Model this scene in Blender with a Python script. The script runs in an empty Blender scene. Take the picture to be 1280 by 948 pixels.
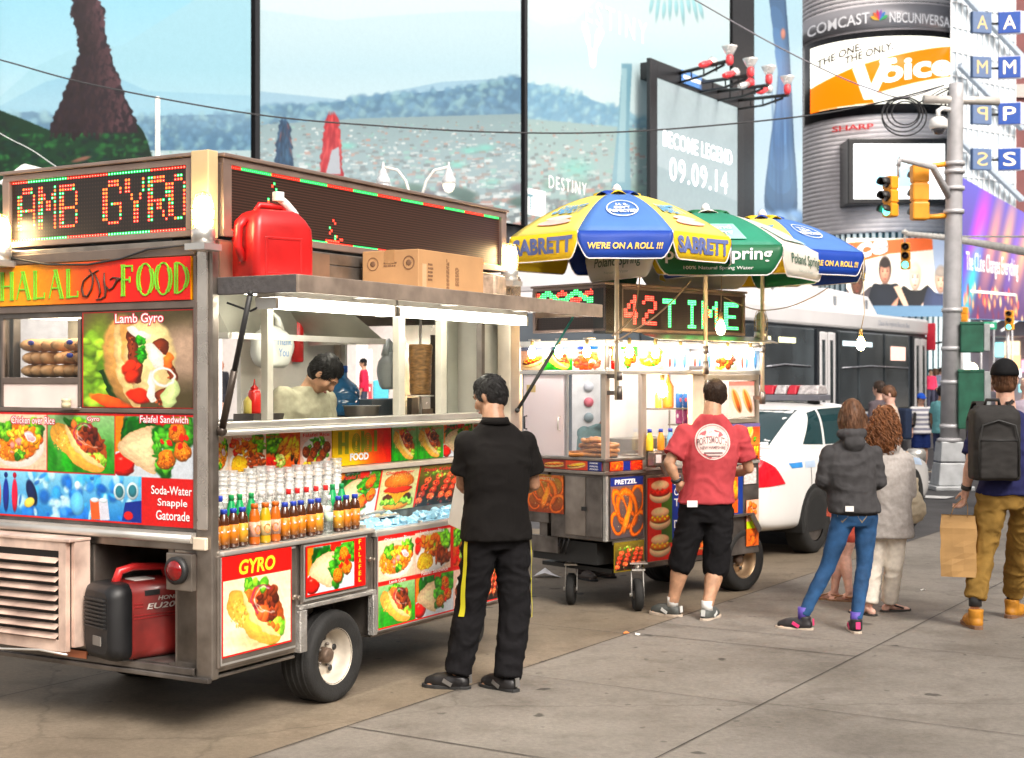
import bpy,bmesh,math,random
import numpy as np
from mathutils import Vector,Matrix,Euler,noise
from mathutils.bvhtree import BVHTree
R=math.radians
rnd=random.Random(7)
SC=bpy.context.scene
COL=SC.collection
# ------------------------------------------------------------------ camera
FPX,CX,HY,EYE=1798.0,640.0,474.0,1.70
cd=bpy.data.cameras.new('camera')
cd.sensor_width=36.0
cd.lens=36.0*FPX/1280.0
cd.clip_start,cd.clip_end=0.1,2000
cd.dof.use_dof=True
cd.dof.focus_distance=8.2
cd.dof.aperture_fstop=4.5
cam=bpy.data.objects.new('camera',cd)
cam.location=(0,0,EYE)
cam.rotation_euler=(R(90),0,0)
COL.objects.link(cam)
SC.camera=cam
# ------------------------------------------------------------------ world, sun, exposure
SUN_EL,SUN_AZ=41.0,148.0
W=bpy.data.worlds.new('World')
SC.world=W
W.use_nodes=True
nt=W.node_tree
bg=nt.nodes['Background']
sky=nt.nodes.new('ShaderNodeTexSky')
sky.sky_type='NISHITA'
sky.sun_disc=False
sky.sun_elevation=R(SUN_EL)
sky.sun_rotation=R(SUN_AZ)
sky.air_density=1.0
sky.dust_density=4.0
sky.ozone_density=0.6
hs_=nt.nodes.new('ShaderNodeHueSaturation')
hs_.inputs['Saturation'].default_value=0.28
wm=nt.nodes.new('ShaderNodeMix');wm.data_type='RGBA';wm.blend_type='MULTIPLY';wm.inputs['Factor'].default_value=1
wm.inputs['B'].default_value=(1.06,1.0,0.93,1)
nt.links.new(sky.outputs[0],hs_.inputs['Color']);nt.links.new(hs_.outputs[0],wm.inputs['A']);nt.links.new(wm.outputs['Result'],bg.inputs[0])
bg.inputs[1].default_value=0.125
sl=bpy.data.lights.new('sun','SUN')
sl.energy=1.55
sl.angle=R(26)
sl.color=(1.0,0.95,0.88)
so=bpy.data.objects.new('sun',sl)
so.rotation_euler=Euler((R(90-SUN_EL),0,R(-SUN_AZ+180)),'XYZ')
so.location=(0,-20,40)
COL.objects.link(so)
SC.view_settings.view_transform='Standard'
SC.view_settings.look='None'
SC.view_settings.exposure=1.22
SC.view_settings.gamma=1.0
SC.view_settings.use_curve_mapping=False
SC.cycles.use_denoising=True
SC.cycles.max_bounces=7
SC.cycles.diffuse_bounces=3
SC.cycles.glossy_bounces=3
SC.cycles.transparent_max_bounces=12
SC.cycles.transmission_bounces=3
SC.cycles.caustics_reflective=False
SC.cycles.caustics_refractive=False
SC.cycles.sample_clamp_indirect=4.0
# ------------------------------------------------------------------ measuring helpers (photo pixel + real depth -> point)
def at(px,py,Y):
    return Vector(((px-CX)/FPX*Y,Y,EYE-(py-HY)/FPX*Y))
def gp(px,py):
    Y=FPX*EYE/(py-HY)
    return Vector(((px-CX)/FPX*Y,Y,0))
class Frame:
    """an upright plane frame: u along, v into, z up"""
    def __init__(s,C,u):
        n=math.hypot(*u)
        s.C=C;s.u=(u[0]/n,u[1]/n);s.v=(-s.u[1],s.u[0])
        s.ang=math.atan2(s.u[1],s.u[0])
    def side(s,px,py,y=0.0):
        k=(px-CX)/FPX
        ox=s.C[0]+s.v[0]*y;oy=s.C[1]+s.v[1]*y
        t=(k*oy-ox)/(s.u[0]-k*s.u[1]);Y=oy+s.u[1]*t
        return t,EYE-(py-HY)/FPX*Y
    def rear(s,px,py,x=0.0):
        k=(px-CX)/FPX
        ox=s.C[0]+s.u[0]*x;oy=s.C[1]+s.u[1]*x
        t=(k*oy-ox)/(s.v[0]-k*s.v[1]);Y=oy+s.v[1]*t
        return t,EYE-(py-HY)/FPX*Y
    def world(s,x,y,z=0.0):
        return Vector((s.C[0]+s.u[0]*x+s.v[0]*y,s.C[1]+s.u[1]*x+s.v[1]*y,z))
    def loc(s,X,Y):
        a=X-s.C[0];b=Y-s.C[1]
        return a*s.u[0]+b*s.u[1],a*s.v[0]+b*s.v[1]
# ------------------------------------------------------------------ materials
def lin(c):
    return tuple((v/12.92 if v<=0.04045 else ((v+0.055)/1.055)**2.4) for v in c)
_mats={}
def mat(name,c,rough=0.6,metal=0.0,var=0.12,scale=9.0,bump=0.0,bscale=60.0,emit=0.0,ecol=None,spec=0.5,coat=0.0,stretch=None,sub=0.0):
    """c is the linear base colour; a noise breaks up colour and gloss"""
    if name in _mats:return _mats[name]
    m=bpy.data.materials.new(name)
    m.use_nodes=True
    n=m.node_tree.nodes;L=m.node_tree.links
    p=n['Principled BSDF']
    p.inputs['Roughness'].default_value=rough
    p.inputs['Metallic'].default_value=metal
    p.inputs['Specular IOR Level'].default_value=spec
    if coat:p.inputs['Coat Weight'].default_value=coat;p.inputs['Coat Roughness'].default_value=0.08
    if sub:
        p.inputs['Subsurface Weight'].default_value=sub
        p.inputs['Subsurface Radius'].default_value=(0.012,0.005,0.003)
        p.inputs['Subsurface Scale'].default_value=1.0
    tc=n.new('ShaderNodeTexCoord')
    src=tc.outputs['Object']
    if stretch:
        mp=n.new('ShaderNodeMapping');mp.inputs['Scale'].default_value=stretch
        L.new(src,mp.inputs[0]);src=mp.outputs[0]
    nz=n.new('ShaderNodeTexNoise');nz.inputs['Scale'].default_value=scale;nz.inputs['Detail'].default_value=6
    L.new(src,nz.inputs['Vector'])
    cr=n.new('ShaderNodeValToRGB')
    cr.color_ramp.elements[0].position=0.3;cr.color_ramp.elements[1].position=0.7
    cr.color_ramp.elements[0].color=(*[max(0,v*(1-var)) for v in c],1)
    cr.color_ramp.elements[1].color=(*[min(1,v*(1+var)) for v in c],1)
    L.new(nz.outputs['Fac'],cr.inputs[0]);L.new(cr.outputs[0],p.inputs['Base Color'])
    if rough>0.05:
        mr=n.new('ShaderNodeMapRange')
        mr.inputs['To Min'].default_value=max(0.02,rough-0.1);mr.inputs['To Max'].default_value=min(1,rough+0.1)
        L.new(nz.outputs['Fac'],mr.inputs['Value']);L.new(mr.outputs[0],p.inputs['Roughness'])
    if bump:
        n2=n.new('ShaderNodeTexNoise');n2.inputs['Scale'].default_value=bscale;n2.inputs['Detail'].default_value=4
        L.new(src,n2.inputs['Vector'])
        b=n.new('ShaderNodeBump');b.inputs['Strength'].default_value=bump;b.inputs['Distance'].default_value=0.01
        L.new(n2.outputs['Fac'],b.inputs['Height']);L.new(b.outputs[0],p.inputs['Normal'])
    if emit:
        p.inputs['Emission Color'].default_value=(*(ecol or c),1)
        p.inputs['Emission Strength'].default_value=emit
    _mats[name]=m
    return m
def glass_mat(name,tint=(0.95,0.97,0.97),refl=0.12,haze=0.0,hcol=(0.8,0.8,0.8)):
    if name in _mats:return _mats[name]
    m=bpy.data.materials.new(name);m.use_nodes=True
    n=m.node_tree.nodes;L=m.node_tree.links
    out=n['Material Output'];n.remove(n['Principled BSDF'])
    t=n.new('ShaderNodeBsdfTransparent');t.inputs[0].default_value=(*tint,1)
    g=n.new('ShaderNodeBsdfGlossy');g.inputs['Roughness'].default_value=0.03
    f=n.new('ShaderNodeLayerWeight');f.inputs['Blend'].default_value=0.25
    mr=n.new('ShaderNodeMapRange');mr.inputs['To Min'].default_value=refl*0.4;mr.inputs['To Max'].default_value=min(1,refl*4)
    L.new(f.outputs['Fresnel'],mr.inputs['Value'])
    mx=n.new('ShaderNodeMixShader');L.new(mr.outputs[0],mx.inputs[0]);L.new(t.outputs[0],mx.inputs[1]);L.new(g.outputs[0],mx.inputs[2])
    last=mx
    if haze:
        d=n.new('ShaderNodeBsdfDiffuse');d.inputs[0].default_value=(*hcol,1)
        nz=n.new('ShaderNodeTexNoise');nz.inputs['Scale'].default_value=3
        m2=n.new('ShaderNodeMath');m2.operation='MULTIPLY';m2.inputs[1].default_value=haze*2
        L.new(nz.outputs['Fac'],m2.inputs[0])
        mx2=n.new('ShaderNodeMixShader');L.new(m2.outputs[0],mx2.inputs[0]);L.new(mx.outputs[0],mx2.inputs[1]);L.new(d.outputs[0],mx2.inputs[2])
        last=mx2
    L.new(last.outputs[0],out.inputs[0])
    _mats[name]=m
    return m
def image_mat(name,cv,rough=0.35,emit=0.0,base=1.0,spec=0.5,dirt=0.06):
    """material of a printed picture or a lit screen, painted by code in a Canvas"""
    if name in _mats:return _mats[name]
    m=bpy.data.materials.new(name);m.use_nodes=True
    n=m.node_tree.nodes;L=m.node_tree.links
    p=n['Principled BSDF'];p.inputs['Roughness'].default_value=rough;p.inputs['Specular IOR Level'].default_value=spec
    im=n.new('ShaderNodeTexImage');im.image=cv.image(name);im.interpolation='Linear';im.extension='EXTEND'
    src=im.outputs[0]
    if dirt:
        tc=n.new('ShaderNodeTexCoord');nz=n.new('ShaderNodeTexNoise');nz.inputs['Scale'].default_value=5;nz.inputs['Detail'].default_value=8
        L.new(tc.outputs['Object'],nz.inputs['Vector'])
        mr=n.new('ShaderNodeMapRange');mr.inputs['From Min'].default_value=0.3;mr.inputs['From Max'].default_value=0.7
        mr.inputs['To Min'].default_value=1-2*dirt;mr.inputs['To Max'].default_value=1.0
        L.new(nz.outputs['Fac'],mr.inputs['Value'])
        mm=n.new('ShaderNodeMix');mm.data_type='RGBA';mm.blend_type='MULTIPLY';mm.inputs['Factor'].default_value=1
        L.new(src,mm.inputs['A']);L.new(mr.outputs[0],mm.inputs['B']);src=mm.outputs['Result']
    if base!=1.0:
        m3=n.new('ShaderNodeMix');m3.data_type='RGBA';m3.blend_type='MULTIPLY';m3.inputs['Factor'].default_value=1
        L.new(src,m3.inputs['A']);m3.inputs['B'].default_value=(base,base,base,1)
        L.new(m3.outputs['Result'],p.inputs['Base Color'])
    else:
        L.new(src,p.inputs['Base Color'])
    if emit:
        L.new(im.outputs[0],p.inputs['Emission Color']);p.inputs['Emission Strength'].default_value=emit
    _mats[name]=m
    return m
# ------------------------------------------------------------------ objects
def tag(o,label=None,cat=None,group=None,kind=None):
    if label:o['label']=label
    if cat:o['category']=cat
    if group:o['group']=group
    if kind:o['kind']=kind
    return o
def thing(name,label,cat,loc=(0,0,0),rz=0.0,group=None):
    o=bpy.data.objects.new(name,None)
    o.empty_display_size=0.2
    o.location=loc;o.rotation_euler=(0,0,rz)
    COL.objects.link(o)
    return tag(o,label,cat,group)
def link(name,me,parent=None,label=None):
    o=bpy.data.objects.new(name,me)
    COL.objects.link(o)
    if parent is not None:o.parent=parent
    if label:o['label']=label
    return o
def kids(o):return [c for c in o.children]
def copy_tree(o,parent=None):
    c=o.copy();COL.objects.link(c)
    if parent is not None:c.parent=parent
    for ch in kids(o):copy_tree(ch,c)
    return c
V=Vector
class MB:
    """collects shapes and links them as one mesh object"""
    def __init__(s):s.v=[];s.f=[];s.m=[];s.sm=[];s.uv={}
    def add(s,vs,fs,m=0,sm=False):
        b=len(s.v);s.v+=[tuple(v) for v in vs]
        for f in fs:s.f.append([b+i for i in f]);s.m.append(m);s.sm.append(sm)
        return s
    def box(s,x0,x1,y0,y1,z0,z1,m=0):
        if x0>x1:x0,x1=x1,x0
        if y0>y1:y0,y1=y1,y0
        if z0>z1:z0,z1=z1,z0
        vs=[(x0,y0,z0),(x1,y0,z0),(x1,y1,z0),(x0,y1,z0),(x0,y0,z1),(x1,y0,z1),(x1,y1,z1),(x0,y1,z1)]
        return s.add(vs,[(0,3,2,1),(4,5,6,7),(0,1,5,4),(1,2,6,5),(2,3,7,6),(3,0,4,7)],m)
    def hexa(s,a,m=0):
        return s.add(a,[(0,3,2,1),(4,5,6,7),(0,1,5,4),(1,2,6,5),(2,3,7,6),(3,0,4,7)],m)
    def beam(s,a,b,w,h,m=0,up=(0,0,1)):
        a=V(a);b=V(b);d=(b-a).normalized();u=V(up)
        if abs(d.dot(u))>0.98:u=V((1,0,0))
        x=d.cross(u).normalized()*w/2;y=x.cross(d).normalized()*h/2
        return s.hexa([a-x-y,a+x-y,b+x-y,b-x-y,a-x+y,a+x+y,b+x+y,b-x+y],m)
    def tube(s,pts,r,n=8,m=0,sm=True,cap=True):
        pts=[V(p) for p in pts]
        rs=r if isinstance(r,(list,tuple)) else [r]*len(pts)
        rings=[]
        prev=None
        for i,p in enumerate(pts):
            d=(pts[min(i+1,len(pts)-1)]-pts[max(i-1,0)]).normalized()
            if prev is None:
                u=V((0,0,1)) if abs(d.z)<0.9 else V((1,0,0))
                x=d.cross(u).normalized()
            else:
                x=prev-d*prev.dot(d)
                x=x.normalized() if x.length>1e-6 else d.orthogonal().normalized()
            prev=x;y=d.cross(x)
            rings.append([p+(x*math.cos(2*math.pi*k/n)+y*math.sin(2*math.pi*k/n))*rs[i] for k in range(n)])
        vs=[v for r_ in rings for v in r_]
        fs=[]
        for i in range(len(pts)-1):
            for k in range(n):
                a=i*n+k;b=i*n+(k+1)%n
                fs.append((a,b,b+n,a+n))
        s.add(vs,fs,m,sm)
        if cap:
            s.add(rings[0],[tuple(reversed(range(n)))],m);s.add(rings[-1],[tuple(range(n))],m)
        return s
    def lathe(s,prof,c=(0,0,0),n=16,m=0,sm=True,axis='Z',M=None,cap=True):
        vs=[]
        for r_,h in prof:
            for k in range(n):
                a=2*math.pi*k/n
                if axis=='Z':p=V((r_*math.cos(a),r_*math.sin(a),h))
                elif axis=='Y':p=V((r_*math.cos(a),h,-r_*math.sin(a)))
                else:p=V((h,r_*math.cos(a),r_*math.sin(a)))
                if M:p=M@p
                vs.append(p+V(c))
        fs=[]
        for i in range(len(prof)-1):
            for k in range(n):
                a=i*n+k;b=i*n+(k+1)%n
                fs.append((a,b,b+n,a+n))
        s.add(vs,fs,m,sm)
        if cap and prof[0][0]>1e-5:s.add(vs[:n],[tuple(reversed(range(n)))],m)
        if cap and prof[-1][0]>1e-5:s.add(vs[-n:],[tuple(range(n))],m)
        return s
    def ball(s,c,r,n=12,m=0,M=None):
        rx,ry,rz=r if isinstance(r,(tuple,list)) else (r,r,r)
        k=max(4,n//2)
        vs=[];fs=[]
        for i in range(k+1):
            t=math.pi*i/k
            for j in range(n):
                a=2*math.pi*j/n
                p=V((rx*math.sin(t)*math.cos(a),ry*math.sin(t)*math.sin(a),-rz*math.cos(t)))
                if M:p=M@p
                vs.append(p+V(c))
        for i in range(k):
            for j in range(n):
                a=i*n+j;b=i*n+(j+1)%n
                fs.append((a,b,b+n,a+n))
        return s.add(vs,fs,m,True)
    def prism(s,poly,fn0,fn1,m=0):
        """poly: list of 2-D points; fn0/fn1 turn them into the two 3-D end caps"""
        n=len(poly)
        a=[fn0(*p) for p in poly];b=[fn1(*p) for p in poly]
        s.add(a+b,[tuple(range(n))[::-1],tuple(range(n,2*n))]+[(i,(i+1)%n,n+(i+1)%n,n+i) for i in range(n)],m)
        return s
    def mesh(s,name,mats):
        me=bpy.data.meshes.new(name)
        me.from_pydata(s.v,[],s.f)
        for mt in (mats if isinstance(mats,(list,tuple)) else [mats]):me.materials.append(mt)
        me.polygons.foreach_set('material_index',s.m)
        me.polygons.foreach_set('use_smooth',s.sm)
        me.update()
        bm=bmesh.new();bm.from_mesh(me)
        bmesh.ops.remove_doubles(bm,verts=bm.verts,dist=1e-6)
        bmesh.ops.recalc_face_normals(bm,faces=bm.faces)
        bm.to_mesh(me);bm.free()
        return me
    def build(s,name,mats,parent=None,bevel=0.0,label=None,seg=2):
        o=link(name,s.mesh(name,mats),parent,label)
        if bevel:
            b=o.modifiers.new('bevel','BEVEL');b.width=bevel;b.segments=seg;b.limit_method='ANGLE';b.angle_limit=R(40)
            b.harden_normals=False
        return o
def sheet(name,pts,mt,parent=None,t=0.004,label=None,edge=None):
    """flat picture: pts bottom-left, bottom-right, top-right, top-left seen from the front; real thickness behind it"""
    p=[V(q) for q in pts]
    nrm=(p[1]-p[0]).cross(p[3]-p[0]).normalized()
    b=[q-nrm*t for q in p]
    me=bpy.data.meshes.new(name)
    me.from_pydata([tuple(q) for q in p+b],[],[(0,1,2,3),(7,6,5,4),(4,5,1,0),(5,6,2,1),(6,7,3,2),(7,4,0,3)])
    me.materials.append(mt)
    me.materials.append(edge or mt)
    uv=me.uv_layers.new(name='UVMap')
    q=[(0,0),(1,0),(1,1),(0,1)]
    for k in range(4):uv.data[k].uv=q[k]
    for k in range(4,len(uv.data)):uv.data[k].uv=(0.01,0.01)
    for i in range(1,6):me.polygons[i].material_index=1
    me.update()
    return link(name,me,parent,label)
# ------------------------------------------------------------------ lettering
_tx={}
def text_verts(s,bold=0.0,shear=0.0,space=1.0,lines=1.0):
    k=(s,bold,shear,space,lines)
    if k in _tx:return _tx[k]
    cu=bpy.data.curves.new('lettering','FONT')
    cu.body=s;cu.offset=bold;cu.shear=shear;cu.space_character=space;cu.space_line=lines
    cu.resolution_u=3;cu.align_x='CENTER'
    cu.fill_mode='FRONT'
    o=bpy.data.objects.new('lettering',cu);COL.objects.link(o)
    dg=bpy.context.evaluated_depsgraph_get()
    me=bpy.data.meshes.new_from_object(o.evaluated_get(dg))
    vs=np.array([v.co[:] for v in me.vertices]);fs=[tuple(p.vertices) for p in me.polygons]
    bpy.data.objects.remove(o);bpy.data.curves.remove(cu);bpy.data.meshes.remove(me)
    mn=vs.min(0);mx=vs.max(0)
    uv=(vs-mn)/np.maximum(mx-mn,1e-6)
    _tx[k]=(uv[:,:2],fs,(mx-mn)[:2])
    return _tx[k]
def text_fn(name,s,mt,parent,fn,bold=0.012,shear=0.0,space=1.0,lines=1.0):
    """lettering spread over any surface: fn(u, v) gives the point for u, v in 0..1"""
    uv,fs,_=text_verts(s,bold,shear,space,lines)
    me=bpy.data.meshes.new(name)
    me.from_pydata([tuple(fn(u,v)) for u,v in uv],[],fs)
    me.materials.append(mt);me.update()
    return link(name,me,parent)
def text(name,s,mt,parent,o,ux,w,h,uz=(0,0,1),off=0.0025,**k):
    """lettering filling the rectangle w x h whose lower-left corner is o"""
    o=V(o);ux=V(ux).normalized();uz=V(uz).normalized();n=ux.cross(uz)*off
    return text_fn(name,s,mt,parent,lambda u,v:o+ux*(u*w)+uz*(v*h)+n,**k)
# ------------------------------------------------------------------ painted pictures
class Canvas:
    def __init__(s,w,h,col=(1,1,1)):
        s.S=2;s.w=w;s.h=h
        s.a=np.empty((h*2,w*2,3));s.a[:]=col
        s.x0,s.y0,s.x1,s.y1=0,0,w*2,h*2
        s.r=np.random.RandomState(3)
    def sub(s,x0,y0,x1,y1):
        c=Canvas.__new__(Canvas);c.__dict__.update(s.__dict__)
        W=s.x1-s.x0;H=s.y1-s.y0
        c.x0=int(s.x0+x0*W);c.x1=int(s.x0+x1*W);c.y0=int(s.y0+y0*H);c.y1=int(s.y0+y1*H)
        return c
    def v(s):return s.a[s.y0:s.y1,s.x0:s.x1]
    def grid(s):
        H=s.y1-s.y0;W=s.x1-s.x0
        return np.meshgrid((np.arange(W)+.5)/W,(np.arange(H)+.5)/H)
    def fill(s,c):s.v()[:]=c;return s
    def grad(s,c0,c1,horiz=False):
        X,Y=s.grid();t=(X if horiz else Y)[...,None]
        s.v()[:]=np.array(c0)*(1-t)+np.array(c1)*t;return s
    def put(s,mask,col):
        v=s.v();m=mask[...,None]
        v[:]=v*(1-m)+np.array(col)*m
    def box(s,cx,cy,rx,ry):
        H=s.y1-s.y0;W=s.x1-s.x0
        x0=max(0,int((cx-rx)*W)-1);x1=min(W,int((cx+rx)*W)+2)
        y0=max(0,int((cy-ry)*H)-1);y1=min(H,int((cy+ry)*H)+2)
        if x1<=x0 or y1<=y0:return None
        X,Y=np.meshgrid((np.arange(x0,x1)+.5)/W,(np.arange(y0,y1)+.5)/H)
        return s.a[s.y0+y0:s.y0+y1,s.x0+x0:s.x0+x1],X,Y
    def ell(s,cx,cy,rx,ry,col,rot=0.0,soft=0.12,vol=0.25,hole=0.0,a0=None,a1=None,alpha=1.0):
        """ellipse with rounded shading; rot in degrees; hole = inner fraction for rings"""
        asp=(s.y1-s.y0)/(s.x1-s.x0)
        R_=max(rx,ry)*1.02
        b=s.box(cx,cy,max(rx,ry*asp)*1.05,max(ry,rx/asp)*1.05)
        if b is None:return s
        v,X,Y=b
        c,n=math.cos(R(rot)),math.sin(R(rot))
        dx=(X-cx);dy=(Y-cy)*asp
        U=(dx*c+dy*n)/rx;W=(-dx*n+dy*c)/(ry*asp)
        d=np.sqrt(U*U+W*W)
        m=np.clip((1-d)/soft,0,1)
        if hole:
            m=m*np.clip((d-hole)/soft,0,1)
            mid=(1+hole)/2;sh=1-np.abs(d-mid)/max(1e-3,(1-hole)/2)
            sh=1+vol*(sh*1.2-0.7)-vol*0.3*(dy/(ry*asp))
        else:
            sh=1+vol*(0.55-d*d)-vol*0.5*(dx/rx*0.4+dy/(ry*asp))
        if a0 is not None:
            an=np.degrees(np.arctan2(W,U))%360
            a0%=360;a1%=360
            m=m*((an>=a0)&(an<=a1) if a0<a1 else (an>=a0)|(an<=a1))
        m=(m*alpha)[...,None]
        v[:]=v*(1-m)+np.clip(np.array(col)*sh[...,None],0,1)*m
        return s
    def poly(s,pts,col,tex=0.0):
        xs=[p[0] for p in pts];ys=[p[1] for p in pts]
        b=s.box((min(xs)+max(xs))/2,(min(ys)+max(ys))/2,(max(xs)-min(xs))/2,(max(ys)-min(ys))/2)
        if b is None:return s
        v,X,Y=b
        ins=np.zeros(X.shape,bool)
        n=len(pts)
        for i in range(n):
            (xa,ya),(xb,yb)=pts[i],pts[(i+1)%n]
            if ya==yb:continue
            cr=((Y>=min(ya,yb))&(Y<max(ya,yb)))
            ins^=cr&(X<xa+(Y-ya)/(yb-ya)*(xb-xa))
        c=np.array(col,float)*np.ones(X.shape+(1,))
        if tex:c=np.clip(c*(1+tex*(s.r.rand(*X.shape)[...,None]-.5)),0,1)
        v[ins]=c[ins]
        return s
    def blob(s,pts,col,vol=0.3,edge=None):
        """smooth closed outline through pts with a soft rounded shade across it"""
        n=len(pts);out=[]
        for i in range(n):
            p0,p1,p2,p3=pts[i-1],pts[i],pts[(i+1)%n],pts[(i+2)%n]
            for k in range(6):
                t=k/6
                out.append(tuple(0.5*(2*p1[j]+(p2[j]-p0[j])*t+(2*p0[j]-5*p1[j]+4*p2[j]-p3[j])*t*t+(3*p1[j]-p0[j]-3*p2[j]+p3[j])*t**3) for j in (0,1)))
        if edge:s.poly(out,edge)
        cx=sum(p[0] for p in out)/len(out);cy=sum(p[1] for p in out)/len(out)
        for k,q in enumerate((0.97,0.86,0.72,0.55,0.38)):
            f=1-vol*0.5+vol*k/4
            s.poly([(cx+(x-cx)*q-0.004*k,cy+(y-cy)*q-0.006*k) for x,y in out],tuple(min(1,c*f) for c in col),0.05)
        return s
    def scatter(s,n,cx,cy,rx,ry,r0,r1,cols,el=1.8,vol=0.5):
        for _ in range(n):
            a=s.r.rand()*6.283;q=math.sqrt(s.r.rand())
            c=cols[s.r.randint(len(cols))];j=0.85+0.3*s.r.rand()
            rr=r0+(r1-r0)*s.r.rand()
            asp=(s.x1-s.x0)/(s.y1-s.y0)
            s.ell(cx+rx*q*math.cos(a),cy+ry*q*math.sin(a),rr,rr*asp/(1+(el-1)*s.r.rand()),tuple(min(1,v*j) for v in c),s.r.rand()*180,0.25,vol)
        return s
    def leafy(s,n,cx,cy,rx,ry,r,dark=(0.10,0.38,0.06),light=(0.55,0.82,0.16)):
        for i in range(n):
            t=i/n
            c=tuple(dark[k]*(1-t)+light[k]*t for k in range(3))
            a=s.r.rand()*6.283;q=math.sqrt(s.r.rand())
            asp=(s.x1-s.x0)/(s.y1-s.y0)
            x=cx+rx*q*math.cos(a);y=cy+ry*q*math.sin(a);rr=r*(0.6+0.7*s.r.rand())*(1.2-0.5*t)
            s.ell(x,y,rr,rr*asp*(0.35+0.5*s.r.rand()),c,s.r.rand()*180,0.3,0.5)
        return s
    def speck(s,amt):
        v=s.v();v[:]=np.clip(v*(1+amt*(s.r.rand(*v.shape[:2],1)-.5)),0,1);return s
    def image(s,name):
        if max(s.w,s.h)<=470 and 'led' not in name and 'screen' not in name and 'board' not in name:
            g_=s.r.rand(s.h*2//4+1,s.w*2//4+1).repeat(4,0).repeat(4,1)[:s.h*2,:s.w*2];g2=s.r.rand(s.h*2//9+1,s.w*2//9+1).repeat(9,0).repeat(9,1)[:s.h*2,:s.w*2]
            s.a=np.clip(s.a*(1+.05*(g_-.5)+.05*(g2-.5))[...,None],0,1)
        a=s.a.reshape(s.h,2,s.w,2,3).mean((1,3))
        im=bpy.data.images.new(name,s.w,s.h,alpha=False)
        px=np.ones((s.h,s.w,4),np.float32);px[...,:3]=np.clip(a[::-1],0,1)
        im.pixels.foreach_set(px.ravel());im.update();im.pack()
        return im
ORG=[(1.0,.50,.06),(.96,.40,.05),(1.0,.62,.12),(.90,.33,.04)]
LEAF=((.07,.36,.05),(.55,.85,.15))
RED,GRN=(.93,.10,.05),(.10,.60,.06)
def f_rice(c):
    c.grad((.96,.84,.70),(.93,.80,.66))
    c.ell(.5,.58,.47,.40,(.97,.93,.88),0,.05,.1)
    c.ell(.45,.52,.43,.36,(.93,.48,.08),0,.1,.3)
    c.scatter(170,.27,.58,.25,.26,.012,.03,[(1,.56,.10),(.98,.66,.2),(.9,.42,.06)],3,.4)
    c.leafy(26,.30,.30,.12,.12,.07,*LEAF);c.leafy(30,.78,.25,.14,.14,.08,*LEAF)
    c.scatter(70,.62,.48,.28,.28,.04,.075,ORG+[(1,.7,.2)],2,.8)
    c.leafy(12,.55,.75,.07,.07,.05,*LEAF)
    c.ell(.72,.40,.10,.09,(.95,.70,.72),20,.1,.3);c.ell(.72,.42,.10,.08,(.97,.9,.92),20,.1,.2,.6)
    c.scatter(5,.4,.6,.2,.15,.04,.06,[(.92,.55,.5)],3,.4)
    return c
def f_lamb(c):
    c.grad((.97,.86,.74),(.95,.78,.66))
    c.ell(.5,.66,.49,.34,(.97,.95,.93),0,.05,.15)
    c.scatter(8,.18,.3,.14,.18,.06,.11,[RED,(.98,.35,.12)],1.6,.6)
    c.leafy(60,.75,.28,.22,.22,.10,*LEAF)
    c.scatter(40,.45,.35,.25,.22,.05,.10,ORG,2.2,.7)
    c.blob([(.05,.80),(.12,.55),(.32,.52),(.50,.66),(.46,.88),(.2,.93)],(1.0,.72,.10),.3)
    c.scatter(110,.27,.74,.2,.18,.012,.024,[(1,.78,.18),(1,.68,.06)],3,.3)
    c.scatter(38,.72,.66,.24,.18,.05,.10,[(.45,.15,.06),(.6,.24,.08),(.72,.33,.12)],2.6,.7)
    return c
def f_tenders(c):
    c.grad((.95,.42,.10),(.92,.35,.07))
    c.leafy(40,.2,.25,.25,.25,.11,*LEAF)
    c.scatter(8,.15,.75,.15,.2,.07,.12,[RED],1.6,.6)
    for x,y,r_ in ((.45,.35,-50),(.62,.45,-65),(.80,.42,-80),(.90,.55,-85),(.5,.75,-40)):
        c.ell(x,y,.34,.085,(.93,.50,.08),r_,.2,.7);c.scatter(16,x,y,.08,.2,.015,.03,[(.8,.36,.04),(1,.62,.15)],2,.5)
    c.leafy(26,.40,.72,.14,.14,.07,(.4,.6,.1),(.9,.93,.5))
    return c
def f_balls(c):
    c.grad((.98,.80,.72),(.96,.72,.62))
    c.ell(.5,.55,.46,.42,(.96,.93,.90),0,.05,.1)
    c.leafy(60,.55,.5,.34,.32,.10,*LEAF)
    for x,y in ((.18,.55),(.32,.78),(.52,.42),(.72,.62),(.60,.82),(.85,.45),(.42,.58)):
        c.ell(x,y,.13,.16,(.50,.20,.07),0,.15,.8);c.scatter(10,x,y,.08,.1,.012,.025,[(.35,.12,.04),(.68,.32,.12)],1.5,.4)
    c.scatter(5,.3,.88,.25,.06,.05,.08,[(1,.72,.15)],2,.4)
    return c
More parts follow.
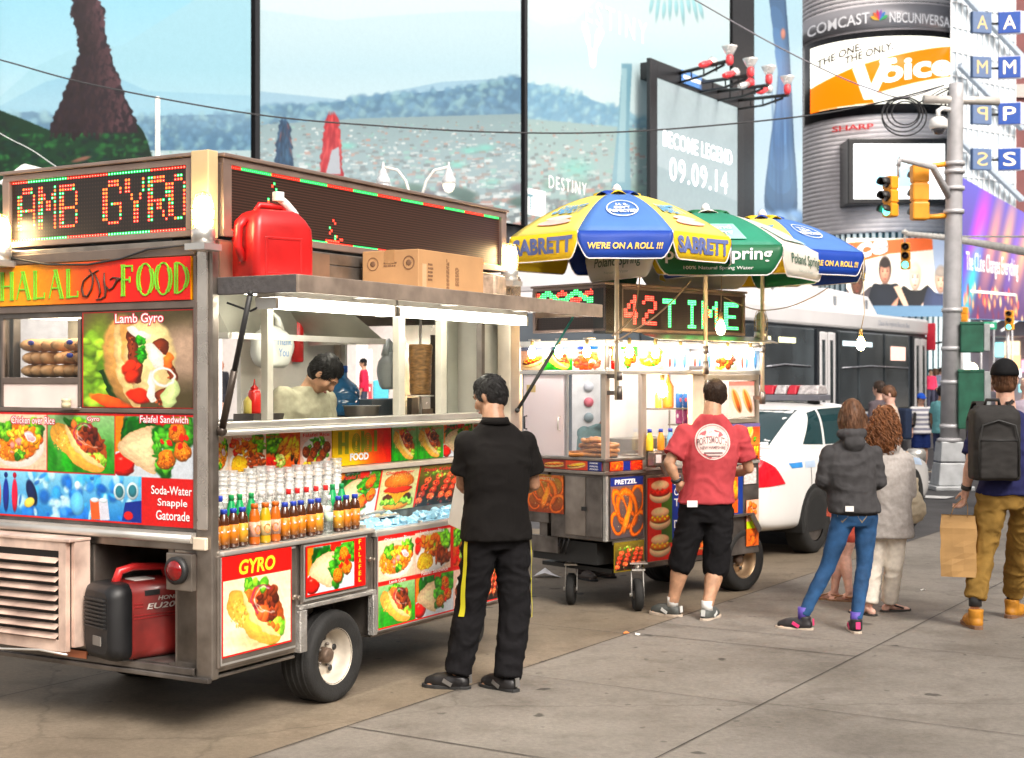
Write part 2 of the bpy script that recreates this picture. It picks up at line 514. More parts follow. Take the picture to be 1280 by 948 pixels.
def gyro_body(c,dx=0,dy=0):
    p=lambda q:[(x+dx,y+dy) for x,y in q]
    c.blob(p([(.28,.20),(.45,.08),(.66,.14),(.80,.34),(.90,.60),(.88,.90),(.74,.88),(.52,.66),(.36,.42)]),(.72,.30,.10),.2)
    c.leafy(26,.45+dx,.14+dy,.16,.08,.06,*LEAF)
    c.scatter(7,.40+dx,.30+dy,.1,.16,.06,.10,[(.95,.33,.10),(.98,.42,.16)],1.7,.7)
    c.scatter(26,.66+dx,.42+dy,.17,.22,.04,.08,[(.40,.13,.06),(.52,.20,.08),(.3,.1,.05)],2.2,.7)
    c.scatter(5,.50+dx,.55+dy,.1,.08,.06,.10,[(.95,.36,.14)],1.5,.6)
    c.ell(.56+dx,.34+dy,.17,.22,(.62,.06,.36),20,.12,.3,.78,90,300)
    c.ell(.58+dx,.34+dy,.135,.185,(.97,.92,.95),20,.12,.2,.82,60,290)
    c.ell(.62+dx,.40+dy,.19,.12,(.98,.95,.95),25,.12,.2,.82,20,170)
    c.leafy(36,.72+dx,.80+dy,.16,.12,.075,(.30,.62,.06),(.80,.93,.30))
    c.scatter(5,.70+dx,.78+dy,.1,.08,.03,.05,[(.95,.36,.10)],1.5,.6)
    q=p([(.05,.30),(.12,.15),(.25,.17),(.32,.32),(.39,.50),(.52,.68),(.68,.82),(.85,.90),(.80,.98),(.62,.97),(.42,.85),(.23,.63),(.09,.47)])
    c.blob(q,(1.0,.72,.26),.22,(.90,.56,.14));c.scatter(60,.22+dx,.45+dy,.12,.2,.008,.02,[(.93,.60,.18),(1,.80,.40)],2,.2)
    c.blob(p([(.25,.17),(.30,.20),(.37,.42),(.50,.62),(.68,.78),(.84,.88),(.85,.91),(.66,.84),(.48,.68),(.35,.50)]),(1,.86,.56),.15)
def f_gyro(c,kind=0):
    if kind==0:
        c.grad((.60,.80,.52),(.12,.55,.07))
        for _ in range(26):
            c.ell(c.r.rand(),.55+.5*c.r.rand(),.05+.05*c.r.rand(),.25,(.08,.42+.3*c.r.rand(),.05),c.r.rand()*40-20,.6,.3,alpha=.6)
    else:
        c.grad((1.0,.88,.72),(1.0,.90,.78));c.ell(.45,.9,.5,.22,(.97,.70,.42),12,.9,.1,alpha=.7)
    gyro_body(c);return c
def f_wrap(c):
    c.fill((.82,.85,.88))
    c.poly([(0,0),(.12,0),(.10,.55),(0,.6)],(.98,.52,.05))
    for i in range(40):
        c.ell(.12+.4*c.r.rand(),.12+.2*c.r.rand(),.05,.22,(.03,.22+.28*c.r.rand(),.04),c.r.rand()*60-10,.5,.3)
    c.ell(.60,.06,.13,.12,RED,0,.1,.6)
    c.leafy(60,.86,.20,.16,.24,.09,(.03,.28,.05),(.28,.66,.12))
    c.ell(.10,.80,.16,.21,(.90,.07,.03),0,.06,.7);c.ell(.07,.70,.04,.04,(1,.6,.5),0,.9,0)
    c.blob([(.03,.55),(.12,.34),(.34,.18),(.54,.16),(.60,.30),(.55,.55),(.52,.90),(.44,.92),(.22,.76)],(.97,.82,.62),.22,(.88,.66,.42))
    c.leafy(60,.62,.52,.13,.40,.075,(.03,.34,.05),(.34,.72,.14))
    for x,y,r_ in ((.78,.26,30),(.84,.56,10),(.64,.70,-8)):
        c.ell(x,y,.115,.17,(.84,.42,.06),r_,.08,.7);c.scatter(60,x,y,.09,.14,.006,.014,[(.66,.28,.03),(.95,.56,.14)],1.5,.3)
    c.scatter(6,.74,.45,.2,.28,.03,.05,[RED],1.4,.6)
    return c
def f_burger(c):
    c.grad((.88,.82,.60),(.80,.84,.55))
    c.leafy(40,.5,.82,.44,.1,.1,(.2,.5,.06),(.7,.9,.3))
    c.ell(.5,.90,.36,.10,(.95,.55,.16),0,.1,.5)
    c.ell(.5,.70,.40,.14,(.32,.12,.06),0,.1,.6)
    c.leafy(40,.5,.78,.40,.05,.08,(.2,.55,.06),(.7,.92,.3))
    c.poly([(.12,.56),(.88,.56),(.72,.64),(.5,.86),(.34,.64)],(1.0,.66,.08))
    c.ell(.5,.50,.40,.10,(.92,.16,.06),0,.08,.6)
    c.blob([(.12,.40),(.16,.20),(.5,.06),(.84,.20),(.88,.40),(.5,.46)],(.97,.48,.12),.4)
    c.scatter(40,.5,.2,.28,.1,.008,.014,[(1,.85,.6)],1.5,.2)
    return c
def f_kebab(c):
    c.grad((.50,.42,.10),(.08,.07,.05))
    c.scatter(120,.5,.8,.6,.25,.02,.05,[(.05,.04,.04),(.12,.1,.1),(.4,.08,.05)],1.6,.5)
    for x,y in ((.16,.60),(.44,.52),(.72,.50),(.92,.52)):
        c.ell(x,y,.025,.46,(.86,.72,.42),18,.2,.3)
        for k in range(4):
            c.ell(x+.07-.05*k,y-.22+.16*k,.11,.10,[(.90,.30,.14),(.78,.20,.10),(.62,.16,.08)][k%3],-25,.2,.9)
            c.scatter(5,x+.07-.05*k,y-.22+.16*k,.07,.06,.015,.03,[(.25,.06,.04),(1,.6,.4)],2,.4)
    c.leafy(14,.45,.22,.35,.08,.05,(.3,.5,.1),(.8,.8,.3))
    return c
def f_pretzel(c,bgc=((.55,.30,.20),(.25,.20,.18))):
    c.grad(*bgc)
    for x,y,rx,ry,ro in ((.80,.30,.26,.36,10),(.20,.72,.20,.26,-20),(.5,.45,.36,.44,-12),(.84,.75,.22,.3,30),(.3,.4,.2,.4,-25)):
        c.ell(x,y,rx,ry,(.88,.36,.05),ro,.1,.8,.56)
    c.ell(.52,.60,.10,.36,(.95,.45,.08),18,.2,.8)
    c.scatter(70,.5,.5,.45,.45,.006,.012,[(1,.85,.6)],1.5,.2)
    return c
def f_hotdog(c,bgc=((.93,.30,.14),(.95,.55,.2)),dog=(.85,.22,.06),rot=-25):
    c.grad(*bgc)
    c.leafy(20,.5,.62,.4,.18,.09,*LEAF)
    c.ell(.5,.62,.46,.24,(.97,.76,.44),rot,.08,.5);c.ell(.5,.52,.46,.15,dog,rot,.1,.9);c.ell(.5,.40,.44,.15,(.93,.62,.28),rot,.1,.5)
    c.ell(.5,.50,.48,.12,dog,rot,.15,.9)
    for k in range(9):
        t=(k-4)/10
        c.ell(.5+t*.9*math.cos(R(rot)),.5+t*.9*math.sin(R(rot))+(.03 if k%2 else -.03),.05,.03,(1,.82,.1),rot+(40 if k%2 else -40),.2,.3)
    return c
def f_drinks(c):
    c.grad((.55,.85,.96),(.10,.50,.82))
    for _ in range(90):
        c.ell(.2+.8*c.r.rand(),c.r.rand(),.01+.04*c.r.rand(),.05+.18*c.r.rand(),[(.75,.93,1),(.1,.45,.85),(.2,.65,.9),(.02,.3,.65)][c.r.randint(4)],c.r.rand()*60-30,.5,.4,alpha=.75)
    c.ell(.03,.55,.025,.5,(.10,.08,.16),10,.2,.4)
    for x,col in ((.07,(1,.36,.10)),(.125,(.05,.15,.50)),(.185,(.82,.06,.20))):
        c.ell(x,.56,.022,.42,col,0,.2,.5);c.ell(x,.10,.014,.07,tuple(v*.8 for v in col),0,.2,.3)
    c.ell(.30,.48,.035,.34,(.03,.10,.25),-22,.2,.6);c.ell(.285,.70,.04,.12,(.95,.80,.3),-22,.2,.3)
    c.ell(.60,.66,.05,.3,(.35,.70,.9),0,.2,.4);c.ell(.60,.25,.02,.1,(.85,.95,1),0,.2,.3)
    for x,col in ((.71,(.95,.38,.16)),(.765,(.85,.85,.9))):
        c.poly([(x-.03,.56),(x+.025,.52),(x+.04,.98),(x-.02,1)],col);c.ell(x,.56,.03,.06,(.8,.85,.88),0,.2,.3)
    for x,y in ((.865,.35),(.945,.32)):
        c.ell(x,y,.038,.2,(.80,.88,.9),0,.08,.4);c.ell(x,y,.026,.14,(.15,.45,.5),0,.1,.3)
    c.poly([(.88,.98),(.90,.58),(1,.52),(1,1)],(.05,.16,.55));c.ell(.92,.86,.03,.1,(.9,.1,.12),0,.1,.1)
    return c
def f_biggyro(c):
    c.grad((.42,.34,.20),(.30,.26,.16),True)
    c.ell(.95,.45,.45,.42,(.66,.55,.46),0,.6,.2);c.ell(.88,.5,.28,.35,(.82,.78,.75),0,.4,.2,.86)
    c.ell(.12,.40,.20,.5,(.42,.56,.12),10,.8,.4);c.leafy(30,.10,.62,.14,.4,.12,(.22,.38,.06),(.62,.78,.2))
    c.poly([(.15,.62),(.20,.60),(.34,.98),(.28,1)],(.06,.22,.05));c.ell(.30,.97,.26,.07,(.95,.28,.08),18,.15,.6)
    c.ell(.40,.50,.22,.50,(.80,.58,.30),-8,.12,.35)
    c.ell(.62,.50,.24,.46,(.93,.82,.56),-6,.1,.3)
    c.blob([(.30,.12),(.34,.10),(.36,.40),(.40,.70),(.54,.98),(.46,1.0),(.33,.72),(.29,.40)],(.96,.80,.52),.2)
    for p in ([(.40,.25),(.46,.20),(.52,.45),(.56,.70),(.48,.74),(.42,.5)],[(.62,.36),(.72,.28),(.80,.34),(.74,.46)],[(.78,.56),(.86,.60),(.86,.72),(.80,.74)],[(.66,.84),(.80,.78),(.82,.90),(.72,.98)]):
        c.blob(p,(.48,.18,.08),.6);c.scatter(10,p[0][0]+.05,p[0][1]+.1,.05,.1,.008,.02,[(.3,.1,.04),(.68,.3,.14)],2,.4)
    c.scatter(5,.44,.62,.05,.12,.05,.08,[(.92,.18,.06)],1.6,.6);c.ell(.78,.52,.05,.1,(1,.42,.12),0,.15,.6);c.ell(.52,.88,.12,.09,(.92,.15,.05),10,.15,.6)
    c.ell(.80,.86,.07,.17,(.80,.88,.58),18,.1,.3)
    for p in ([(.42,.17),(.50,.16),(.56,.22),(.64,.24),(.58,.30),(.48,.26)],[(.58,.34),(.66,.34),(.74,.50),(.74,.60),(.66,.58),(.60,.46)],[(.62,.62),(.66,.64),(.66,.80),(.68,.92),(.62,.94),(.60,.76)]):
        c.blob(p,(.97,.95,.90),.15,(.86,.82,.74))
    c.ell(.74,.68,.11,.11,(.97,.94,.90),0,.1,.2,.68)
    c.leafy(24,.54,.44,.035,.075,.03,(.05,.36,.03),(.2,.7,.1));c.leafy(14,.53,.30,.04,.03,.03,(.05,.36,.03),(.2,.7,.1))
    return c
def _food(fn):
    def g(c,*a,**k):
        fn(c,*a,**k);v=c.v();H,W=v.shape[:2];X,Y=c.grid();r=c.r
        dx=np.zeros((H,W));dy=np.zeros((H,W));tx=np.zeros((H,W))
        for f_,am in ((20,.006),(38,.005),(70,.0035)):
            for _ in range(2):
                a1,a2,p1,p2=r.rand(4)*6.28
                w=np.sin(f_*(X*math.cos(a1)+Y*math.sin(a1))+p1+2*np.sin(f_*.4*(Y*math.cos(a2)-X*math.sin(a2))+p2))
                dx+=am*w*math.cos(a2);dy+=am*w*math.sin(a2);tx+=w*.03*(f_>30)
        fade=np.clip(np.minimum(np.minimum(X,1-X),np.minimum(Y,1-Y))*14,0,1)
        xi=np.clip((X+dx*fade)*W,0,W-1).astype(int);yi=np.clip((Y+dy*fade)*H,0,H-1).astype(int)
        w=v[yi,xi];sat=w.max(2)-w.min(2)
        v[:]=np.clip(w*(1+(tx+.09*(r.rand(H,W)-.5))*np.clip(sat*2.2,.15,1))[...,None]**1.0,0,1)
        return c
    return g
f_rice,f_lamb,f_tenders,f_balls,f_gyro,f_wrap,f_burger,f_kebab,f_pretzel,f_hotdog,f_biggyro=map(_food,(f_rice,f_lamb,f_tenders,f_balls,f_gyro,f_wrap,f_burger,f_kebab,f_pretzel,f_hotdog,f_biggyro))
DOT={'A':'01110 10001 10001 11111 10001 10001 10001','M':'10001 11011 10101 10101 10001 10001 10001','B':'11110 10001 10001 11110 10001 10001 11110',
       'G':'01110 10001 10000 10111 10001 10001 01110','Y':'10001 10001 01010 00100 00100 00100 00100','R':'11110 10001 10001 11110 10100 10010 10001',
       'O':'01110 10001 10001 10001 10001 10001 01110','4':'00010 00110 01010 10010 11111 00010 00010','2':'01110 10001 00001 00110 01000 10000 11111',
       'T':'11111 00100 00100 00100 00100 00100 00100','I':'01110 00100 00100 00100 00100 00100 01110','E':'11111 10000 10000 11110 10000 10000 11111',' ':'00000 '*7}
def led_canvas(cols,rows,cell=(6,8),glyphs=(),border=True,seed=1,extra=None,slats=False):
    g=np.zeros((rows,cols),int)
    r_=np.random.RandomState(seed)
    if border:
        for k in range(cols):
            g[0,k]=g[rows-1,k]=2 if ((k+9)//15)%2 else 1
    for ch,x,y,w,h,pal in glyphs:
        bm=[list(map(int,q)) for q in DOT[ch].split()] if ch!=' ' else None
        if bm is None:continue
        for j in range(h):
            for i in range(w):
                on=bm[min(6,j*7//h)][min(4,i*5//w)]
                if on and 0<=x+i<cols and 0<=y+j<rows:g[y+j,x+i]=pal[r_.randint(len(pal))]
    if extra is not None:extra(g,r_)
    cw,ch=cell
    c=Canvas(cols*cw,rows*ch,(.040,.022,.016))
    a=c.a
    pal={0:(.115,.070,.055),1:(1,.10,.05),2:(.05,.88,.34),3:(1,.36,.14)}
    for j in range(rows):
        y=int((j+.5)*ch*2)
        if slats:a[int(j*ch*2):int(j*ch*2+ch*.9),:]=(.27,.17,.13)
        for i in range(cols):
            x=int((i+.5)*cw*2);k=g[j,i]
            q=3 if k==0 else 5
            a[y-q:y+q,x-q+1:x+q-1]=pal[k]
            if k in (1,2):a[y-2:y+2,x-2:x+2]=(1,.55,.45) if k==1 else (.65,1,.75)
    return c
# ================================================================== base materials
steel=mat('stainless_steel',(.31,.27,.235),.33,.82,.36,5.5,.32,7)
steel_d=mat('worn_steel',(.19,.168,.152),.42,.8,.46,5,.4,9)
steel_l=mat('bright_steel',(.72,.69,.64),.33,.75,.12,4,.08,10)
tread=mat('tread_plate',(.52,.50,.47),.4,.8,.2,8,.9,120)
alu=mat('aluminium_frame',(.62,.60,.57),.35,.75,.1,6)
alu_dk=mat('dark_bronze_frame',(.20,.155,.13),.42,.5,.15,8)
black=mat('black_plastic',(.018,.018,.018),.5,0,.2,8)
rubber=mat('tyre_rubber',(.014,.0135,.013),.78,0,.35,14,.3,80)
white_p=mat('white_paint',(.78,.77,.75),.4,0,.08,6)
white_d=mat('worn_white_paint',(.70,.67,.62),.45,0,.18,12)
orange_p=mat('signal_yellow_paint',(.85,.33,.015),.45,0,.12,6)
grey_m=mat('galvanised_metal',(.44,.43,.44),.5,.1,.16,5,.1,30)
green_p=mat('green_enamel',(.02,.12,.07),.5,0,.3,5)
red_e=mat('red_lettering',(.86,.03,.03),.45)
white_e=mat('white_lettering',(.88,.87,.86),.45)
yel_e=mat('yellow_lettering',(.98,.70,.02),.45)
blue_e=mat('blue_lettering',(.03,.07,.30),.45)
blk_e=mat('black_lettering',(.03,.03,.03),.45)
lamp_w=mat('lamp_glow',(1,.93,.80),.4,emit=26.0,ecol=(1,.70,.34))
tube_w=mat('fluorescent_glow',(1,1,.97),.4,emit=10.0,ecol=(1.0,.96,.80))
cable_m=mat('cable_rubber',(.025,.025,.028),.6)
# ================================================================== ground
SD=Frame((0,0),(.526,.850))
def paving_mat(name,c,c2,scale,spots):
    m=bpy.data.materials.new(name);m.use_nodes=True
    n=m.node_tree.nodes;L=m.node_tree.links;p=n['Principled BSDF']
    tc=n.new('ShaderNodeTexCoord')
    def nz(sc,d=6):
        x=n.new('ShaderNodeTexNoise');x.inputs['Scale'].default_value=sc;x.inputs['Detail'].default_value=d;x.inputs['Roughness'].default_value=.62
        L.new(tc.outputs['Object'],x.inputs['Vector']);return x.outputs['Fac']
    def ramp(src,p0,p1,a,b):
        r_=n.new('ShaderNodeValToRGB');e=r_.color_ramp.elements
        e[0].position=p0;e[1].position=p1;e[0].color=(*a,1);e[1].color=(*b,1)
        L.new(src,r_.inputs[0]);return r_.outputs[0]
    def mul(a,b,f=1.0):
        x=n.new('ShaderNodeMix');x.data_type='RGBA';x.blend_type='MULTIPLY';x.inputs['Factor'].default_value=f
        L.new(a,x.inputs['A']);L.new(b,x.inputs['B']);return x.outputs['Result']
    base=ramp(nz(.55,8),.32,.68,c,c2)
    fine=ramp(nz(38,5),.3,.7,(.80,.80,.80),(1.08,1.08,1.08))
    grit=ramp(nz(220,2),.35,.65,(.84,.84,.84),(1.08,1.08,1.08))
    col=mul(mul(base,fine),grit)
    for sc,thr,dk in ((2.1,.075,.34),(1.05,.055,.42),(4.5,.07,.55)):
        vo=n.new('ShaderNodeTexVoronoi');vo.inputs['Scale'].default_value=sc*spots;vo.inputs['Randomness'].default_value=1.0
        nn=n.new('ShaderNodeTexNoise');nn.inputs['Scale'].default_value=9
        L.new(tc.outputs['Object'],nn.inputs['Vector'])
        av=n.new('ShaderNodeVectorMath');av.operation='MULTIPLY_ADD';av.inputs[1].default_value=(.12,.12,.12)
        L.new(nn.outputs['Color'],av.inputs[0]);L.new(tc.outputs['Object'],av.inputs[2])
        L.new(av.outputs[0],vo.inputs['Vector'])
        col=mul(col,ramp(vo.outputs['Distance'],thr,thr+.03,(dk,dk,dk),(1,1,1)))
    stain=ramp(nz(.9,4),.30,.52,(.70,.69,.67),(1,1,1))
    col=mul(mul(col,stain),ramp(nz(3.4,7),.36,.5,(.80,.79,.78),(1,1,1)))
    cv_=n.new('ShaderNodeTexVoronoi');cv_.feature='DISTANCE_TO_EDGE';cv_.inputs['Scale'].default_value=.23;L.new(av.outputs[0],cv_.inputs['Vector'])
    col=mul(col,ramp(cv_.outputs['Distance'],.0007,.0028,(.62,.61,.60),(1,1,1)),.7)
    L.new(col,p.inputs['Base Color'])
    rr=n.new('ShaderNodeMapRange');rr.inputs['To Min'].default_value=.55;rr.inputs['To Max'].default_value=.9
    L.new(nz(2.2),rr.inputs['Value']);L.new(rr.outputs[0],p.inputs['Roughness'])
    p.inputs['Specular IOR Level'].default_value=.35
    b=n.new('ShaderNodeBump');b.inputs['Strength'].default_value=.25;b.inputs['Distance'].default_value=.006
    L.new(nz(90,4),b.inputs['Height']);L.new(b.outputs[0],p.inputs['Normal'])
    return m
road_m=paving_mat('road_concrete',(.162,.128,.090),(.250,.200,.146),1,1.0)
walk_m=paving_mat('sidewalk_concrete',(.176,.156,.134),(.252,.226,.196),1,1.1)
asph_m=paving_mat('asphalt',(.060,.058,.060),(.085,.082,.084),1,.7)
def strip(pts,z):return [(p[0],p[1],z) for p in pts]
g=MB();g.add([(-600,-300,0),(600,-300,0),(600,900,0),(-600,900,0)],[(0,1,2,3)])
tag(g.build('ground',asph_m),kind='structure')
kx,ky=gp(780,796)[:2]
bk=SD.loc(kx,ky)[1]
r_=MB();r_.add([SD.world(-30,bk+6.2,.004),SD.world(-30,bk,.004),SD.world(14.0,bk,.004),SD.world(14.0,bk+6.2,.004)],[(0,1,2,3)])
tag(r_.build('road',road_m),kind='structure')
pv=MB();pv.add([SD.world(-40,bk,.008),SD.world(-40,bk-40,.008),SD.world(120,bk-40,.008),SD.world(120,bk,.008)],[(0,1,2,3)])
tag(pv.build('pavement',walk_m),kind='structure')
joint_m=mat('paving_joint',(.050,.044,.038),.9,0,.3,20)
jt=MB()
def joint(a,b,w=.014,z=.012):
    a=V((a[0],a[1],0));b=V((b[0],b[1],0));d=(b-a).normalized();s=V((-d.y,d.x,0))
    n=max(2,int((b-a).length/.15));pts=[]
    for k in range(n+1):
        p=a.lerp(b,k/n);ww=.72*w*(.5+.9*noise.noise(V((p.x*5,p.y*5,1)))**2+.25)
        pts.append((p+s*ww/2,p-s*ww/2))
    vs=[]
    for l,q in pts:vs+=[(l.x,l.y,z),(q.x,q.y,z)]
    jt.add(vs,[(2*k,2*k+1,2*k+3,2*k+2) for k in range(n)])
def along(px,py):return SD.loc(*gp(px,py)[:2])
bA=along(1060,828)[1]
for b,w,a1 in ((bk,.018,60),(bA,.014,60),(bA-1.55,.012,40),(bA-3.1,.012,40)):
    joint(SD.world(-12,b),SD.world(a1,b),w)
for (px,py),b0,b1,w in (((655,781),bk,bk+6,.014),((860,801),bk,bA,.016),((780,862),bk,bA,.008),((520,925),bk,bA,.014),((1100,900),bA,bA-6,.008),((1150,760),bA,bA-6,.010)):
    a=along(px,py)[0]
    joint(SD.world(a,b0),SD.world(a,b1),w)
a_=along(60,860);joint(SD.world(a_[0]-2.2,a_[1]),SD.world(a_[0]+3.2,a_[1]),.014)
for k in range(7):joint(SD.world(9+3*k,bk),SD.world(9+3*k,bA-5),.010)
tag(jt.build('paving_joints',joint_m),kind='structure')
cwk=MB()
for px,py in ((1128,604),(1112,622),(1150,590),(1230,588),(1262,600)):
    p=gp(px,py);a,b=SD.loc(p.x,p.y)
    cwk.add([SD.world(a,b+.8,.016),SD.world(a,b-.8,.016),SD.world(a+.45,b-.8,.016),SD.world(a+.45,b+.8,.016)],[(0,1,2,3)])
tag(cwk.build('road_markings',mat('road_paint',(.62,.61,.60),.7,0,.25,8)),kind='structure')
# ================================================================== far side: plaza, billboard building
FC=Frame((0,45.0),(.555,.832))
pz=MB()
q0=[FC.world(-40,-14),FC.world(21,-14),FC.world(21,3),FC.world(-40,3)]
pz.prism([(p.x,p.y) for p in q0],lambda x,y:(x,y,-.2),lambda x,y:(x,y,.5))
tag(pz.build('plaza',mat('plaza_stone',(.30,.285,.29),.7,0,.15,3),bevel=.02),kind='structure')
bb=thing('billboard_building','wide building covered in pale printed billboards, lit shop fronts at its foot','building',FC.world(0,0,0),FC.ang)
zb=6.55
x0f=FC.side(-60,400)[0];x1f=FC.side(1004,400)[0]
m=MB();m.box(x0f-10,x1f,.6,14,zb,30)
m.box(x0f-10,x1f,.25,3.0,zb-.9,zb-.02)
m.build('wall',mat('charcoal_cladding',(.030,.031,.036),.5,0,.2,2),bb)
for a,b,d in ((314,320,.02),(651.5,655,.02),(912,939,.02),(-60,-8,.05)):
    xa=FC.side(a,200)[0];xb=FC.side(b,200)[0];m=MB();m.box(xa,xb,-.12-d,.58,zb,29.5);m.build('mullion',mat('black_mullion',(.012,.012,.014),.4,.2),bb)
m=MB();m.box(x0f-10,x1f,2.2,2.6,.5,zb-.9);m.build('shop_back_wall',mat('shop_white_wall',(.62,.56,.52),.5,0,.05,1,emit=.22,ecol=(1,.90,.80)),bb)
for i,px in enumerate(range(-40,1010,62)):
    xa=FC.side(px,400)[0]
    mm=MB();mm.box(xa,xa+.5,.3,2.1,.5,zb-.9);mm.build('pier',mat('white_pier',(.75,.72,.70),.5,0,.06),bb)
m=MB();m.box(x0f-10,x1f,.15,.24,4.4,zb-.9);m.build('fascia',mat('shop_fascia',(.70,.66,.64),.4,0,.1,1),bb)
shop_cols=[(.9,.45,.10),(.25,.55,.75),(.85,.12,.10),(.95,.70,.35),(.15,.40,.55),(.9,.3,.35)]
for i,(pa,pb,ya,yb,ci) in enumerate(((272,290,470,505,1),(268,292,440,466,4),(440,452,430,470,0),(474,500,430,512,3),(505,540,440,500,0),(560,600,430,500,4))):
    xa,za=FC.side(pa,yb,2.0);xb,zt=FC.side(pb,ya,2.0)
    c=shop_cols[ci]
    cv=Canvas(64,64,c);cv.r=np.random.RandomState(i)
    for _ in range(60):
        cx_,cy_=cv.r.rand(2);w_,h_=.02+.08*cv.r.rand(),.02+.05*cv.r.rand()
        cv.poly([(cx_,cy_),(cx_+w_,cy_),(cx_+w_,cy_+h_),(cx_,cy_+h_)],[(1,.9,.7),c,(.3,.2,.15),(1,.75,.3),(.95,.95,.95)][cv.r.randint(5)])
    sheet('shop_window',[(xa,2.0,za),(xb,2.0,za),(xb,2.0,zt),(xa,2.0,zt)],image_mat('shop_window_%d'%i,cv,.2,.55),bb)
sp=thing('sale_poster','white poster reading 50 in thin red figures, in a shop window across the street','poster',FC.world(0,0,0),FC.ang)
xa,za=FC.side(435,476,1.0);xb,zt=FC.side(465,437,1.0)
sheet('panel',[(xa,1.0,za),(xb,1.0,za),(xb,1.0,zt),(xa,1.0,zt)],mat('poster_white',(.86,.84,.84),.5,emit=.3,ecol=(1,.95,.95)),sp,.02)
text('lettering','50%',mat('pink_lettering',(.85,.25,.25),.5),sp,(xa+.1,1.0,za+.30),(1,0,0),xb-xa-.2,.34,bold=0.0)
for k,(pa,pb) in enumerate(((436,447),(449,465))):
    rp=thing('red_poster',['narrow red poster beneath the white sale poster','wide red poster beneath the white sale poster'][k],'poster',FC.world(0,0,0),FC.ang)
    xa,za=FC.side(pa,503,1.0);xb,zt=FC.side(pb,480,1.0)
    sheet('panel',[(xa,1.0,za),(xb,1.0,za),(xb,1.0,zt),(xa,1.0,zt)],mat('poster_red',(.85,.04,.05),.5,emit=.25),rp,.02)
    mm=MB();mm.box(xa+.1,xb-.1,.985,.995,za+.3,za+.42);mm.build('white_band',white_e,rp)
# ---- the printed boards: misty hills above a valley town
def mist(c,amt,col=(.86,.94,.98),y0=.2,y1=.7):
    X,Y=c.grid();t=(np.clip(1-np.abs((Y-(y0+y1)/2)/((y1-y0)/2)),0,1)*amt)[...,None]
    v=c.v();v[:]=v*(1-t)+np.array(col)*t
def town(c,n,y0,y1,light=0.0):
    for k in range(n):
        t=c.r.rand()**.8;y=y0+(y1-y0)*t;x=c.r.rand()
        w=(.008+.034*t)*(.4+c.r.rand());h=(.004+.011*t)*(.5+c.r.rand())
        col=[(.80,.84,.84),(.92,.95,.95),(.62,.68,.68),(.50,.40,.36),(.72,.45,.38),(.45,.72,.66),(.35,.42,.44),(.26,.32,.34)][c.r.randint(8)]
        light=max(light,.22);col=tuple(v*(1-light)+light*.9 for v in col)
        c.poly([(x,y),(x+w,y-h*.2),(x+w*1.05,y+h),(x-w*.05,y+h*1.1)],col)
def forest(c,pts,cols,n=400,y1=1.0):
    c.poly([(0,y1)]+pts+[(1,y1)],cols[0])
    for _ in range(n):
        x=c.r.rand();yt=np.interp(x,[p[0] for p in pts],[p[1] for p in pts])
        y=yt+(y1-yt)*c.r.rand()**1.3
        c.ell(x,y,.012+.014*c.r.rand(),.014+.02*c.r.rand(),cols[c.r.randint(len(cols))],c.r.rand()*90,.6,.15,alpha=.7)
FO=[(.36,.53,.66),(.42,.60,.72),(.32,.48,.60),(.48,.66,.74),(.55,.72,.76)]
def board_a():
    c=Canvas(330,290);c.r=np.random.RandomState(4)
    c.grad((.62,.86,.95),(.86,.94,.97))
    c.poly([(0,.45),(.15,.30),(.30,.22),(.50,.20),(.78,0),(1,0),(1,.8),(0,.8)],(.66,.86,.93))
    c.poly([(.0,.48),(.2,.36),(.4,.30),(.6,.40),(1,.42),(1,.8),(0,.8)],(.58,.80,.90))
    forest(c,[(0,.50),(.15,.49),(.3,.52),(.6,.51),(1,.50)],FO,500,.78)
    c.poly([(.5,.66),(1,.66),(1,1),(.5,1)],(.74,.84,.86));town(c,300,.66,.97,.2)
    mist(c,.35,(.80,.92,.97),.30,.62)
    gr=[(.03,.16,.10),(.07,.26,.13),(.12,.36,.18),(.05,.20,.16),(.16,.42,.20),(.06,.12,.12)]
    c.blob([(-.1,.50),(.06,.50),(.18,.57),(.27,.55),(.34,.49),(.45,.47),(.54,.52),(.60,.60),(.64,.80),(.62,1.05),(-.1,1.05)],(.06,.20,.12),.3)
    for _ in range(620):
        x=c.r.rand()*.60;y=.49+.5*c.r.rand()
        if y<.60-.11*math.exp(-((x-.43)/.10)**2)-.07*math.exp(-(x/.12)**2):continue
        c.ell(x,y,.006+.022*c.r.rand(),.006+.014*c.r.rand(),gr[c.r.randint(6)],c.r.rand()*60-30,.6,.3,alpha=.75)
    c.ell(.34,.70,.05,.012,(.48,.34,.28),-15,.4,.3)
    L_=[(-.03,.31),(.06,.295),(.13,.325),(.22,.335),(.32,.30),(.42,.27),(.52,.235),(.585,.215)];R_=[(-.03,.40),(.05,.43),(.12,.425),(.22,.455),(.30,.475),(.38,.50),(.48,.535),(.585,.565)]
    ys=np.linspace(-.03,.585,46);jg=lambda T:[(np.interp(y,[q[0] for q in T],[q[1] for q in T])+.018*(c.r.rand()-.5),y) for y in ys]
    c.poly(jg(L_)+jg(R_)[::-1],(.17,.12,.15))
    for _ in range(420):
        y=c.r.rand()*.6-.02;a,b=(np.interp(y,[q[0] for q in T],[q[1] for q in T]) for T in (L_,R_));t=c.r.rand();x=a+(b-a)*t*.96;k=.6+.9*t*t+.5*c.r.rand()
        c.poly([(x,y),(x+.02*c.r.rand(),y+.01),(x+.014*c.r.rand(),y+.05*c.r.rand()),(x-.006,y+.03)],tuple(min(1,v*k) for v in (.20,.135,.15)))
    c.speck(.05);return c
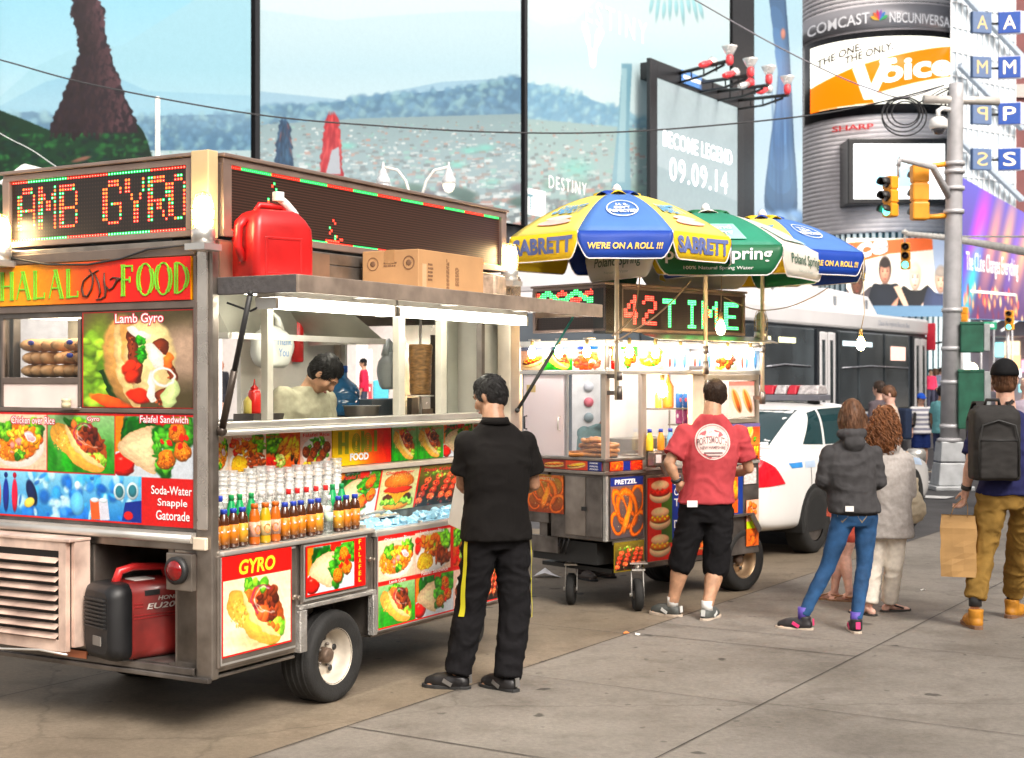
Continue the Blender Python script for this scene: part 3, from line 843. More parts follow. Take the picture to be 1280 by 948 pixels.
def board_b():
    c=Canvas(340,300);c.r=np.random.RandomState(5)
    c.grad((.86,.95,.98),(.74,.88,.94))
    c.poly([(0,.04),(.3,.09),(.5,.07),(.8,.05),(1,.05),(1,.6),(0,.6)],(.80,.91,.95))
    mist(c,.35,(.68,.85,.93),.12,.48)
    c.poly([(0,.40),(.35,.44),(.7,.36),(1,.34),(1,.7),(0,.7)],(.64,.80,.89))
    forest(c,[(0,.47),(.2,.47),(.4,.43),(.7,.40),(1,.34)],FO,560,.58)
    c.poly([(0,.55),(.4,.52),(1,.50),(1,1),(0,1)],(.55,.66,.68));town(c,1300,.53,.98,.12)
    for _ in range(26):c.ell(.35+.65*c.r.rand(),.82+.16*c.r.rand(),.05,.03,[(.14,.24,.20),(.20,.32,.26),(.30,.26,.30)][c.r.randint(3)],0,.6,.4)
    for _ in range(5):c.ell(.3+.6*c.r.rand(),.6+.25*c.r.rand(),.05,.022,(.36,.80,.70),0,.8,.2,alpha=.7)
    mist(c,.42,(.82,.90,.93),.45,1.15)
    for x0,y0,w_,h_,c0,cs in ((.105,.53,.07,.22,(.10,.20,.33),[(.06,.13,.22),(.20,.36,.50),(.12,.24,.38),(.60,.26,.22)]),(.285,.505,.085,.27,(.78,.13,.16),[(.60,.07,.11),(.90,.28,.28),(.70,.10,.14),(.82,.20,.20)])):
        n_=20;P=[(x0-w_*(.22+.34*(k/n_)**.7)+.010*(c.r.rand()-.5),y0+h_*k/n_) for k in range(n_+1)]+[(x0+w_*(.20+.30*(k/n_)**.5)+.010*(c.r.rand()-.5),y0+h_*k/n_) for k in range(n_,-1,-1)]
        c.poly(P,c0)
        for _ in range(150):
            t=c.r.rand();u=c.r.rand()*2-1;c.ell(x0+u*w_*(.18+.30*t**.6),y0+h_*t*.94,.0035,.018+.02*c.r.rand(),cs[c.r.randint(4) if c.r.rand()<.3 else c.r.randint(3)],-14*u,.6,.2,alpha=.7)
    c.poly([(.285,.66),(.312,.645),(.318,.765),(.262,.765)],(.74,.76,.80))
    mist(c,.16,(.80,.90,.94),.35,1.0)
    c.speck(.04);return c
def board_c():
    c=Canvas(270,300);c.r=np.random.RandomState(6)
    c.grad((.90,.97,.98),(.72,.88,.94))
    c.poly([(0,.07),(.1,.12),(.24,.10),(.35,0),(1,0),(1,.5),(0,.5)],(.86,.95,.97))
    mist(c,.3,(.70,.88,.95),.1,.4)
    forest(c,[(0,.36),(.2,.40),(.4,.46),(.55,.52),(1,.56)],[(.50,.70,.82),(.58,.76,.84),(.44,.64,.76),(.66,.82,.86)],380,.62)
    c.poly([(0,.52),(.5,.56),(1,.58),(1,1),(0,1)],(.64,.76,.76));town(c,900,.53,.99,.32)
    for _ in range(70):c.ell(c.r.rand(),.80+.2*c.r.rand(),.04,.025,[(.46,.60,.56),(.58,.70,.66),(.52,.62,.60)][c.r.randint(3)],0,.6,.3)
    c.ell(.25,.74,.12,.06,(.42,.84,.76),0,.9,.1,alpha=.7)
    c.poly([(.475,.28),(.525,.28),(.51,.55),(.52,.86),(.42,.86),(.455,.55)],(.50,.70,.78));c.poly([(.475,.30),(.50,.30),(.49,.8),(.45,.8)],(.66,.82,.87))
    for k in range(9):c.ell(.62+.03*k,.02+.012*(k%3),.012,.05+.03*(k%2),(.45,.70,.74),10-3*k,.5,.4,alpha=.7)
    mist(c,.3,(.90,.97,.98),.4,1.1)
    c.speck(.03);return c
def board_d():
    c=Canvas(80,300);c.r=np.random.RandomState(8)
    c.grad((.74,.90,.97),(.80,.88,.95))
    c.blob([(.30,-.1),(.62,-.08),(.72,.12),(.78,.34),(.84,.60),(.90,.95),(.55,1.02),(.24,.92),(.34,.66),(.48,.42),(.50,.2)],(.34,.50,.68),.4)
    for k in range(14):c.ell(.42+.3*c.r.rand(),.5+.3*c.r.rand(),.03,.25,(.24,.38,.56),6-12*c.r.rand(),.6,.3,alpha=.5)
    c.ell(.62,.15,.06,.03,(.78,.52,.46),0,.4,.3)
    for k in range(12):c.ell(c.r.rand(),.95+.06*c.r.rand(),.25,.04,[(.62,.74,.86),(.46,.60,.76)][k%2],20,.5,.4)
    c.speck(.04);return c
def board_screen():
    c=Canvas(110,170);c.r=np.random.RandomState(9)
    c.grad((.88,.96,.98),(.80,.90,.94));c.poly([(0,.42),(.5,.46),(1,.5),(1,1),(0,1)],(.74,.85,.88));town(c,150,.58,1,.45)
    c.poly([(.36,.66),(.50,.66),(.5,1),(.36,1)],(.56,.66,.70));mist(c,.35,(.92,.97,.98),.2,1.0);return c
def board(name,label,pa,pb,cv,y=-.08,ztop=14.5,zlow=None,emit=.03,em=None):
    xa=FC.side(pa,200,y)[0];xb=FC.side(pb,200,y)[0]
    t=thing(name,label,'billboard',FC.world(xa,y,zlow or zb),FC.ang)
    c=cv[1];H,W_=c.a.shape[:2];U,Vv=c.grid()
    x_=xa+(xb-xa)*U;z_=ztop-(ztop-(zlow or zb))*Vv;X_=FC.C[0]+FC.u[0]*x_+FC.v[0]*y;Y_=FC.C[1]+FC.u[1]*x_+FC.v[1]*y
    j_=np.clip((CX+FPX*X_/Y_-pa)/(pb-pa)*W_,0,W_-1).astype(int);i_=np.clip((HY-FPX*(z_-EYE)/Y_)/285*H,0,H-1).astype(int);c.a=c.a[i_,j_]
    w=xb-xa;h=ztop-(zlow or zb)
    sheet('printed_panel',[(0,0,0),(w,0,0),(w,0,h),(0,0,h)],image_mat(cv[0],cv[1],.4,emit,.49,dirt=.02),t,.05)
    return t,w,h
def ztop_at(px,y=-.08):
    x,z=FC.side(px,0,y);return z
T,w,h=board('printed_billboard','leftmost billboard, a dark rock stack on a mossy green knoll before misty blue hills',-8,313.5,('board_knoll',board_a()),ztop=ztop_at(311)+.4,zlow=4.9)
T,w,h=board('printed_billboard','billboard of red cloth above a misty valley town, directly behind the street lamps',320.5,651,('board_town',board_b()),ztop=ztop_at(650)+.4)
T,w,h=board('printed_billboard','billboard with a slim pale tower and DESTINY lettering, above the first umbrella',655.5,912,('board_tower',board_c()),ztop=ztop_at(911)+.4)
def bl(px,py,y=-.08):
    x,z=FC.side(px,py,y);o=FC.side(658,200,y)[0];return x-o,z-zb
for s,pa,pb,pt,pbt in (('DESTINY',688,735,221,241),('T',658,666,251,266)):
    a=bl(pa,pbt if s=='T' else 228);b=bl(pb,221 if s=='T' else 229)
    if s=='T':
        a=bl(656+3,268);b=bl(684,248);sheet('rating_plate',[(a[0],-.012,a[1]),(b[0],-.012,a[1]),(b[0],-.012,b[1]+.2),(a[0],-.012,b[1]+.2)],mat('plate_white',(.8,.84,.86),.5),T,.01)
        text('lettering',s,mat('plate_ink',(.12,.25,.30),.5),T,(a[0]+.12,-.02,a[1]+.15),(1,0,0),.3,.5)
    else:
        text('lettering',s,white_e,T,(a[0],-.01,bl(690,236)[1]),(1,0,0),b[0]-a[0],.42,bold=.0,space=1.25)
a=bl(715,12);text('lettering','DESTINY',white_e,T,(a[0],-.01,a[1]-.2),(1,0,0),bl(810,20)[0]-a[0],.8,bold=0.0,space=1.4)
m=MB()
ex=bl(742,58)
def mark(px,py):q=bl(px,py);return (q[0],-.012,q[1])
P=[(731,28),(735,30),(739,45),(740,60),(742.5,63),(745,60),(746,45),(749,37),(754,36),(757,42),(753,52),(748,62),(746,84),(743,86),(740,84),(737,60),(732,46),(729,36)]
m.prism(P,lambda x,y:mark(x,y),lambda x,y:(mark(x,y)[0],-.002,mark(x,y)[2]));m.build('emblem',white_e,T)
T,w,h=board('printed_billboard','tall narrow billboard of hanging blue cloth between the black pier and the round tower',940,1003,('board_cloth',board_d()),ztop=ztop_at(1003)+.4)
fx0,fz0=FC.side(813,72,-.8);fx1=FC.side(930,145,-.8)[0]
T=thing('framed_screen','black framed portrait screen reading BECOME LEGEND 09.09.14','screen',FC.world(fx0,-.8,0),FC.ang)
w=fx1-fx0;zt=fz0
wi=FC.side(822,200,-.8)[0]-fx0;wr=FC.side(923,200,-.8)[0]-fx0
zi=FC.side(822,97,-.8)[1]
m=MB();m.box(0,wi,0,.16,4.5,zt);m.box(wr,w,.002,.16,4.5,zt-.002);m.box(wi,wr,.003,.7,zi,zt-.003);m.box(wi,wr,.05,.7,4.5,5.0)
m.build('frame',mat('black_frame',(.012,.012,.014),.4),T,.02)
sheet('screen_panel',[(wi,.04,5.0),(wr,.04,5.0),(wr,.04,zi),(wi,.04,zi)],image_mat('board_screen',board_screen(),.3,.12,.28),T,.02)
def fl(px,py):x,z=FC.side(px,py,-.8);return x-fx0,z
a=fl(830,187);b=fl(916,200)
wl_=mat('lit_white_letters',(.9,.9,.9),.4,emit=.8,ecol=(1,1,1))
text('lettering','BECOME LEGEND',wl_,T,(a[0],.03,(a[1]+b[1])/2-.05),(1,0,0),b[0]-a[0],.58,bold=.012,space=1.1)
a=fl(838,222);b=fl(910,230)
text('lettering','09.09.14',wl_,T,(a[0],.03,(a[1]+b[1])/2-.25),(1,0,0),b[0]-a[0],.85,bold=0.0,space=1.15)
lg=fl(851,100);lg2=fl(876,106)
m=MB();m.box(lg[0],lg2[0],-.05,-.005,zi+.12,zi+.62);m.build('badge',mat('badge_blue',(.08,.22,.55),.4),T,.08)
m=MB();m.box(lg[0]+.12,lg2[0]-.12,-.06,-.052,zi+.30,zi+.44);m.build('badge_bar',white_e,T)
spot_red=mat('spotlight_red',(.80,.05,.06),.4);spot_w=mat('spotlight_reflector',(.80,.78,.76),.25,.4)
spec=[((862,90),(912,76),'bare arm'),((888,102),(940,94),''),((910,113),(960,107),''),((936,124),(985,119),'')]
arm_lab=['topmost black lamp arm, above the framed screen','second black lamp arm down, above the framed screen','third black lamp arm down, above the framed screen','lowest black lamp arm, near the blue cloth billboard']
for k,((ax,ay),(bx,by),_) in enumerate(spec):
    p0x,p0z=FC.side(ax,ay,-1.2);p1=FC.side(bx,by,-3.6)
    a_w=FC.world(p0x,-.78,p0z);b_w=FC.world(p1[0],-3.6,p1[1])
    t=thing('lamp_arm',arm_lab[k],'lamp arm',a_w,0,'lamp arms above the framed screen')
    mm=MB();d=b_w-a_w
    mm.tube([(0,0,0),d*.5,d],.07,6);mm.tube([(0,0,-.35),d*.5+V((0,0,-.3)),d*.9+V((0,0,-.1))],.045,6);mm.build('bracket',black,t)
    for i in range(1,4):m2=MB();m2.tube([d*(i*.25),d*(i*.25)+V((0,0,-.33+i*.02))],.03,5);m2.build('strut',black,t)
sl_=[(912,68,82,0),(938,84,97,0),(961,93,106,0),(984,105,118,0),(882,80,86,1),(911,93,99,1),(930,104,112,1),(953,114,119,1)]
sl_lab=['highest upright reflector spotlight by the black pier','second upright reflector spotlight, on the second arm','third upright reflector spotlight, before the blue cloth billboard','lowest and rightmost upright reflector spotlight','small red lamp head lying on the topmost arm','small red and white lamp head lying on the second arm','white tilted lamp head hanging on the third arm','small red lamp head lying on the lowest arm']
for k,(px,y0,y1,kind) in enumerate(sl_):
    x,z=FC.side(px,y1,-3.6 if kind==0 else -2.6)
    t=thing('spotlight',sl_lab[k],'spotlight',FC.world(x,-3.6 if kind==0 else -2.6,z),FC.ang,'spotlights above the framed screen')
    if kind==0:
        mm=MB();mm.lathe([(.08,0),(.13,.1),(.13,.30),(.10,.34)],n=10);mm.build('housing',spot_red,t)
        mm=MB();mm.lathe([(.11,.34),(.17,.45),(.26,.62),(.28,.66),(.25,.66),(.15,.5),(0,.42)],n=14);mm.build('reflector',spot_w,t)
    else:
        mm=MB();mm.tube([(-.42,0,.05),(-.1,0,.12),(.35,0,.26)],[.08,.13,.10],8);mm.build('housing',spot_red if k!=6 else spot_w,t)
        mm=MB();mm.tube([(.35,0,.26),(.55,0,.33)],[.13,.20],8);mm.build('reflector',spot_w if k!=6 else spot_red,t)
# ================================================================== round tower with screens
TD=72.0
tcx=(1105-CX)/FPX*TD;tr=4.15
tw=thing('round_tower','rounded silver corner tower with ribbed metal bands and a teal glass base','building',(tcx,TD,0))
def tz(py,Y=TD-4.1):return EYE-(py-HY)/FPX*Y
def cyl(name,r,z0,z1,m_,steps=1,a=None):
    mm=MB();mm.lathe([(r,z0),(r,z1)],n=64);return mm.build(name,m_,tw)
def cylpt(px,z,r):
    """point on the tower front (local) that a photo column meets"""
    k=(px-CX)/FPX
    A=1+k*k;B=-2*(k*tcx+TD);C_=tcx*tcx+TD*TD-r*r
    Y=(-B-math.sqrt(max(0,B*B-4*A*C_)))/(2*A)
    return V((k*Y-tcx,Y-TD,z))
rib_m=mat('ribbed_silver',(.84,.80,.83),.42,.0,.08,2)
mm=MB();prof=[]
z=3.0
zs0,zs1=tz(290),tz(-60)
nb=62
for i in range(nb):
    z=zs0+(zs1-zs0)*i/nb;hh=(zs1-zs0)/nb
    prof+=[(tr-.035,z),(tr,z+hh*.2),(tr,z+hh*.86),(tr-.035,z+hh*.98)]
mm.lathe(prof,n=72);mm.build('ribbed_cladding',rib_m,tw)
mm=MB()
for i in range(84):
    a=2*math.pi*i/84
    mm.beam((math.cos(a)*(tr-.12),math.sin(a)*(tr-.12),tz(500)),(math.cos(a)*(tr-.12),math.sin(a)*(tr-.12),tz(268)),.10,.16)
mm.build('fin',mat('pale_fin',(.55,.66,.70),.4,.3),tw)
cyl('glass_base',tr-.15,0,tz(264),mat('teal_glass',(.06,.16,.20),.12,.2,.3,2),1)
def bandmesh(name,r,pa,pb,pyt,pyb,m_,thick=.12,emit=None):
    mm=MB();n=28;vs=[]
    for i in range(n+1):
        px=pa+(pb-pa)*i/n
        for rr in (r,r-thick):
            for zz in (tz(pyb),tz(pyt)):
                vs.append(cylpt(px,zz,rr) if rr==r else cylpt(px,zz,r)*1.0-V((0,-thick,0)))
    fs=[]
    for i in range(n):
        b=i*4
        fs+=[(b,b+4,b+5,b+1),(b+2,b+3,b+7,b+6),(b+1,b+5,b+7,b+3),(b,b+2,b+6,b+4)]
    fs+=[(0,1,3,2),(n*4,n*4+2,n*4+3,n*4+1)]
    mm.add(vs,fs,0,True)
    me=mm.mesh(name,m_);o=link(name,me,tw)
    uv=me.uv_layers.new(name='UVMap')
    for l in me.loops:
        c=me.vertices[l.vertex_index].co
        k=(c.x+tcx)/(c.y+TD);px=CX+k*FPX
        uv.data[l.index].uv=((px-pa)/(pb-pa),(c.z-tz(pyb))/(tz(pyt)-tz(pyb)))
    return o
cyl('name_band',tr+.12,tz(34),tz(6),mat('silver_band',(.42,.41,.44),.35,.3,.05,1))
cyl('top_glass',tr-.02,tz(6),tz(-10),mat('dark_glass_band',(.05,.07,.09),.15,.2))
bandmesh('screen_frame',tr+.10,1006,1200,38,142,mat('screen_black',(.008,.008,.010),.3),.3)
def voice_canvas():
    c=Canvas(190,90,(1,.99,.93));c.r=np.random.RandomState(2)
    c.poly([(0,.62),(.30,.42),(.42,.86),(.44,.98),(0,1)],(.98,.46,.03))
    c.poly([(.34,.40),(1,.10),(1,.55),(.42,.86)],(.98,.46,.03))
    c.poly([(.29,.44),(.37,.38),(.42,.70),(.50,.34),(.58,.32),(.44,.92),(.37,.92)],(1,1,1))
    return c
bandmesh('lit_screen',tr+.13,1013,1194,46,130,image_mat('screen_voice',voice_canvas(),.3,.80,.5,dirt=0),.02)
def cyl_text(s,pa,pb,pyb,pyt,m_,r,dy=0.0,**k):
    """letters bent round the tower; dy tilts the line (pixels over its width)"""
    def fn(u,v):
        px=pa+(pb-pa)*u
        return cylpt(px,tz(pyb+dy*u+(pyt-pyb)*v),r)
    return text_fn('lettering',s,m_,tw,fn,**k)
silv=mat('pale_silver_letters',(.86,.85,.87),.35,.1,emit=.15);scr_w=mat('screen_white_letters',(.9,.9,.9),.4,emit=.7,ecol=(1,1,1));ink=mat('ink_letters',(.10,.07,.05),.5)
cyl_text('COMCAST',1009,1087,31,17,silv,tr+.16,-3,bold=.01)
cyl_text('NBCUNIVERSAL',1112,1193,29,16,silv,tr+.16,4,bold=.01)
pc=[(.90,.55,.05),(.90,.20,.05),(.75,.05,.12),(.30,.10,.55),(.05,.25,.70),(.05,.50,.15)]
for k in range(6):
    a0=R(12+k*26);mm=MB();pts=[(0,0)]+[(math.cos(a0+R(26)*j/4)*(1-.15*abs(j-2)),math.sin(a0+R(26)*j/4)*(1-.15*abs(j-2))) for j in range(5)]
    mm.prism([(1099+12*x,26-14*y) for x,y in pts],lambda x,y:cylpt(x,tz(y),tr+.18),lambda x,y:cylpt(x,tz(y),tr+.12))
    mm.build('emblem_feather',mat('feather_%d'%k,pc[5-k],.4),tw)
cyl_text('THE ONE.',1021,1077,75,65,ink,tr+.17,-14,bold=0.03)
cyl_text('THE ONLY.',1056,1117,77,67,ink,tr+.17,-14,bold=0.03)
cyl_text('the',1099,1121,83,73,scr_w,tr+.17,-3,bold=.05)
cyl_text('oice',1100,1190,106,79,scr_w,tr+.18,-13,bold=.035)
cyl_text('SHARP',1040,1092,160,153,red_e,tr+.16,1,bold=.02)
t=thing('wall_screen','white lit landscape screen on the round tower behind the traffic signals','screen',(tcx,TD,0))
def wp(px,py,dy=-tr-.5):p=at(px,py,TD+dy);return (p.x-tcx,dy,p.z)
mm=MB();a=wp(1060,255);b=wp(1187,173);mm.box(a[0],b[0],-tr-.5,-tr+1.6,a[2],b[2]);mm.build('frame',mat('screen_black'),t) if False else mm.build('frame',_mats['screen_black'],t,.05)
cv=Canvas(110,70,(1,1,1));cv.sub(.20,.20,.75,.78).grad((.72,.88,.93),(.60,.82,.90));cv.ell(.52,.40,.16,.1,(.85,.94,.96),0,.6,.2)
a=wp(1067,249,-tr-.52);b=wp(1181,180,-tr-.52)
sheet('screen_panel',[a,(b[0],a[1],a[2]),b,(a[0],a[1],b[2])],image_mat('screen_white',cv,.3,.85,.5,dirt=0),t,.015)
a=wp(1108,214,-tr-.52);text('lettering','ALDOS',white_e,t,(a[0],a[1],a[2]),(1,0,0),1.1,.35,bold=.01)
t=thing('cast_billboard','billboard with three standing people under an orange stripe, at the tower foot','billboard',(tcx,TD,0))
def cast_canvas():
    c=Canvas(160,110,(1,.96,.88));c.r=np.random.RandomState(2)
    c.poly([(0,.06),(.62,0),(1,0),(1,.12),(.4,.2),(0,.34)],(.95,.42,.18))
    c.poly([(.80,0),(1,0),(1,1),(.85,1)],(.72,.78,.88))
    for x,s_,sk,hr,cl in ((.10,.8,(.36,.22,.15),(.1,.08,.07),(.30,.27,.28)),(.36,1.0,(.72,.50,.40),(.16,.11,.09),(.10,.11,.14)),(.64,.9,(.95,.78,.68),(.97,.90,.74),(.06,.06,.08)),(.88,.85,(.80,.62,.52),(.66,.60,.55),(.18,.22,.34))):
        y=1-.78*s_
        c.blob([(x-.13,.62+.1*(1-s_)),(x-.04,y+.36),(x+.05,y+.36),(x+.14,.62),(x+.17,1.1),(x-.16,1.1)],cl,.3)
        c.ell(x,y+.18,.065,.19,hr,0,.2,.3);c.ell(x,y+.22,.052,.16,sk,0,.15,.5)
        c.ell(x+.1,.85,.035,.2,sk,40,.2,.4)
        dk=tuple(v*.35 for v in sk)
        for q in (-1,1):c.ell(x+q*.02,y+.20,.010,.012,dk,0,.4,0);c.ell(x+q*.021,y+.175,.014,.006,dk,0,.5,0)
        c.ell(x,y+.30,.016,.009,(.62,.25,.22),0,.4,0);c.ell(x+.004,y+.25,.006,.02,tuple(v*.8 for v in sk),0,.6,0);c.ell(x,y+.10,.056,.07,hr,0,.3,.2)
    c.poly([(.44,.62),(.56,.94),(.60,.92),(.50,.60)],(.94,.76,.64))
    c.sub(0,.86,1,1).fill((.38,.52,.64));return c
a=wp(1058,396,-tr-1.4);b=wp(1192,298,-tr-1.4)
sheet('printed_panel',[a,(b[0],a[1],a[2]),b,(a[0],a[1],b[2])],image_mat('board_cast',cast_canvas(),.4,.25,.85,dirt=.03),t,.05)
a=wp(1072,324,-tr-1.41);text('lettering','ce',white_e,t,a,(1,0,.2),1.5,.7,uz=(-.2,0,1),bold=.05,shear=.2)
# ================================================================== right hand street wall
gb=thing('glass_building','pale glass curtain-wall building with diagonal bracing behind the letter signs','building',(0,0,0))
GF=Frame((at(1188,474,64).x,64),(.80,.60))
gL=GF.side(1268,400)[0]
mm=MB();c=[GF.world(0,0),GF.world(gL,0),GF.world(gL,9),GF.world(0,9)]
c[2]=c[1]*1.12;c[3]=c[0]*1.12;mm.prism([(p.x,p.y) for p in c],lambda x,y:(x,y,8.0),lambda x,y:(x,y,34));mm.build('glass_wall',mat('pale_glass',(.62,.70,.76),.18,.2,.12,.6),gb)
mm=MB()
for k in range(13):a=GF.world(gL*k/12,-.04,8.0);b=GF.world(gL*k/12,-.04,34);mm.beam(a,b,.06,.06)
for k in range(24):a=GF.world(0,-.05,8.6+1.1*k);b=GF.world(gL,-.05,8.6+1.1*k);mm.beam(a,b,.05,.05)
mm.build('mullion',mat('white_mullion',(.70,.72,.75),.4),gb)
for k in range(6):
    mm=MB();mm.beam(GF.world(.1,-.4,25.5-3.3*k),GF.world(gL,-.4,23.2-3.3*k),.22,.22);mm.build('brace',mat('brace_steel',(.40,.46,.54),.4,.3),gb)
rb=thing('brown_building','dark red-brown building at the right edge behind the blue letter signs','building',(0,0,0))
a=at(1264,474,88)
mm=MB();mm.box(a.x,a.x+16,88,100,6,40);mm.build('wall',mat('red_brown_brick',(.17,.06,.06),.8,0,.2,1),rb)
for k in range(6):mm=MB();mm.box(a.x-.1,a.x+16,87.8,87.99,10.5+4.2*k,11.3+4.2*k);mm.build('stone_band',mat('pale_stone_band',(.45,.38,.36),.7),rb)
blue_b=mat('sign_blue',(.012,.06,.30),.4,emit=.05,ecol=(.01,.08,.4));gold=mat('sign_cream',(.95,.78,.42),.4,emit=.5,ecol=(1,.86,.5))
dull_b=mat('sign_dull_blue',(.07,.12,.24),.5);dull_g=mat('sign_dull_gold',(.55,.42,.18),.5)
for k,(ch,py) in enumerate((('A',28),('M',84),('P',142),('S',199))):
    for side in (0,1):
        px=1262 if side else 1228
        Y=58.0;p=at(px,py,Y);s_=.43
        lab=('bright blue sign with cream letter %s, in the right column'%ch) if side else ('dull blue sign with mirrored gold %s, in the left column'%ch)
        t=thing('letter_sign',lab,'sign',p,R(-12 if side else 14),'square letter signs on the glass building')
        mm=MB();mm.box(-s_,s_,0,.22,-s_,s_);mm.build('box',blue_b if side else dull_b,t,.02)
        if side:
            mm=MB();mm.box(-s_-.03,s_+.03,.04,.20,s_+.002,s_+.03);mm.box(-s_-.03,s_+.03,.04,.20,-s_-.03,-s_-.002);mm.box(s_+.002,s_+.2,.04,.2,-s_,s_);mm.build('edge',mat('sign_edge',(.62,.62,.70),.4),t)
        x0,w_=(-.24,.48) if side else (.24,-.48)
        text_fn('letter',ch,gold if side else dull_g,t,lambda u,v:V((x0+w_*u,-.006,-.27+.54*v)),bold=0)
        mm=MB();mm.tube([(s_*(-1 if side else 1),.12,0),((-.95 if side else .95),.12,0)],.05,6);mm.build('bracket',black,t)
t=thing('colour_screen','large glowing purple and orange street screen at the right edge','screen',(0,0,0))
def aurora():
    c=Canvas(100,150);c.r=np.random.RandomState(3);c.grad((.30,.26,.62),(.30,.18,.34))
    for x,col,w_ in ((.05,(.22,.30,.95),.14),(.2,(.80,.16,.85),.13),(.1,(.10,.72,.62),.10),(.38,(.80,.50,.40),.1),(.55,(.92,.62,.38),.1),(.68,(.45,.30,.62),.08),(.8,(.90,.60,.40),.12),(.95,(.52,.38,.42),.1)):
        c.ell(x,.35 if x>.15 else .75,w_,.6,col,12,.9,.2,alpha=.8)
    for k in range(60):c.ell(c.r.rand(),.72+.28*c.r.rand(),.015,.06,[(.98,.58,.30),(.85,.25,.2),(.4,.12,.2),(1,.8,.5)][k%4],0,.6,.3,alpha=.8)
    return c
CF=Frame((at(1204,474,52).x,52.0),(.62,.78))
def cpt(px,py,y=0):x,z=CF.side(px,py,y);p=CF.world(x,y,z);return p
a,b,c_,d_=cpt(1203,398),cpt(1296,402),cpt(1296,275),cpt(1203,222)
sheet('screen_panel',[a,b,c_,d_],image_mat('screen_aurora',aurora(),.3,.75,.4,dirt=0),t,.3)
o=cpt(1207,345,-.03);e=cpt(1272,353,-.03);ux=(e-o);text('lettering','The CLine Changes Everything',white_e,t,o,ux,ux.length,.9,off=.02,bold=.01)
o=cpt(1213,364,-.03);e=cpt(1270,369,-.03);ux=(e-o).normalized();mm=MB();mm.beam(o,e,.10,.01,up=(0,1,0));mm.build('text_line',white_e,t)
for k,(pa,pb,ya,yb,Y,col,lab) in enumerate(((1196,1300,396,420,95,(.42,.40,.52),'long grey canopy above the far shop fronts at right'),(1160,1190,378,470,110,(.70,.66,.70),'pale far building seen past the front of the bus'),(1205,1240,420,470,105,(.85,.55,.45),'far building with orange lit front beyond the green box'),(1236,1310,420,480,100,(.55,.48,.55),'far grey building behind the black cap'))):
    a=at(pa,yb,Y);b=at(pb,ya,Y)
    t=thing('far_building',lab,'building',(a.x,Y,0))
    mm=MB();mm.box(0,b.x-a.x,0,6,0 if k else a.z,b.z);mm.build('wall',mat('far_wall_%d'%k,col,.6,0,.2,.4),t)
    if k:
        for j in range(16):
            w_=(b.x-a.x)/(4+j%4);x_=rnd.random()*(b.x-a.x-w_);z_=.6+rnd.random()*(b.z-1.6)
            cc=[(1,.75,.45),(.95,.12,.16),(.9,.9,.95),(.3,.8,.8),(1,.55,.25),(.95,.4,.55)][j%6]
            mm=MB();mm.box(x_,x_+w_,-.08,-.01,z_,z_+.5+rnd.random()*.5);mm.build('lit_sign',mat('lit_sign_%d'%(j%6),cc,.4,emit=.8,ecol=cc),t)
fac=mat('brown_block_wall',(.34,.29,.26),.75,0,.35,.5);fac2=mat('grey_block_wall',(.36,.34,.33),.7,0,.3,.4);win_m=mat('dark_windows',(.02,.025,.03),.1)  # out-of-view blocks added to cut low skylight and deepen contrast
for lab,F_,L2,H2,m_ in (('unseen brown block behind the viewer, added to cut skylight',Frame((34,-15),(-1,-.12)),80,8,fac),('unseen grey block right of the pavement, added to cut skylight',Frame((15.5,36),(-.05,-1)),50,13,fac2)):
    t=thing('skylight_block',lab,'building',F_.world(0,0,0),F_.ang)
    mm=MB();mm.box(0,L2,0,12,0,H2);mm.build('wall',m_,t)
    for k in range(int(H2/3.6)):
        mm=MB()
        for j in range(int(L2/3.2)):mm.box(.8+3.2*j,2.6+3.2*j,-.05,-.004,1.2+3.6*k,3.2+3.6*k)
        mm.build('window_row',win_m,t)
# ================================================================== street furniture
PD=22.1
pp=at(1187,474,PD);pole=thing('signal_pole','tall grey traffic signal pole with boxy base beside the green cabinets','pole',(pp.x,PD,0))
m=MB();m.hexa([(-.30,-.30,0),(.30,-.30,0),(.30,.30,0),(-.30,.30,0),(-.30,-.30,.07),(.30,-.30,.07),(.30,.30,.07),(-.30,.30,.07)])
m.hexa([(-.24,-.24,.072),(.24,-.24,.072),(.24,.24,.072),(-.24,.24,.072),(-.20,-.20,.42),(.20,-.20,.42),(.20,.20,.42),(-.20,.20,.42)])
m.hexa([(-.195,-.195,.435),(.195,-.195,.435),(.195,.195,.435),(-.195,.195,.435),(-.17,-.17,.74),(.17,-.17,.74),(.17,.17,.74),(-.17,.17,.74)])
m.build('base',mat('base_grey',(.48,.49,.50),.5,.35,.18,6),pole,.015)
zt_=EYE+(HY-105)/FPX*PD
m=MB();lx=.10
m.lathe([(.145,.74),(.135,3.0),(.115,6.0),(.11,zt_)],n=20)
m.v=[(x+lx*(z-.74)/5.5,y,z) for x,y,z in m.v];m.build('shaft',grey_m,pole)
def pz(py):return EYE-(py-HY)/FPX*PD
def pxl(px):return (px-CX)/FPX*PD-pp.x
m=MB();m.lathe([(.19,.74),(.19,.78),(.15,.80)],n=20);m.build('base_ring',grey_m,pole)
for py in (388,436,478,533,205,215,236,265):m=MB();m.lathe([(.155,pz(py)-.03),(.155,pz(py)+.03)],(lx*(pz(py)-.74)/5.5,0,0),20);m.build('collar',mat('collar_pale',(.58,.57,.58),.45,.2),pole)
m=MB();m.tube([(pxl(1153),-.05,pz(125)),(pxl(1250),.05,pz(126))],.065,12);m.build('cross_bar',mat('pale_bar',(.60,.56,.52),.5,.2),pole)
m=MB()
for px,py in ((1158,208),(1158,272)):
    m.tube([(pxl(1150),-.02,pz(py)),(pxl(1170),0,pz(py-1)),(pxl(1190),0,pz(py-4 if py<240 else py-3))],[.035,.04,.045],8)
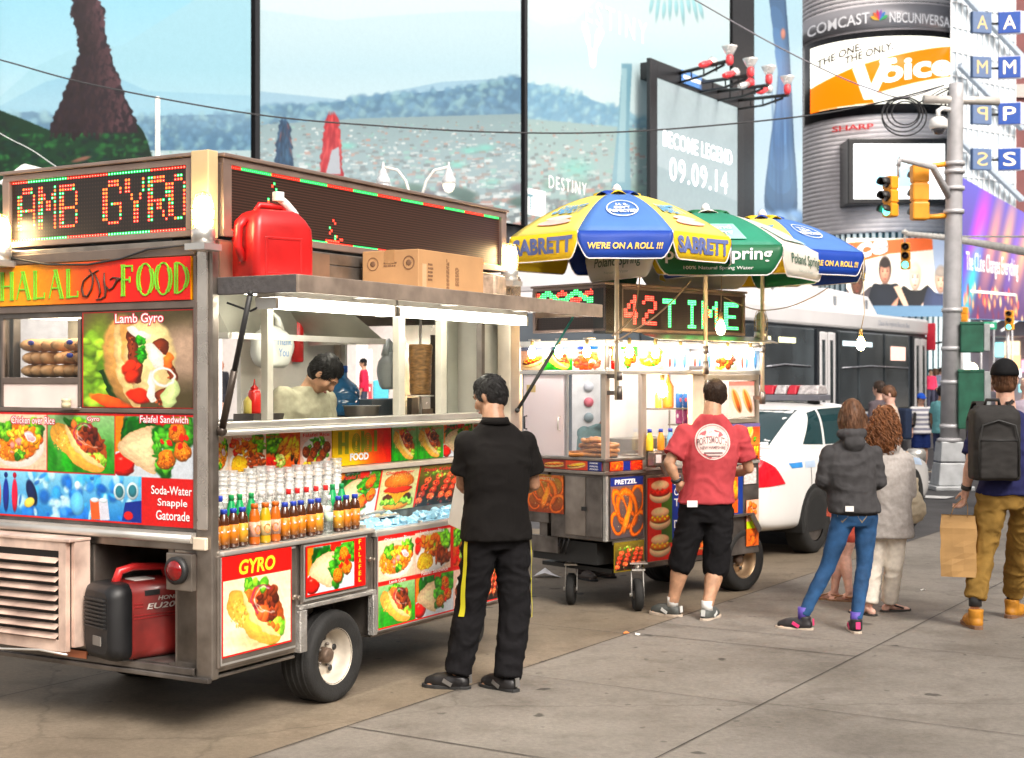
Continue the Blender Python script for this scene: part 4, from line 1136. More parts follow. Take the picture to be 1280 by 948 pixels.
m.build('signal_bracket',orange_p,pole)
m=MB();m.tube([(pxl(1190),0,pz(252)),(pxl(1160),-.25,pz(212)),(pxl(1114),-.5,pz(205)),(pxl(1112),-.5,pz(214))],[.06,.055,.045,.035],8);m.build('mast_arm',grey_m,pole)
def signal(name,label,c,h,w,yaw,lit=True,backplate=False,facing=True):
    t=thing(name,label,'traffic signal',c,yaw)
    mm=MB();s_=h/3
    for k in range(3):mm.box(-w/2,w/2,-w*.35,w*.35,k*s_+.01,(k+1)*s_-.01)
    mm.box(-w*.42,w*.42,-w*.3,w*.3,0,h);bd=mm.build('housing',orange_p,t,w*.08)
    for k in range(3):
        z=(k+.5)*s_;r_=s_*.38
        mm=MB();mm.lathe([(r_,0),(r_*.9,-.012),(0,-.022)],(0,-w*.35-.004,z),16,axis='Y')
        lm=mat('green_signal_glow',(.05,.9,.55),.3,emit=2.2,ecol=(.10,1,.60)) if (k==0 and lit) else mat('dark_lens',(.025,.012,.008),.2)
        mm.build('lens',lm,bd)
        mm=MB();N=14;vs=[]
        for j in range(N+1):
            a=math.pi*(-.12+1.24*j/N);L2=r_*(1.7 if j not in (0,N) else .8)
            for yy,rr in ((-w*.35,1.08),(-w*.35-L2,1.02)):vs.append((r_*rr*math.cos(a),yy,z+r_*rr*math.sin(a)))
        mm.add(vs,[(2*j,2*j+1,2*j+3,2*j+2) for j in range(N)],0,True);v_=mm.build('visor',mat('visor_black',(.02,.02,.02),.5),bd);so_=v_.modifiers.new('thickness','SOLIDIFY');so_.thickness=.008
    return t
p0=at(1149,276,PD);sg=signal('traffic_signal','orange traffic signal seen from behind, clamped to the big pole',(p0.x,PD-.02,p0.z),.86,.26,R(182),False)
p1=at(1113,272,PD-.5);signal('traffic_signal','orange traffic signal showing green, hanging from the curved arm',(p1.x,PD-.5,p1.z),.62,.21,R(-62))
m=MB();m.tube([(pxl(1112),-.5,pz(205)),(pxl(1112),-.5,pz(228))],.022,6);m.build('signal_hanger',grey_m,pole)
cc=thing('street_camera','white domed street camera hanging from the big signal pole','camera',at(1173,160,PD-.2))
m=MB();m.lathe([(.12,-.02),(.14,.03),(.13,.12),(.08,.16),(.03,.17)],n=20);m.build('housing',white_p,cc)
m=MB();m.lathe([(0,-.11),(.06,-.10),(.10,-.05),(.11,-.02)],n=18);m.build('dome',mat('smoked_dome',(.05,.05,.06),.08,coat=.6),cc)
m=MB();m.tube([(0,0,.17),(0,.02,.26),(.08,.06,.31),(.26,.2,.31)],.035,10);m.build('arm',white_p,cc)
coil=thing('cable_coil','looped black cable coil hanging beside the street camera','cable',at(1128,143,PD))
m=MB()
for k,(r_,dz) in enumerate(((.33,0),(.27,.02),(.36,-.03),(.22,.03))):
    m.tube([(r_*.95*math.cos(a)+.02*k,.02*k,r_*.82*math.sin(a)+dz) for a in np.linspace(0,2*math.pi,30)],.012,6)
m.tube([(.25,0,.18),(.5,0,.28),(.78,0,.42),(.85,0,.46)],.014,6);m.tube([(.3,0,.2),(.6,0,.38),(.85,0,.44)],.01,6);m.tube([(.62,0,.3),(.58,0,.0),(.62,0,-.2),(.66,0,.15),(.72,0,.32)],.012,6);m.tube([(.70,0,.35),(.66,0,.1),(.72,0,-.1),(.78,0,.35)],.010,6)
m.build('cable_loops',cable_m,coil)
for px0,px1,y0,y1,lab in ((1196,1231,404,441,'small dark green cabinet high on the signal pole'),(1193,1232,463,536,'tall scuffed dark green cabinet low on the signal pole')):
    a=at(px0,y1,PD);b=at(px1,y0,PD)
    t=thing('control_cabinet',lab,'cabinet',(a.x,PD-.2,a.z),R(-10))
    w_=b.x-a.x;h_=b.z-a.z
    mm=MB();mm.box(0,w_*.78,0,.36,0,h_);mm.build('case',green_p,t,.015)
    mm=MB();mm.box(w_*.79,w_,.02,.34,.02,h_-.02);mm.build('side_box',mat('cabinet_grey',(.40,.42,.42),.5,.2),t,.01)
    mm=MB();mm.box(-.01,w_*.79,-.012,.05,h_-.03,h_+.012);mm.build('lid_edge',green_p,t,.006)
    mm=MB();mm.box(-.06,-.002,.12,.2,h_*.2,h_*.25);mm.box(-.06,-.002,.12,.2,h_*.75,h_*.8);mm.build('clamp',steel_d,t)
FM=thing('mast_arm','long white mast arm crossing behind the signal pole with a green signal','mast arm',at(1131,300,40))
def fm(px,py,Y=40):p=at(px,py,Y);o=at(1131,300,40);return p-o
m=MB();m.tube([fm(1131,292),fm(1180,297),fm(1240,307,39.5),fm(1320,322,39)],[.07,.085,.11,.13],8);m.tube([fm(1190,296),fm(1320,296,39)],.03,6);m.build('arm_tube',white_d,FM)
m=MB();m.tube([fm(1131,290),fm(1131,304)],.03,6);m.lathe([(.08,0),(.10,.06),(0,.12)],fm(1131,292),10);m.build('hanger',white_d,FM)
p1=at(1132,337,39.6);signal('traffic_signal','small distant traffic signal showing green on the white mast arm',(p1.x,39.6,p1.z),.74,.26,R(-20))
for px,py,Y,h,lab in ((1204,411,48,.72,'orange signal housing above the upper green cabinet'),(1262,413,52,.72,'orange signal housing low at the right edge with green light'),):
    p1=at(px,py,Y);signal('traffic_signal',lab,p1,h,.3,R(-30 if px>1230 else 150),px>1230)
    t=thing('signal_post','slim grey post carrying the '+lab,'pole',(p1.x,Y+.2,0));mm=MB();mm.lathe([(.07,0),(.06,p1.z+h)],n=10);mm.build('post',grey_m,t)
t=thing('street_sign','small green street name plate near the right edge','sign',at(1228,412,50));mm=MB();mm.box(-.01,.5,0,.03,0,.26);mm.build('plate',mat('sign_green',(.01,.30,.16),.4),t,.01);mm=MB();mm.box(.1,.2,-.006,-.001,.08,.18);mm.box(.26,.4,-.006,-.001,.08,.18);mm.build('plate_marks',white_e,t)
mm=MB();q=at(1228,412,50);mm.lathe([(.04,-q.z),(.04,.3)],(-.04,0.02,0),8);mm.build('post',grey_m,t)
for k,(px,py,Y,s_,c_,lab) in enumerate(((1243,404,60,.5,(.85,.9,.95),'white tilted sign high behind the green cabinets'),(1266,405,60,.6,(.72,.72,.75),'grey tilted flag arm near the right edge'),(1214,462,58,.5,(.95,.75,.30),'round glowing yellow lamp behind the green cabinets'))):
    p=at(px,py,Y);t=thing('street_lamp_sign' if 0 else 'street_fitting',lab,'street fitting',p)
    mm=MB()
    if k==2:mm.ball((0,0,0),.28,12);mm.build('lamp_globe',mat('globe_glow',(1,.9,.6),.3,emit=3,ecol=(1,.85,.5)),t)
    else:mm.beam((-.5,0,-.3),(.5,0,.35),.1,.35 if k==0 else .12,up=(0,1,0));mm.build('panel',mat('fitting_%d'%k,c_,.5),t)
    mm=MB();mm.lathe([(.04,-p.z),(.04,0)],(0,.08,0),8);mm.build('post',grey_m,t)
LD=34.0
lp=at(519,250,LD);t=thing('street_lamp','twin-armed white street lamp rising behind the halal cart sign','street lamp',(lp.x,LD,0))
def lz(py):return EYE-(py-HY)/FPX*LD
def lxx(px):return (px-CX)/FPX*LD-lp.x
m=MB();m.lathe([(.12,0),(.09,3),(.07,lz(252)),(.05,lz(240))],n=12);m.build('post',white_d,t)
for a,b,lit in ((513,479,False),(527,561,True)):
    s=1 if b>a else -1
    m=MB();m.tube([(0,0,lz(258)),(lxx(a),0,lz(246)),(lxx(a+s*6),0,lz(226)),(lxx(a+s*16),0,lz(213)),(lxx(b),0,lz(209))],.032,8);ar=m.build('arm',white_d,t)
    c=V((lxx(b),0,lz(229)))
    m=MB();m.lathe([(.02,.50),(.03,.36),(.07,.30),(.09,.22),(.15,.10),(.17,.0),(.15,-.02)],c,16);m.build('lamp_head',mat('lamp_head_silver',(.66,.65,.66),.4,.3),ar)
    m=MB();m.lathe([(.145,-.02),(.14,-.10),(.09,-.20),(0,-.24)],c,16);m.build('lamp_globe',mat('globe_lit',(.9,.85,.65),.3,emit=.5,ecol=(1,.95,.7)) if lit else mat('globe_unlit',(.50,.50,.52),.25),ar)
t=thing('thin_mast','thin white mast before the leftmost billboard','mast',(at(197,474,26).x,26,0));m=MB();m.lathe([(.055,0),(.045,EYE+(HY-122)/FPX*26),(.03,EYE+(HY-121)/FPX*26)],n=10);m.build('mast_tube',white_d,t)
t=thing('roof_unit','small white box roof behind the left end of the LED sign','kiosk',(at(45,474,20).x,20,0));zz=EYE+(HY-208)/FPX*20
m=MB();m.box(-.45,.9,0,1.5,0,zz-.25);m.build('kiosk_body',mat('kiosk_pale',(.55,.52,.52),.5),t)
m=MB();m.hexa([(-.5,-.1,zz-.25),(.95,-.1,zz-.25),(.95,1.6,zz-.25),(-.5,1.6,zz-.25),(-.17,-.1,zz),(-.12,-.1,zz+.02),(-.12,1.6,zz+.02),(-.17,1.6,zz)]);m.build('kiosk_roof',white_p,t)
def wire(label,pts,r_=.014,m_=None):
    pts=[V(p) for p in pts];out=[]
    for i in range(len(pts)-1):
        p0,p1,p2,p3=pts[max(0,i-1)],pts[i],pts[i+1],pts[min(len(pts)-1,i+2)]
        for k in range(8):
            u=k/8;out.append(.5*(2*p1+(p2-p0)*u+(2*p0-5*p1+4*p2-p3)*u*u+(3*p1-p0-3*p2+p3)*u**3))
    out.append(pts[-1]);mm=MB();mm.tube(out,r_,6);o=mm.build('overhead_wire',m_ or cable_m);tag(o,label,'wire');return o
wire('long black wire sagging across the billboards from the left edge',[at(-120,44,22),at(0,75,22),at(120,107,22),at(318,143,22),at(480,158,22),at(640,166,22),at(800,164,22),at(1000,146,22),at(1100,128,22),at(1180,107,22)],.013)
wire('pale wire falling from the top edge to the cable coil',[at(820,-28,22),at(872,2,22),at(960,52,22),at(1040,92,22),at(1090,112,22),at(1130,122,22),at(1180,107,22)],.011,mat('wire_grey',(.16,.15,.17),.6))
wire('thin pale wire crossing the mossy knoll at the left edge',[at(-80,118,20),at(0,167,20),at(40,188,20),at(78,213,20),at(130,236,20)],.008,mat('wire_pale',(.40,.42,.42),.6))
# ================================================================== bus
BD=Frame((at(1160,474,33).x,33.0),(.555,.832))
bus=thing('city_bus','long white city bus with dark windows standing behind the police car','bus',BD.world(0,0,0),BD.ang)
bwht=mat('bus_white',(.80,.78,.79),.35,0,.05,1,coat=.3);bglass=mat('bus_glass',(.055,.066,.074),.08,0,.6,.8,spec=.8);bdark=mat('bus_dark_frame',(.02,.024,.03),.4)
LB=14.0
def bs(px,py):return BD.side(px,py)
m=MB();m.box(-LB,0,.0,2.5,.35,1.0);m.box(-LB,.0,.06,2.44,1.0,2.72);m.build('body',mat('bus_body_grey',(.10,.12,.14),.4,0,.2,1),bus)
m=MB();m.box(-LB,.02,-.01,2.51,2.70,3.06);m.build('roof',bwht,bus,.06)
rx0,rz0=bs(1052,392);rx1,_=bs(1113,392)
m=MB();m.hexa([(rx0,.25,3.06),(rx1,.25,3.06),(rx1,2.2,3.06),(rx0,2.2,3.06),(rx0+.02,.3,3.52),(rx1-.5,.3,3.46),(rx1-.5,2.15,3.46),(rx0+.02,2.15,3.52)]);m.build('roof_unit',bwht,bus,.05)
m=MB();m.box(-LB,bs(1040,392)[0],.25,2.25,3.061,3.62);m.build('roof_housing',bwht,bus,.08)
for k,px in enumerate((1058,1097)):
    x=bs(px,392)[0];mm=MB();mm.box(x,x+.12,.235+.02,.27,3.18,3.36);mm.build('roof_mark',mat('roof_mark_grey',(.25,.27,.30),.5),bus)
m=MB();x=bs(980,372)[0];m.box(x,x+.1,.23,.249,3.35,3.52);m.build('roof_mark',_mats['roof_mark_grey'],bus)
def bwin(pa,pb,z0=1.05,z1=2.66):
    x0,x1=bs(pa,470)[0],bs(pb,470)[0]
    mm=MB();mm.box(x0,x1,-.004,.055,z0,z1);return mm.build('window',bglass,bus,.03)
for pa,pb in ((803,850),(853,905),(908,952),(955,1018),(1049,1072),(1074,1104),(1106,1136)):bwin(pa,pb)
def bdoor(pa,pb):
    x0,x1=bs(pa,470)[0],bs(pb,470)[0];w_=(x1-x0)/2
    mm=MB();mm.box(x0-.08,x1+.08,-.008,.05,.4,2.66);d=mm.build('door',bdark,bus)
    for k in range(2):
        a=x0+k*w_
        mm=MB()
        for u in (a+.02,a+w_-.12):mm.box(u,u+.10,-.03,-.009,.45,2.6)
        mm.box(a+.12,a+w_-.12,-.03,-.009,2.45,2.6);mm.box(a+.12,a+w_-.12,-.03,-.009,.45,.6);mm.build('door_leaf',bwht,d,.02)
        mm=MB();mm.box(a+.12,a+w_-.12,-.02,-.0095,.6,2.45);mm.build('door_glass',bglass,d)
bdoor(1023,1043);bdoor(1142,1157)
m=MB();m.box(-LB,bs(1138,470)[0],-.012,-.002,.82,.98);m.build('blue_stripe',mat('bus_blue',(.03,.16,.42),.4),bus)
m=MB();m.box(-LB,bs(1138,470)[0],-.013,-.002,.985,1.03);m.build('white_stripe',bwht,bus)
m=MB();m.box(-LB,-.1,-.012,-.002,.36,.80);m.build('lower_skirt',mat('bus_skirt',(.55,.58,.62),.4),bus)
x0,z0=bs(1097,404);x1,_=bs(1136,407)
text('lettering','Clean Air Hybrid Electric Bus',mat('faint_grey_letters',(.42,.46,.55),.5),bus,(x0,-.014,2.80),(1,0,0),x1-x0,.13,bold=0)
m=MB();x0,x1=bs(1113,425)[0],bs(1131,425)[0];m.box(x0,x1,-.016,-.006,2.10,2.40);m.build('route_display',mat('route_glow',(.9,.6,.5),.3,emit=.5,ecol=(1,.62,.50)),bus)
for pa,pb,c_ in ((943,963,(1,.95,.55)),(973,994,(1,.95,.55)),(1053,1090,(.6,.75,.8))):
    x0,x1=bs(pa,410)[0],bs(pb,410)[0];mm=MB();mm.box(x0,x1,-.010,-.0045,2.36,2.46);mm.build('inside_lamp',mat('bus_lamp_%d'%pa,c_,.3,emit=.55,ecol=c_),bus)
m=MB()
for pa,pb in ((957,1012),(1052,1134)):
    x0,x1=bs(pa,456)[0],bs(pb,456)[0];m.tube([(x0,-.02,1.92),((x0*.6+x1*.4),-.02,1.97),(x1,-.02,1.94)],.014,6)
m.build('grab_rail',mat('rail_grey',(.50,.50,.55),.3,.6),bus)
for k in range(24):
    pass
m=MB();m.box(.022,.10,-.15,.05,2.36,2.98);m.build('mirror_bracket',mat('bus_mirror_red',(.70,.03,.06),.4),bus,.02)
m=MB();m.box(.15,.26,-.55,-.3,1.5,2.25);m.tube([(.05,0,2.5),(.2,-.3,2.55),(.2,-.42,2.25)],.03,6);m.build('mirror',black,bus,.04)
m=MB();m.box(.02,.06,.15,2.35,1.0,2.65);m.build('windscreen',bglass,bus)
for px in (1120,985,850):
    x=bs(px,500)[0];mm=MB();mm.lathe([(.30,-.02),(.46,-.02),(.48,.02),(.48,.25),(.3,.25)],(x,0,.48),28,axis='Y',cap=False);w_=mm.build('wheel',rubber,bus);mm=MB();mm.lathe([(.29,.0),(.22,.06),(0,.05)],(x,0,.48),20,axis='Y');mm.build('rim',steel,w_)
# ================================================================== police car
PF=Frame((0,0),(.565,.825))
r0=gp(1020,692);rc=PF.loc(r0.x,r0.y)
car=thing('police_car','white police sedan with red and white roof light bar, seen from behind at right','car',PF.world(rc[0]-1.15,rc[1]+.93,0),PF.ang)
cw=mat('car_white',(.80,.78,.76),.22,0,.04,2,coat=.6);cgl=mat('car_glass',(.012,.04,.045),.05,0,.2,1,spec=.45);lens_r=mat('tail_lens_red',(.62,.005,.015),.1,0,.3,10,coat=.7,emit=.10,ecol=(1,.02,.03))
stations=[
    (0.00,.74,.40,.78,.04,.80),(.06,.83,.30,.84,.06,.93),(.16,.88,.26,.90,.08,1.03),(.45,.92,.24,.93,.12,1.06),(.95,.93,.22,.95,.14,1.05),(1.6,.93,.21,.95,.14,1.02),
    (2.6,.93,.21,.93,.14,1.00),(3.5,.93,.22,.90,.15,.98),(4.1,.92,.22,.84,.18,.93),(4.7,.88,.24,.74,.20,.82),(4.98,.78,.30,.66,.16,.70),(5.06,.70,.38,.60,.10,.62)]
def car_loft(mb,st,sect):
    n=len(sect(st[0]));vs=[]
    for s_ in st:vs+=sect(s_)
    fs=[(i*n+k,i*n+(k+1)%n,(i+1)*n+(k+1)%n,(i+1)*n+k) for i in range(len(st)-1) for k in range(n)]
    mb.add(vs,fs,0,True);mb.add(vs[:n],[tuple(range(n))[::-1]]);mb.add(vs[-n:],[tuple(range(n))])
def body_sec(s_):
    x,w_,zb_,zl,ins,zt=s_
    half=[(w_*.90,zb_),(w_*.985,zb_+.08),(w_,zb_+(zl-zb_)*.45),(w_*.992,zl-.06),(w_*.965,zl),(w_-ins,zt-.01),(w_*.5,zt+.01)]
    return [(x,-a,z) for a,z in half]+[(x,a,z) for a,z in reversed(half)]
m=MB();car_loft(m,stations,body_sec);cb_=m.build('body',cw,car)
s_=cb_.modifiers.new('smooth','SUBSURF');s_.levels=2;s_.render_levels=2
cab=[(.62,.76,1.02,1.03),(.86,.76,1.02,1.12),(1.55,.70,1.0,1.40),(1.95,.66,1.0,1.455),(2.7,.66,1.0,1.455),(3.05,.68,1.0,1.40),(3.75,.76,.98,1.02)]
def cab_sec(q):
    x,w_,zb_,zt=q;wb=.80 if x<3.6 else .80
    wt=w_ if zt>1.3 else .74
    half=[(wb,zb_-.05),(wb*.99,zb_+.0),(wb+(wt-wb)*.6,zb_+(zt-zb_)*.6),(wt-.02,zt-.045),(wt*.86,zt-.005),(wt*.4,zt+.012)]
    return [(x,-a,z) for a,z in half]+[(x,a,z) for a,z in reversed(half)]
m=MB();car_loft(m,cab,cab_sec);cabo=m.build('cabin',cw,car);s_=cabo.modifiers.new('smooth','SUBSURF');s_.levels=2;s_.render_levels=2
def eval_bvh(o):
    dg=bpy.context.evaluated_depsgraph_get();e=o.evaluated_get(dg);me=e.to_mesh()
    b=BVHTree.FromPolygons([v.co[:] for v in me.vertices],[tuple(p.vertices) for p in me.polygons]);e.to_mesh_clear();return b
cbv=eval_bvh(cabo);bbv=eval_bvh(cb_)
def cast_patch(par,name,m_,quad,dir_,bvs,off=.004,n=10,thick=None):
    """4-corner patch pressed onto a surface along dir_"""
    a,b,c,d=[V(q) for q in quad];dv=V(dir_).normalized();vs=[]
    for j in range(n+1):
        for i in range(n+1):
            p=(a.lerp(b,i/n)).lerp(d.lerp(c,i/n),j/n)
            best=None
            for bv in bvs:
                h=bv.ray_cast(p-dv*3,dv)
                if h[0] is not None and (best is None or h[3]<best):best=h[3]
            vs.append(p-dv*3+dv*(best-off) if best is not None else p)
    mm=MB();mm.add(vs,[(j*(n+1)+i,j*(n+1)+i+1,(j+1)*(n+1)+i+1,(j+1)*(n+1)+i) for j in range(n) for i in range(n)],0,True)
    return mm.build(name,m_,par)
cast_patch(car,'rear_window',cgl,[(.7,.62,1.06),(.7,-.62,1.06),(.7,-.54,1.385),(.7,.54,1.385)],(1,0,0),[cbv])
gqs=[[(1.18,-.9,1.06),(1.68,-.9,1.04),(1.80,-.9,1.385),(1.60,-.9,1.36)],[(1.74,-.9,1.04),(2.52,-.9,1.03),(2.52,-.9,1.40),(1.86,-.9,1.39)],[(2.58,-.9,1.03),(3.42,-.9,1.02),(2.98,-.9,1.375),(2.58,-.9,1.40)]]
for q in gqs:cast_patch(car,'side_window',cgl,q,(0,1,0),[cbv])
cast_patch(car,'windscreen',cgl,[(3.6,-.66,1.05),(3.6,.66,1.05),(3.6,.54,1.38),(3.6,-.54,1.38)],(-1,0,0),[cbv])
for s in (-1,1):
    cast_patch(car,'tail_light',lens_r,[(.2,s*.90,.70),(.2,s*.40,.72),(.2,s*.46,.86),(.2,s*.78,.99)] if s<0 else [(.2,.40,.72),(.2,.90,.70),(.2,.78,.99),(.2,.46,.86)],(1,-s*0.0,0),[bbv],.008)
    cast_patch(car,'tail_light',lens_r,[(.02,s*1.2,.70),(.46,s*1.2,.72),(.30,s*1.2,.88),(.12,s*1.2,.98)],(0,-s,0),[bbv],.008)
    cast_patch(car,'reversing_light',mat('clear_lens',(.66,.58,.54),.15),[(.2,s*.88,.655),(.2,s*.42,.66),(.2,s*.42,.695),(.2,s*.88,.69)],(1,0,0),[bbv],.009,6)
cast_patch(car,'blue_stripe',mat('stripe_blue',(.04,.25,.62),.35),[(.62,-1.2,.855),(.86,-1.2,.855),(.86,-1.2,.905),(.56,-1.2,.905)],(0,1,0),[bbv],.004,6)
cast_patch(car,'side_marking',mat('marking_blue_grey',(.45,.56,.72),.4),[(.92,-1.2,.845),(1.16,-1.2,.845),(1.16,-1.2,.91),(.92,-1.2,.91)],(0,1,0),[bbv],.004,6)
cast_patch(car,'side_marking',_mats['marking_blue_grey'],[(1.24,-1.2,.845),(1.55,-1.2,.845),(1.55,-1.2,.91),(1.24,-1.2,.91)],(0,1,0),[bbv],.004,6)
cast_patch(car,'side_marking',_mats['marking_blue_grey'],[(3.9,-1.2,.74),(4.4,-1.2,.70),(4.4,-1.2,.78),(3.9,-1.2,.82)],(0,1,0),[bbv],.004,6)
for x in (1.05,1.72,2.56,3.5):
    cast_patch(car,'door_gap',mat('gap_black',(.02,.02,.02),.6),[(x,-1.2,.32),(x+.012,-1.2,.32),(x+.012,-1.2,.94),(x,-1.2,.94)],(0,1,0),[bbv],.002,8)
for x in (2.0,2.85):
    mm=MB();mm.tube([(x,-.935,.84),(x+.05,-.955,.845),(x+.15,-.955,.845),(x+.2,-.935,.84)],.012,6);mm.build('door_handle',cw,car)
mm=MB();mm.box(-.012,.03,-.26,.26,.55,.70);mm.build('number_plate',mat('plate_yellow',(.75,.62,.30),.4),car,.005)
mm=MB();mm.box(-.03,.06,-.78,.78,.42,.60);mm.build('bumper',cw,car,.03)
def carwheel(x,y):
    for nm in ('wheel',):
        mm=MB();mm.lathe([(.21,-.10),(.29,-.115),(.325,-.09),(.332,-.05),(.332,.09),(.21,.10)],(x,y,.332),32,axis='Y',cap=False);w_=mm.build('wheel',rubber,car)
        mm=MB();mm.lathe([(.205,-.09),(.19,-.06),(.06,-.085),(0,-.09)],(x,y,.332),20,axis='Y');mm.build('rim',steel_d,w_)
    mm=MB();N=20;vs=[]
    for k in range(N+1):
        a=math.pi*(-.10+1.20*k/N);vs+=[(x+.352*math.cos(a),math.copysign(.934,y),.335+.352*math.sin(a)),(x+.352*math.cos(a),math.copysign(.60,y),.335+.352*math.sin(a))]
    mm.add(vs,[(2*k,2*k+1,2*k+3,2*k+2) for k in range(N)]);mm.add([vs[2*k] for k in range(N+1)],[tuple(range(N+1))]);mm.build('wheel_arch',mat('arch_black',(.010,.010,.010),.8),car)
for x in (1.15,3.97):
    for s in (-1,1):carwheel(x,s*.832)
mm=MB();mm.box(1.98,2.30,-.62,.62,1.475,1.535);lb=mm.build('light_bar',mat('bar_grey',(.12,.12,.14),.4),car,.01)
seg=[(.60,.36,'w'),(.35,.22,'r'),(.21,.06,'w'),(.05,-.10,'r'),(-.11,-.24,'w'),(-.25,-.36,'r'),(-.37,-.60,'w')]
for a,b,k in seg:
    mm=MB();mm.hexa([(1.99,b,1.537),(1.99,a,1.537),(2.29,a,1.537),(2.29,b,1.537),(2.04,b+.01,1.635),(2.04,a-.01,1.635),(2.24,a-.01,1.635),(2.24,b+.01,1.635)])
    mm.build('lamp_segment',mat('bar_red',(.42,.015,.03),.2,coat=.3) if k=='r' else mat('bar_clear',(.40,.37,.37),.2,0,.4,30,coat=.3),lb,.015)
for s in (-.5,.5):mm=MB();mm.box(2.05,2.2,s-.04,s+.04,1.44,1.476);mm.build('bar_foot',black,lb)
t=thing('crumpled_paper','crumpled white paper lying on the ground near the hot dog cart wheel','litter',gp(684,722)+V((0,0,.012)))
mm=MB()
vs=[]
for j in range(6):
    for i in range(6):vs.append((.24*(i/5-.5)*(1-.08*j),.14*(j/5-.5),.07*max(0,1-abs(i-2)/2.6)*(1 if j in (2,3) else .55)+.03*noise.noise(V((i,j,2)))))
mm.add(vs,[(j*6+i,j*6+i+1,(j+1)*6+i+1,(j+1)*6+i) for j in range(5) for i in range(5)],0,True);o=mm.build('paper',mat('litter_white',(.78,.76,.76),.6),t);q=o.modifiers.new('thickness','SOLIDIFY');q.thickness=.003
b0=gp(1145,604);t=thing('bollard','short dark bollard with a silver cap beside the boy','bollard',(at(1145,474,20.5).x,20.5,0))
mm=MB();mm.lathe([(.13,0),(.13,.54)],n=18);mm.build('post',mat('bollard_black',(.03,.03,.035),.5),t);mm=MB();mm.lathe([(.14,.54),(.14,.66),(.11,.70),(0,.71)],n=18);mm.build('cap',steel_l,t)
# ================================================================== halal food cart
_w=gp(410,881)
_d=(1675-CX,FPX)
_f=Frame((_w.x,_w.y),_d)
_t=_f.side(265,850)[0]
C1=Frame((_w.x+_f.u[0]*_t,_w.y+_f.u[1]*_t),_d)
cart=thing('food_cart','steel halal food cart with red LED sign, raised awning and food pictures','food cart',C1.world(0,0,0),C1.ang)
def sx(px,y=0.0):return C1.side(px,400,y)[0]
def ry(px,x=0.0):return C1.rear(px,400,x)[0]
def rz(px,py,x=0.0):return C1.rear(px,py,x)[1]
def sz(px,py,y=0.0):return C1.side(px,py,y)[1]
L_,Wd=2.92,1.48
LX0,LX1=.625,1.292
# --- shell
m=MB()
m.box(0,.05,.0,.10,.285,2.36)
m.box(.05,LX0+.01,.006,.28,.315,.86)
m.box(LX0+.01,LX1,.008,.28,.55,.86)
m.box(LX1,2.65,.006,.30,.30,.83)
m.box(.9,2.65,.30,Wd,.30,.86)
m.box(.05,.9,.10,.27,.34,.86);m.box(0.006,.9,.77,Wd,.34,.88)
m.box(0.002,.9,.10,Wd,.885,.935)
m.box(0.01,LX0+.01,.012,Wd,.285,.30);m.box(LX0+.01,LX1,.285,Wd-.25,.285,.30);m.box(LX1,2.9,.012,Wd,.285,.30)
m.box(.86,.90,.27,.77,.30,.885)
m.build('body_shell',steel,cart,.006)
m=MB();m.box(-.03,0,.0,1.60,.275,.298);m.box(-.018,-.002,.1,1.6,.30,.335);m.build('rear_bumper',steel_d,cart,.004)
m=MB();m.box(.008,.86,.275,.765,.30,.34);m.build('compartment_floor',steel_d,cart)
m=MB();m.tube([(-.02,.10,.945),(-.02,1.6,.945)],.022,10);m.box(-.03,-.002,.095,1.6,.952,.975);m.build('rear_rail',steel_l,cart)
m=MB();m.box(-.025,0.0,.02,.10,.895,.955);m.build('rail_end_cap',mat('cream_cap',(.70,.58,.44),.4),cart,.006)
m=MB()
m.box(0.001,.045,.10,.855,.975,2.30);m.box(0.001,.045,1.42,Wd,.975,2.30);m.box(.001,.045,.855,1.42,.975,1.55);m.box(.001,.045,.855,1.42,2.01,2.30)
m.box(.05,.10,1.40,Wd,.935,2.30)
m.build('rear_wall',steel_d,cart,.003)
m=MB()
for a,b,z0,z1 in ((.10,Wd,2.036,2.072),(.10,Wd,1.535,1.556),(.085,.105,.99,2.28),(.10,Wd,2.285,2.335)):m.box(-.014,.0,a,b,z0,z1)
m.build('rear_trim',alu_dk,cart,.003)
m=MB();m.box(-.012,.003,.86,1.415,1.675,1.708);m.box(-.012,.003,.855,.868,1.56,2.0);m.box(-.012,.003,1.405,1.42,1.56,2.0);m.build('rear_window_frame',alu_dk,cart,.003)
m=MB();m.box(.004,.010,.868,1.405,1.708,2.01);m.build('rear_window_glass',glass_mat('cart_glass',(.96,.97,.96),.10),cart)
m=MB();m.box(-.006,.004,.868,1.405,1.557,1.675);m.build('window_shelf_panel',mat('pink_white_panel',(.86,.70,.64),.35,0,.1,5),cart)
m=MB();m.box(.05,.42,.868,1.40,1.69,1.706);m.build('bread_shelf',steel,cart)
m=MB();m.box(.06,.40,.90,1.38,2.015,2.025);m.build('bread_fill_light',mat('bread_fill_glow',(1,.95,.85),.4,emit=3.0,ecol=(1,.86,.66)),cart)  # glowing strip added to brighten the bread packs
m=MB();m.box(.43,.44,.86,1.41,1.68,2.03);m.build('bread_shelf_back',mat('shelf_back',(.42,.38,.30),.5,0,.2),cart)
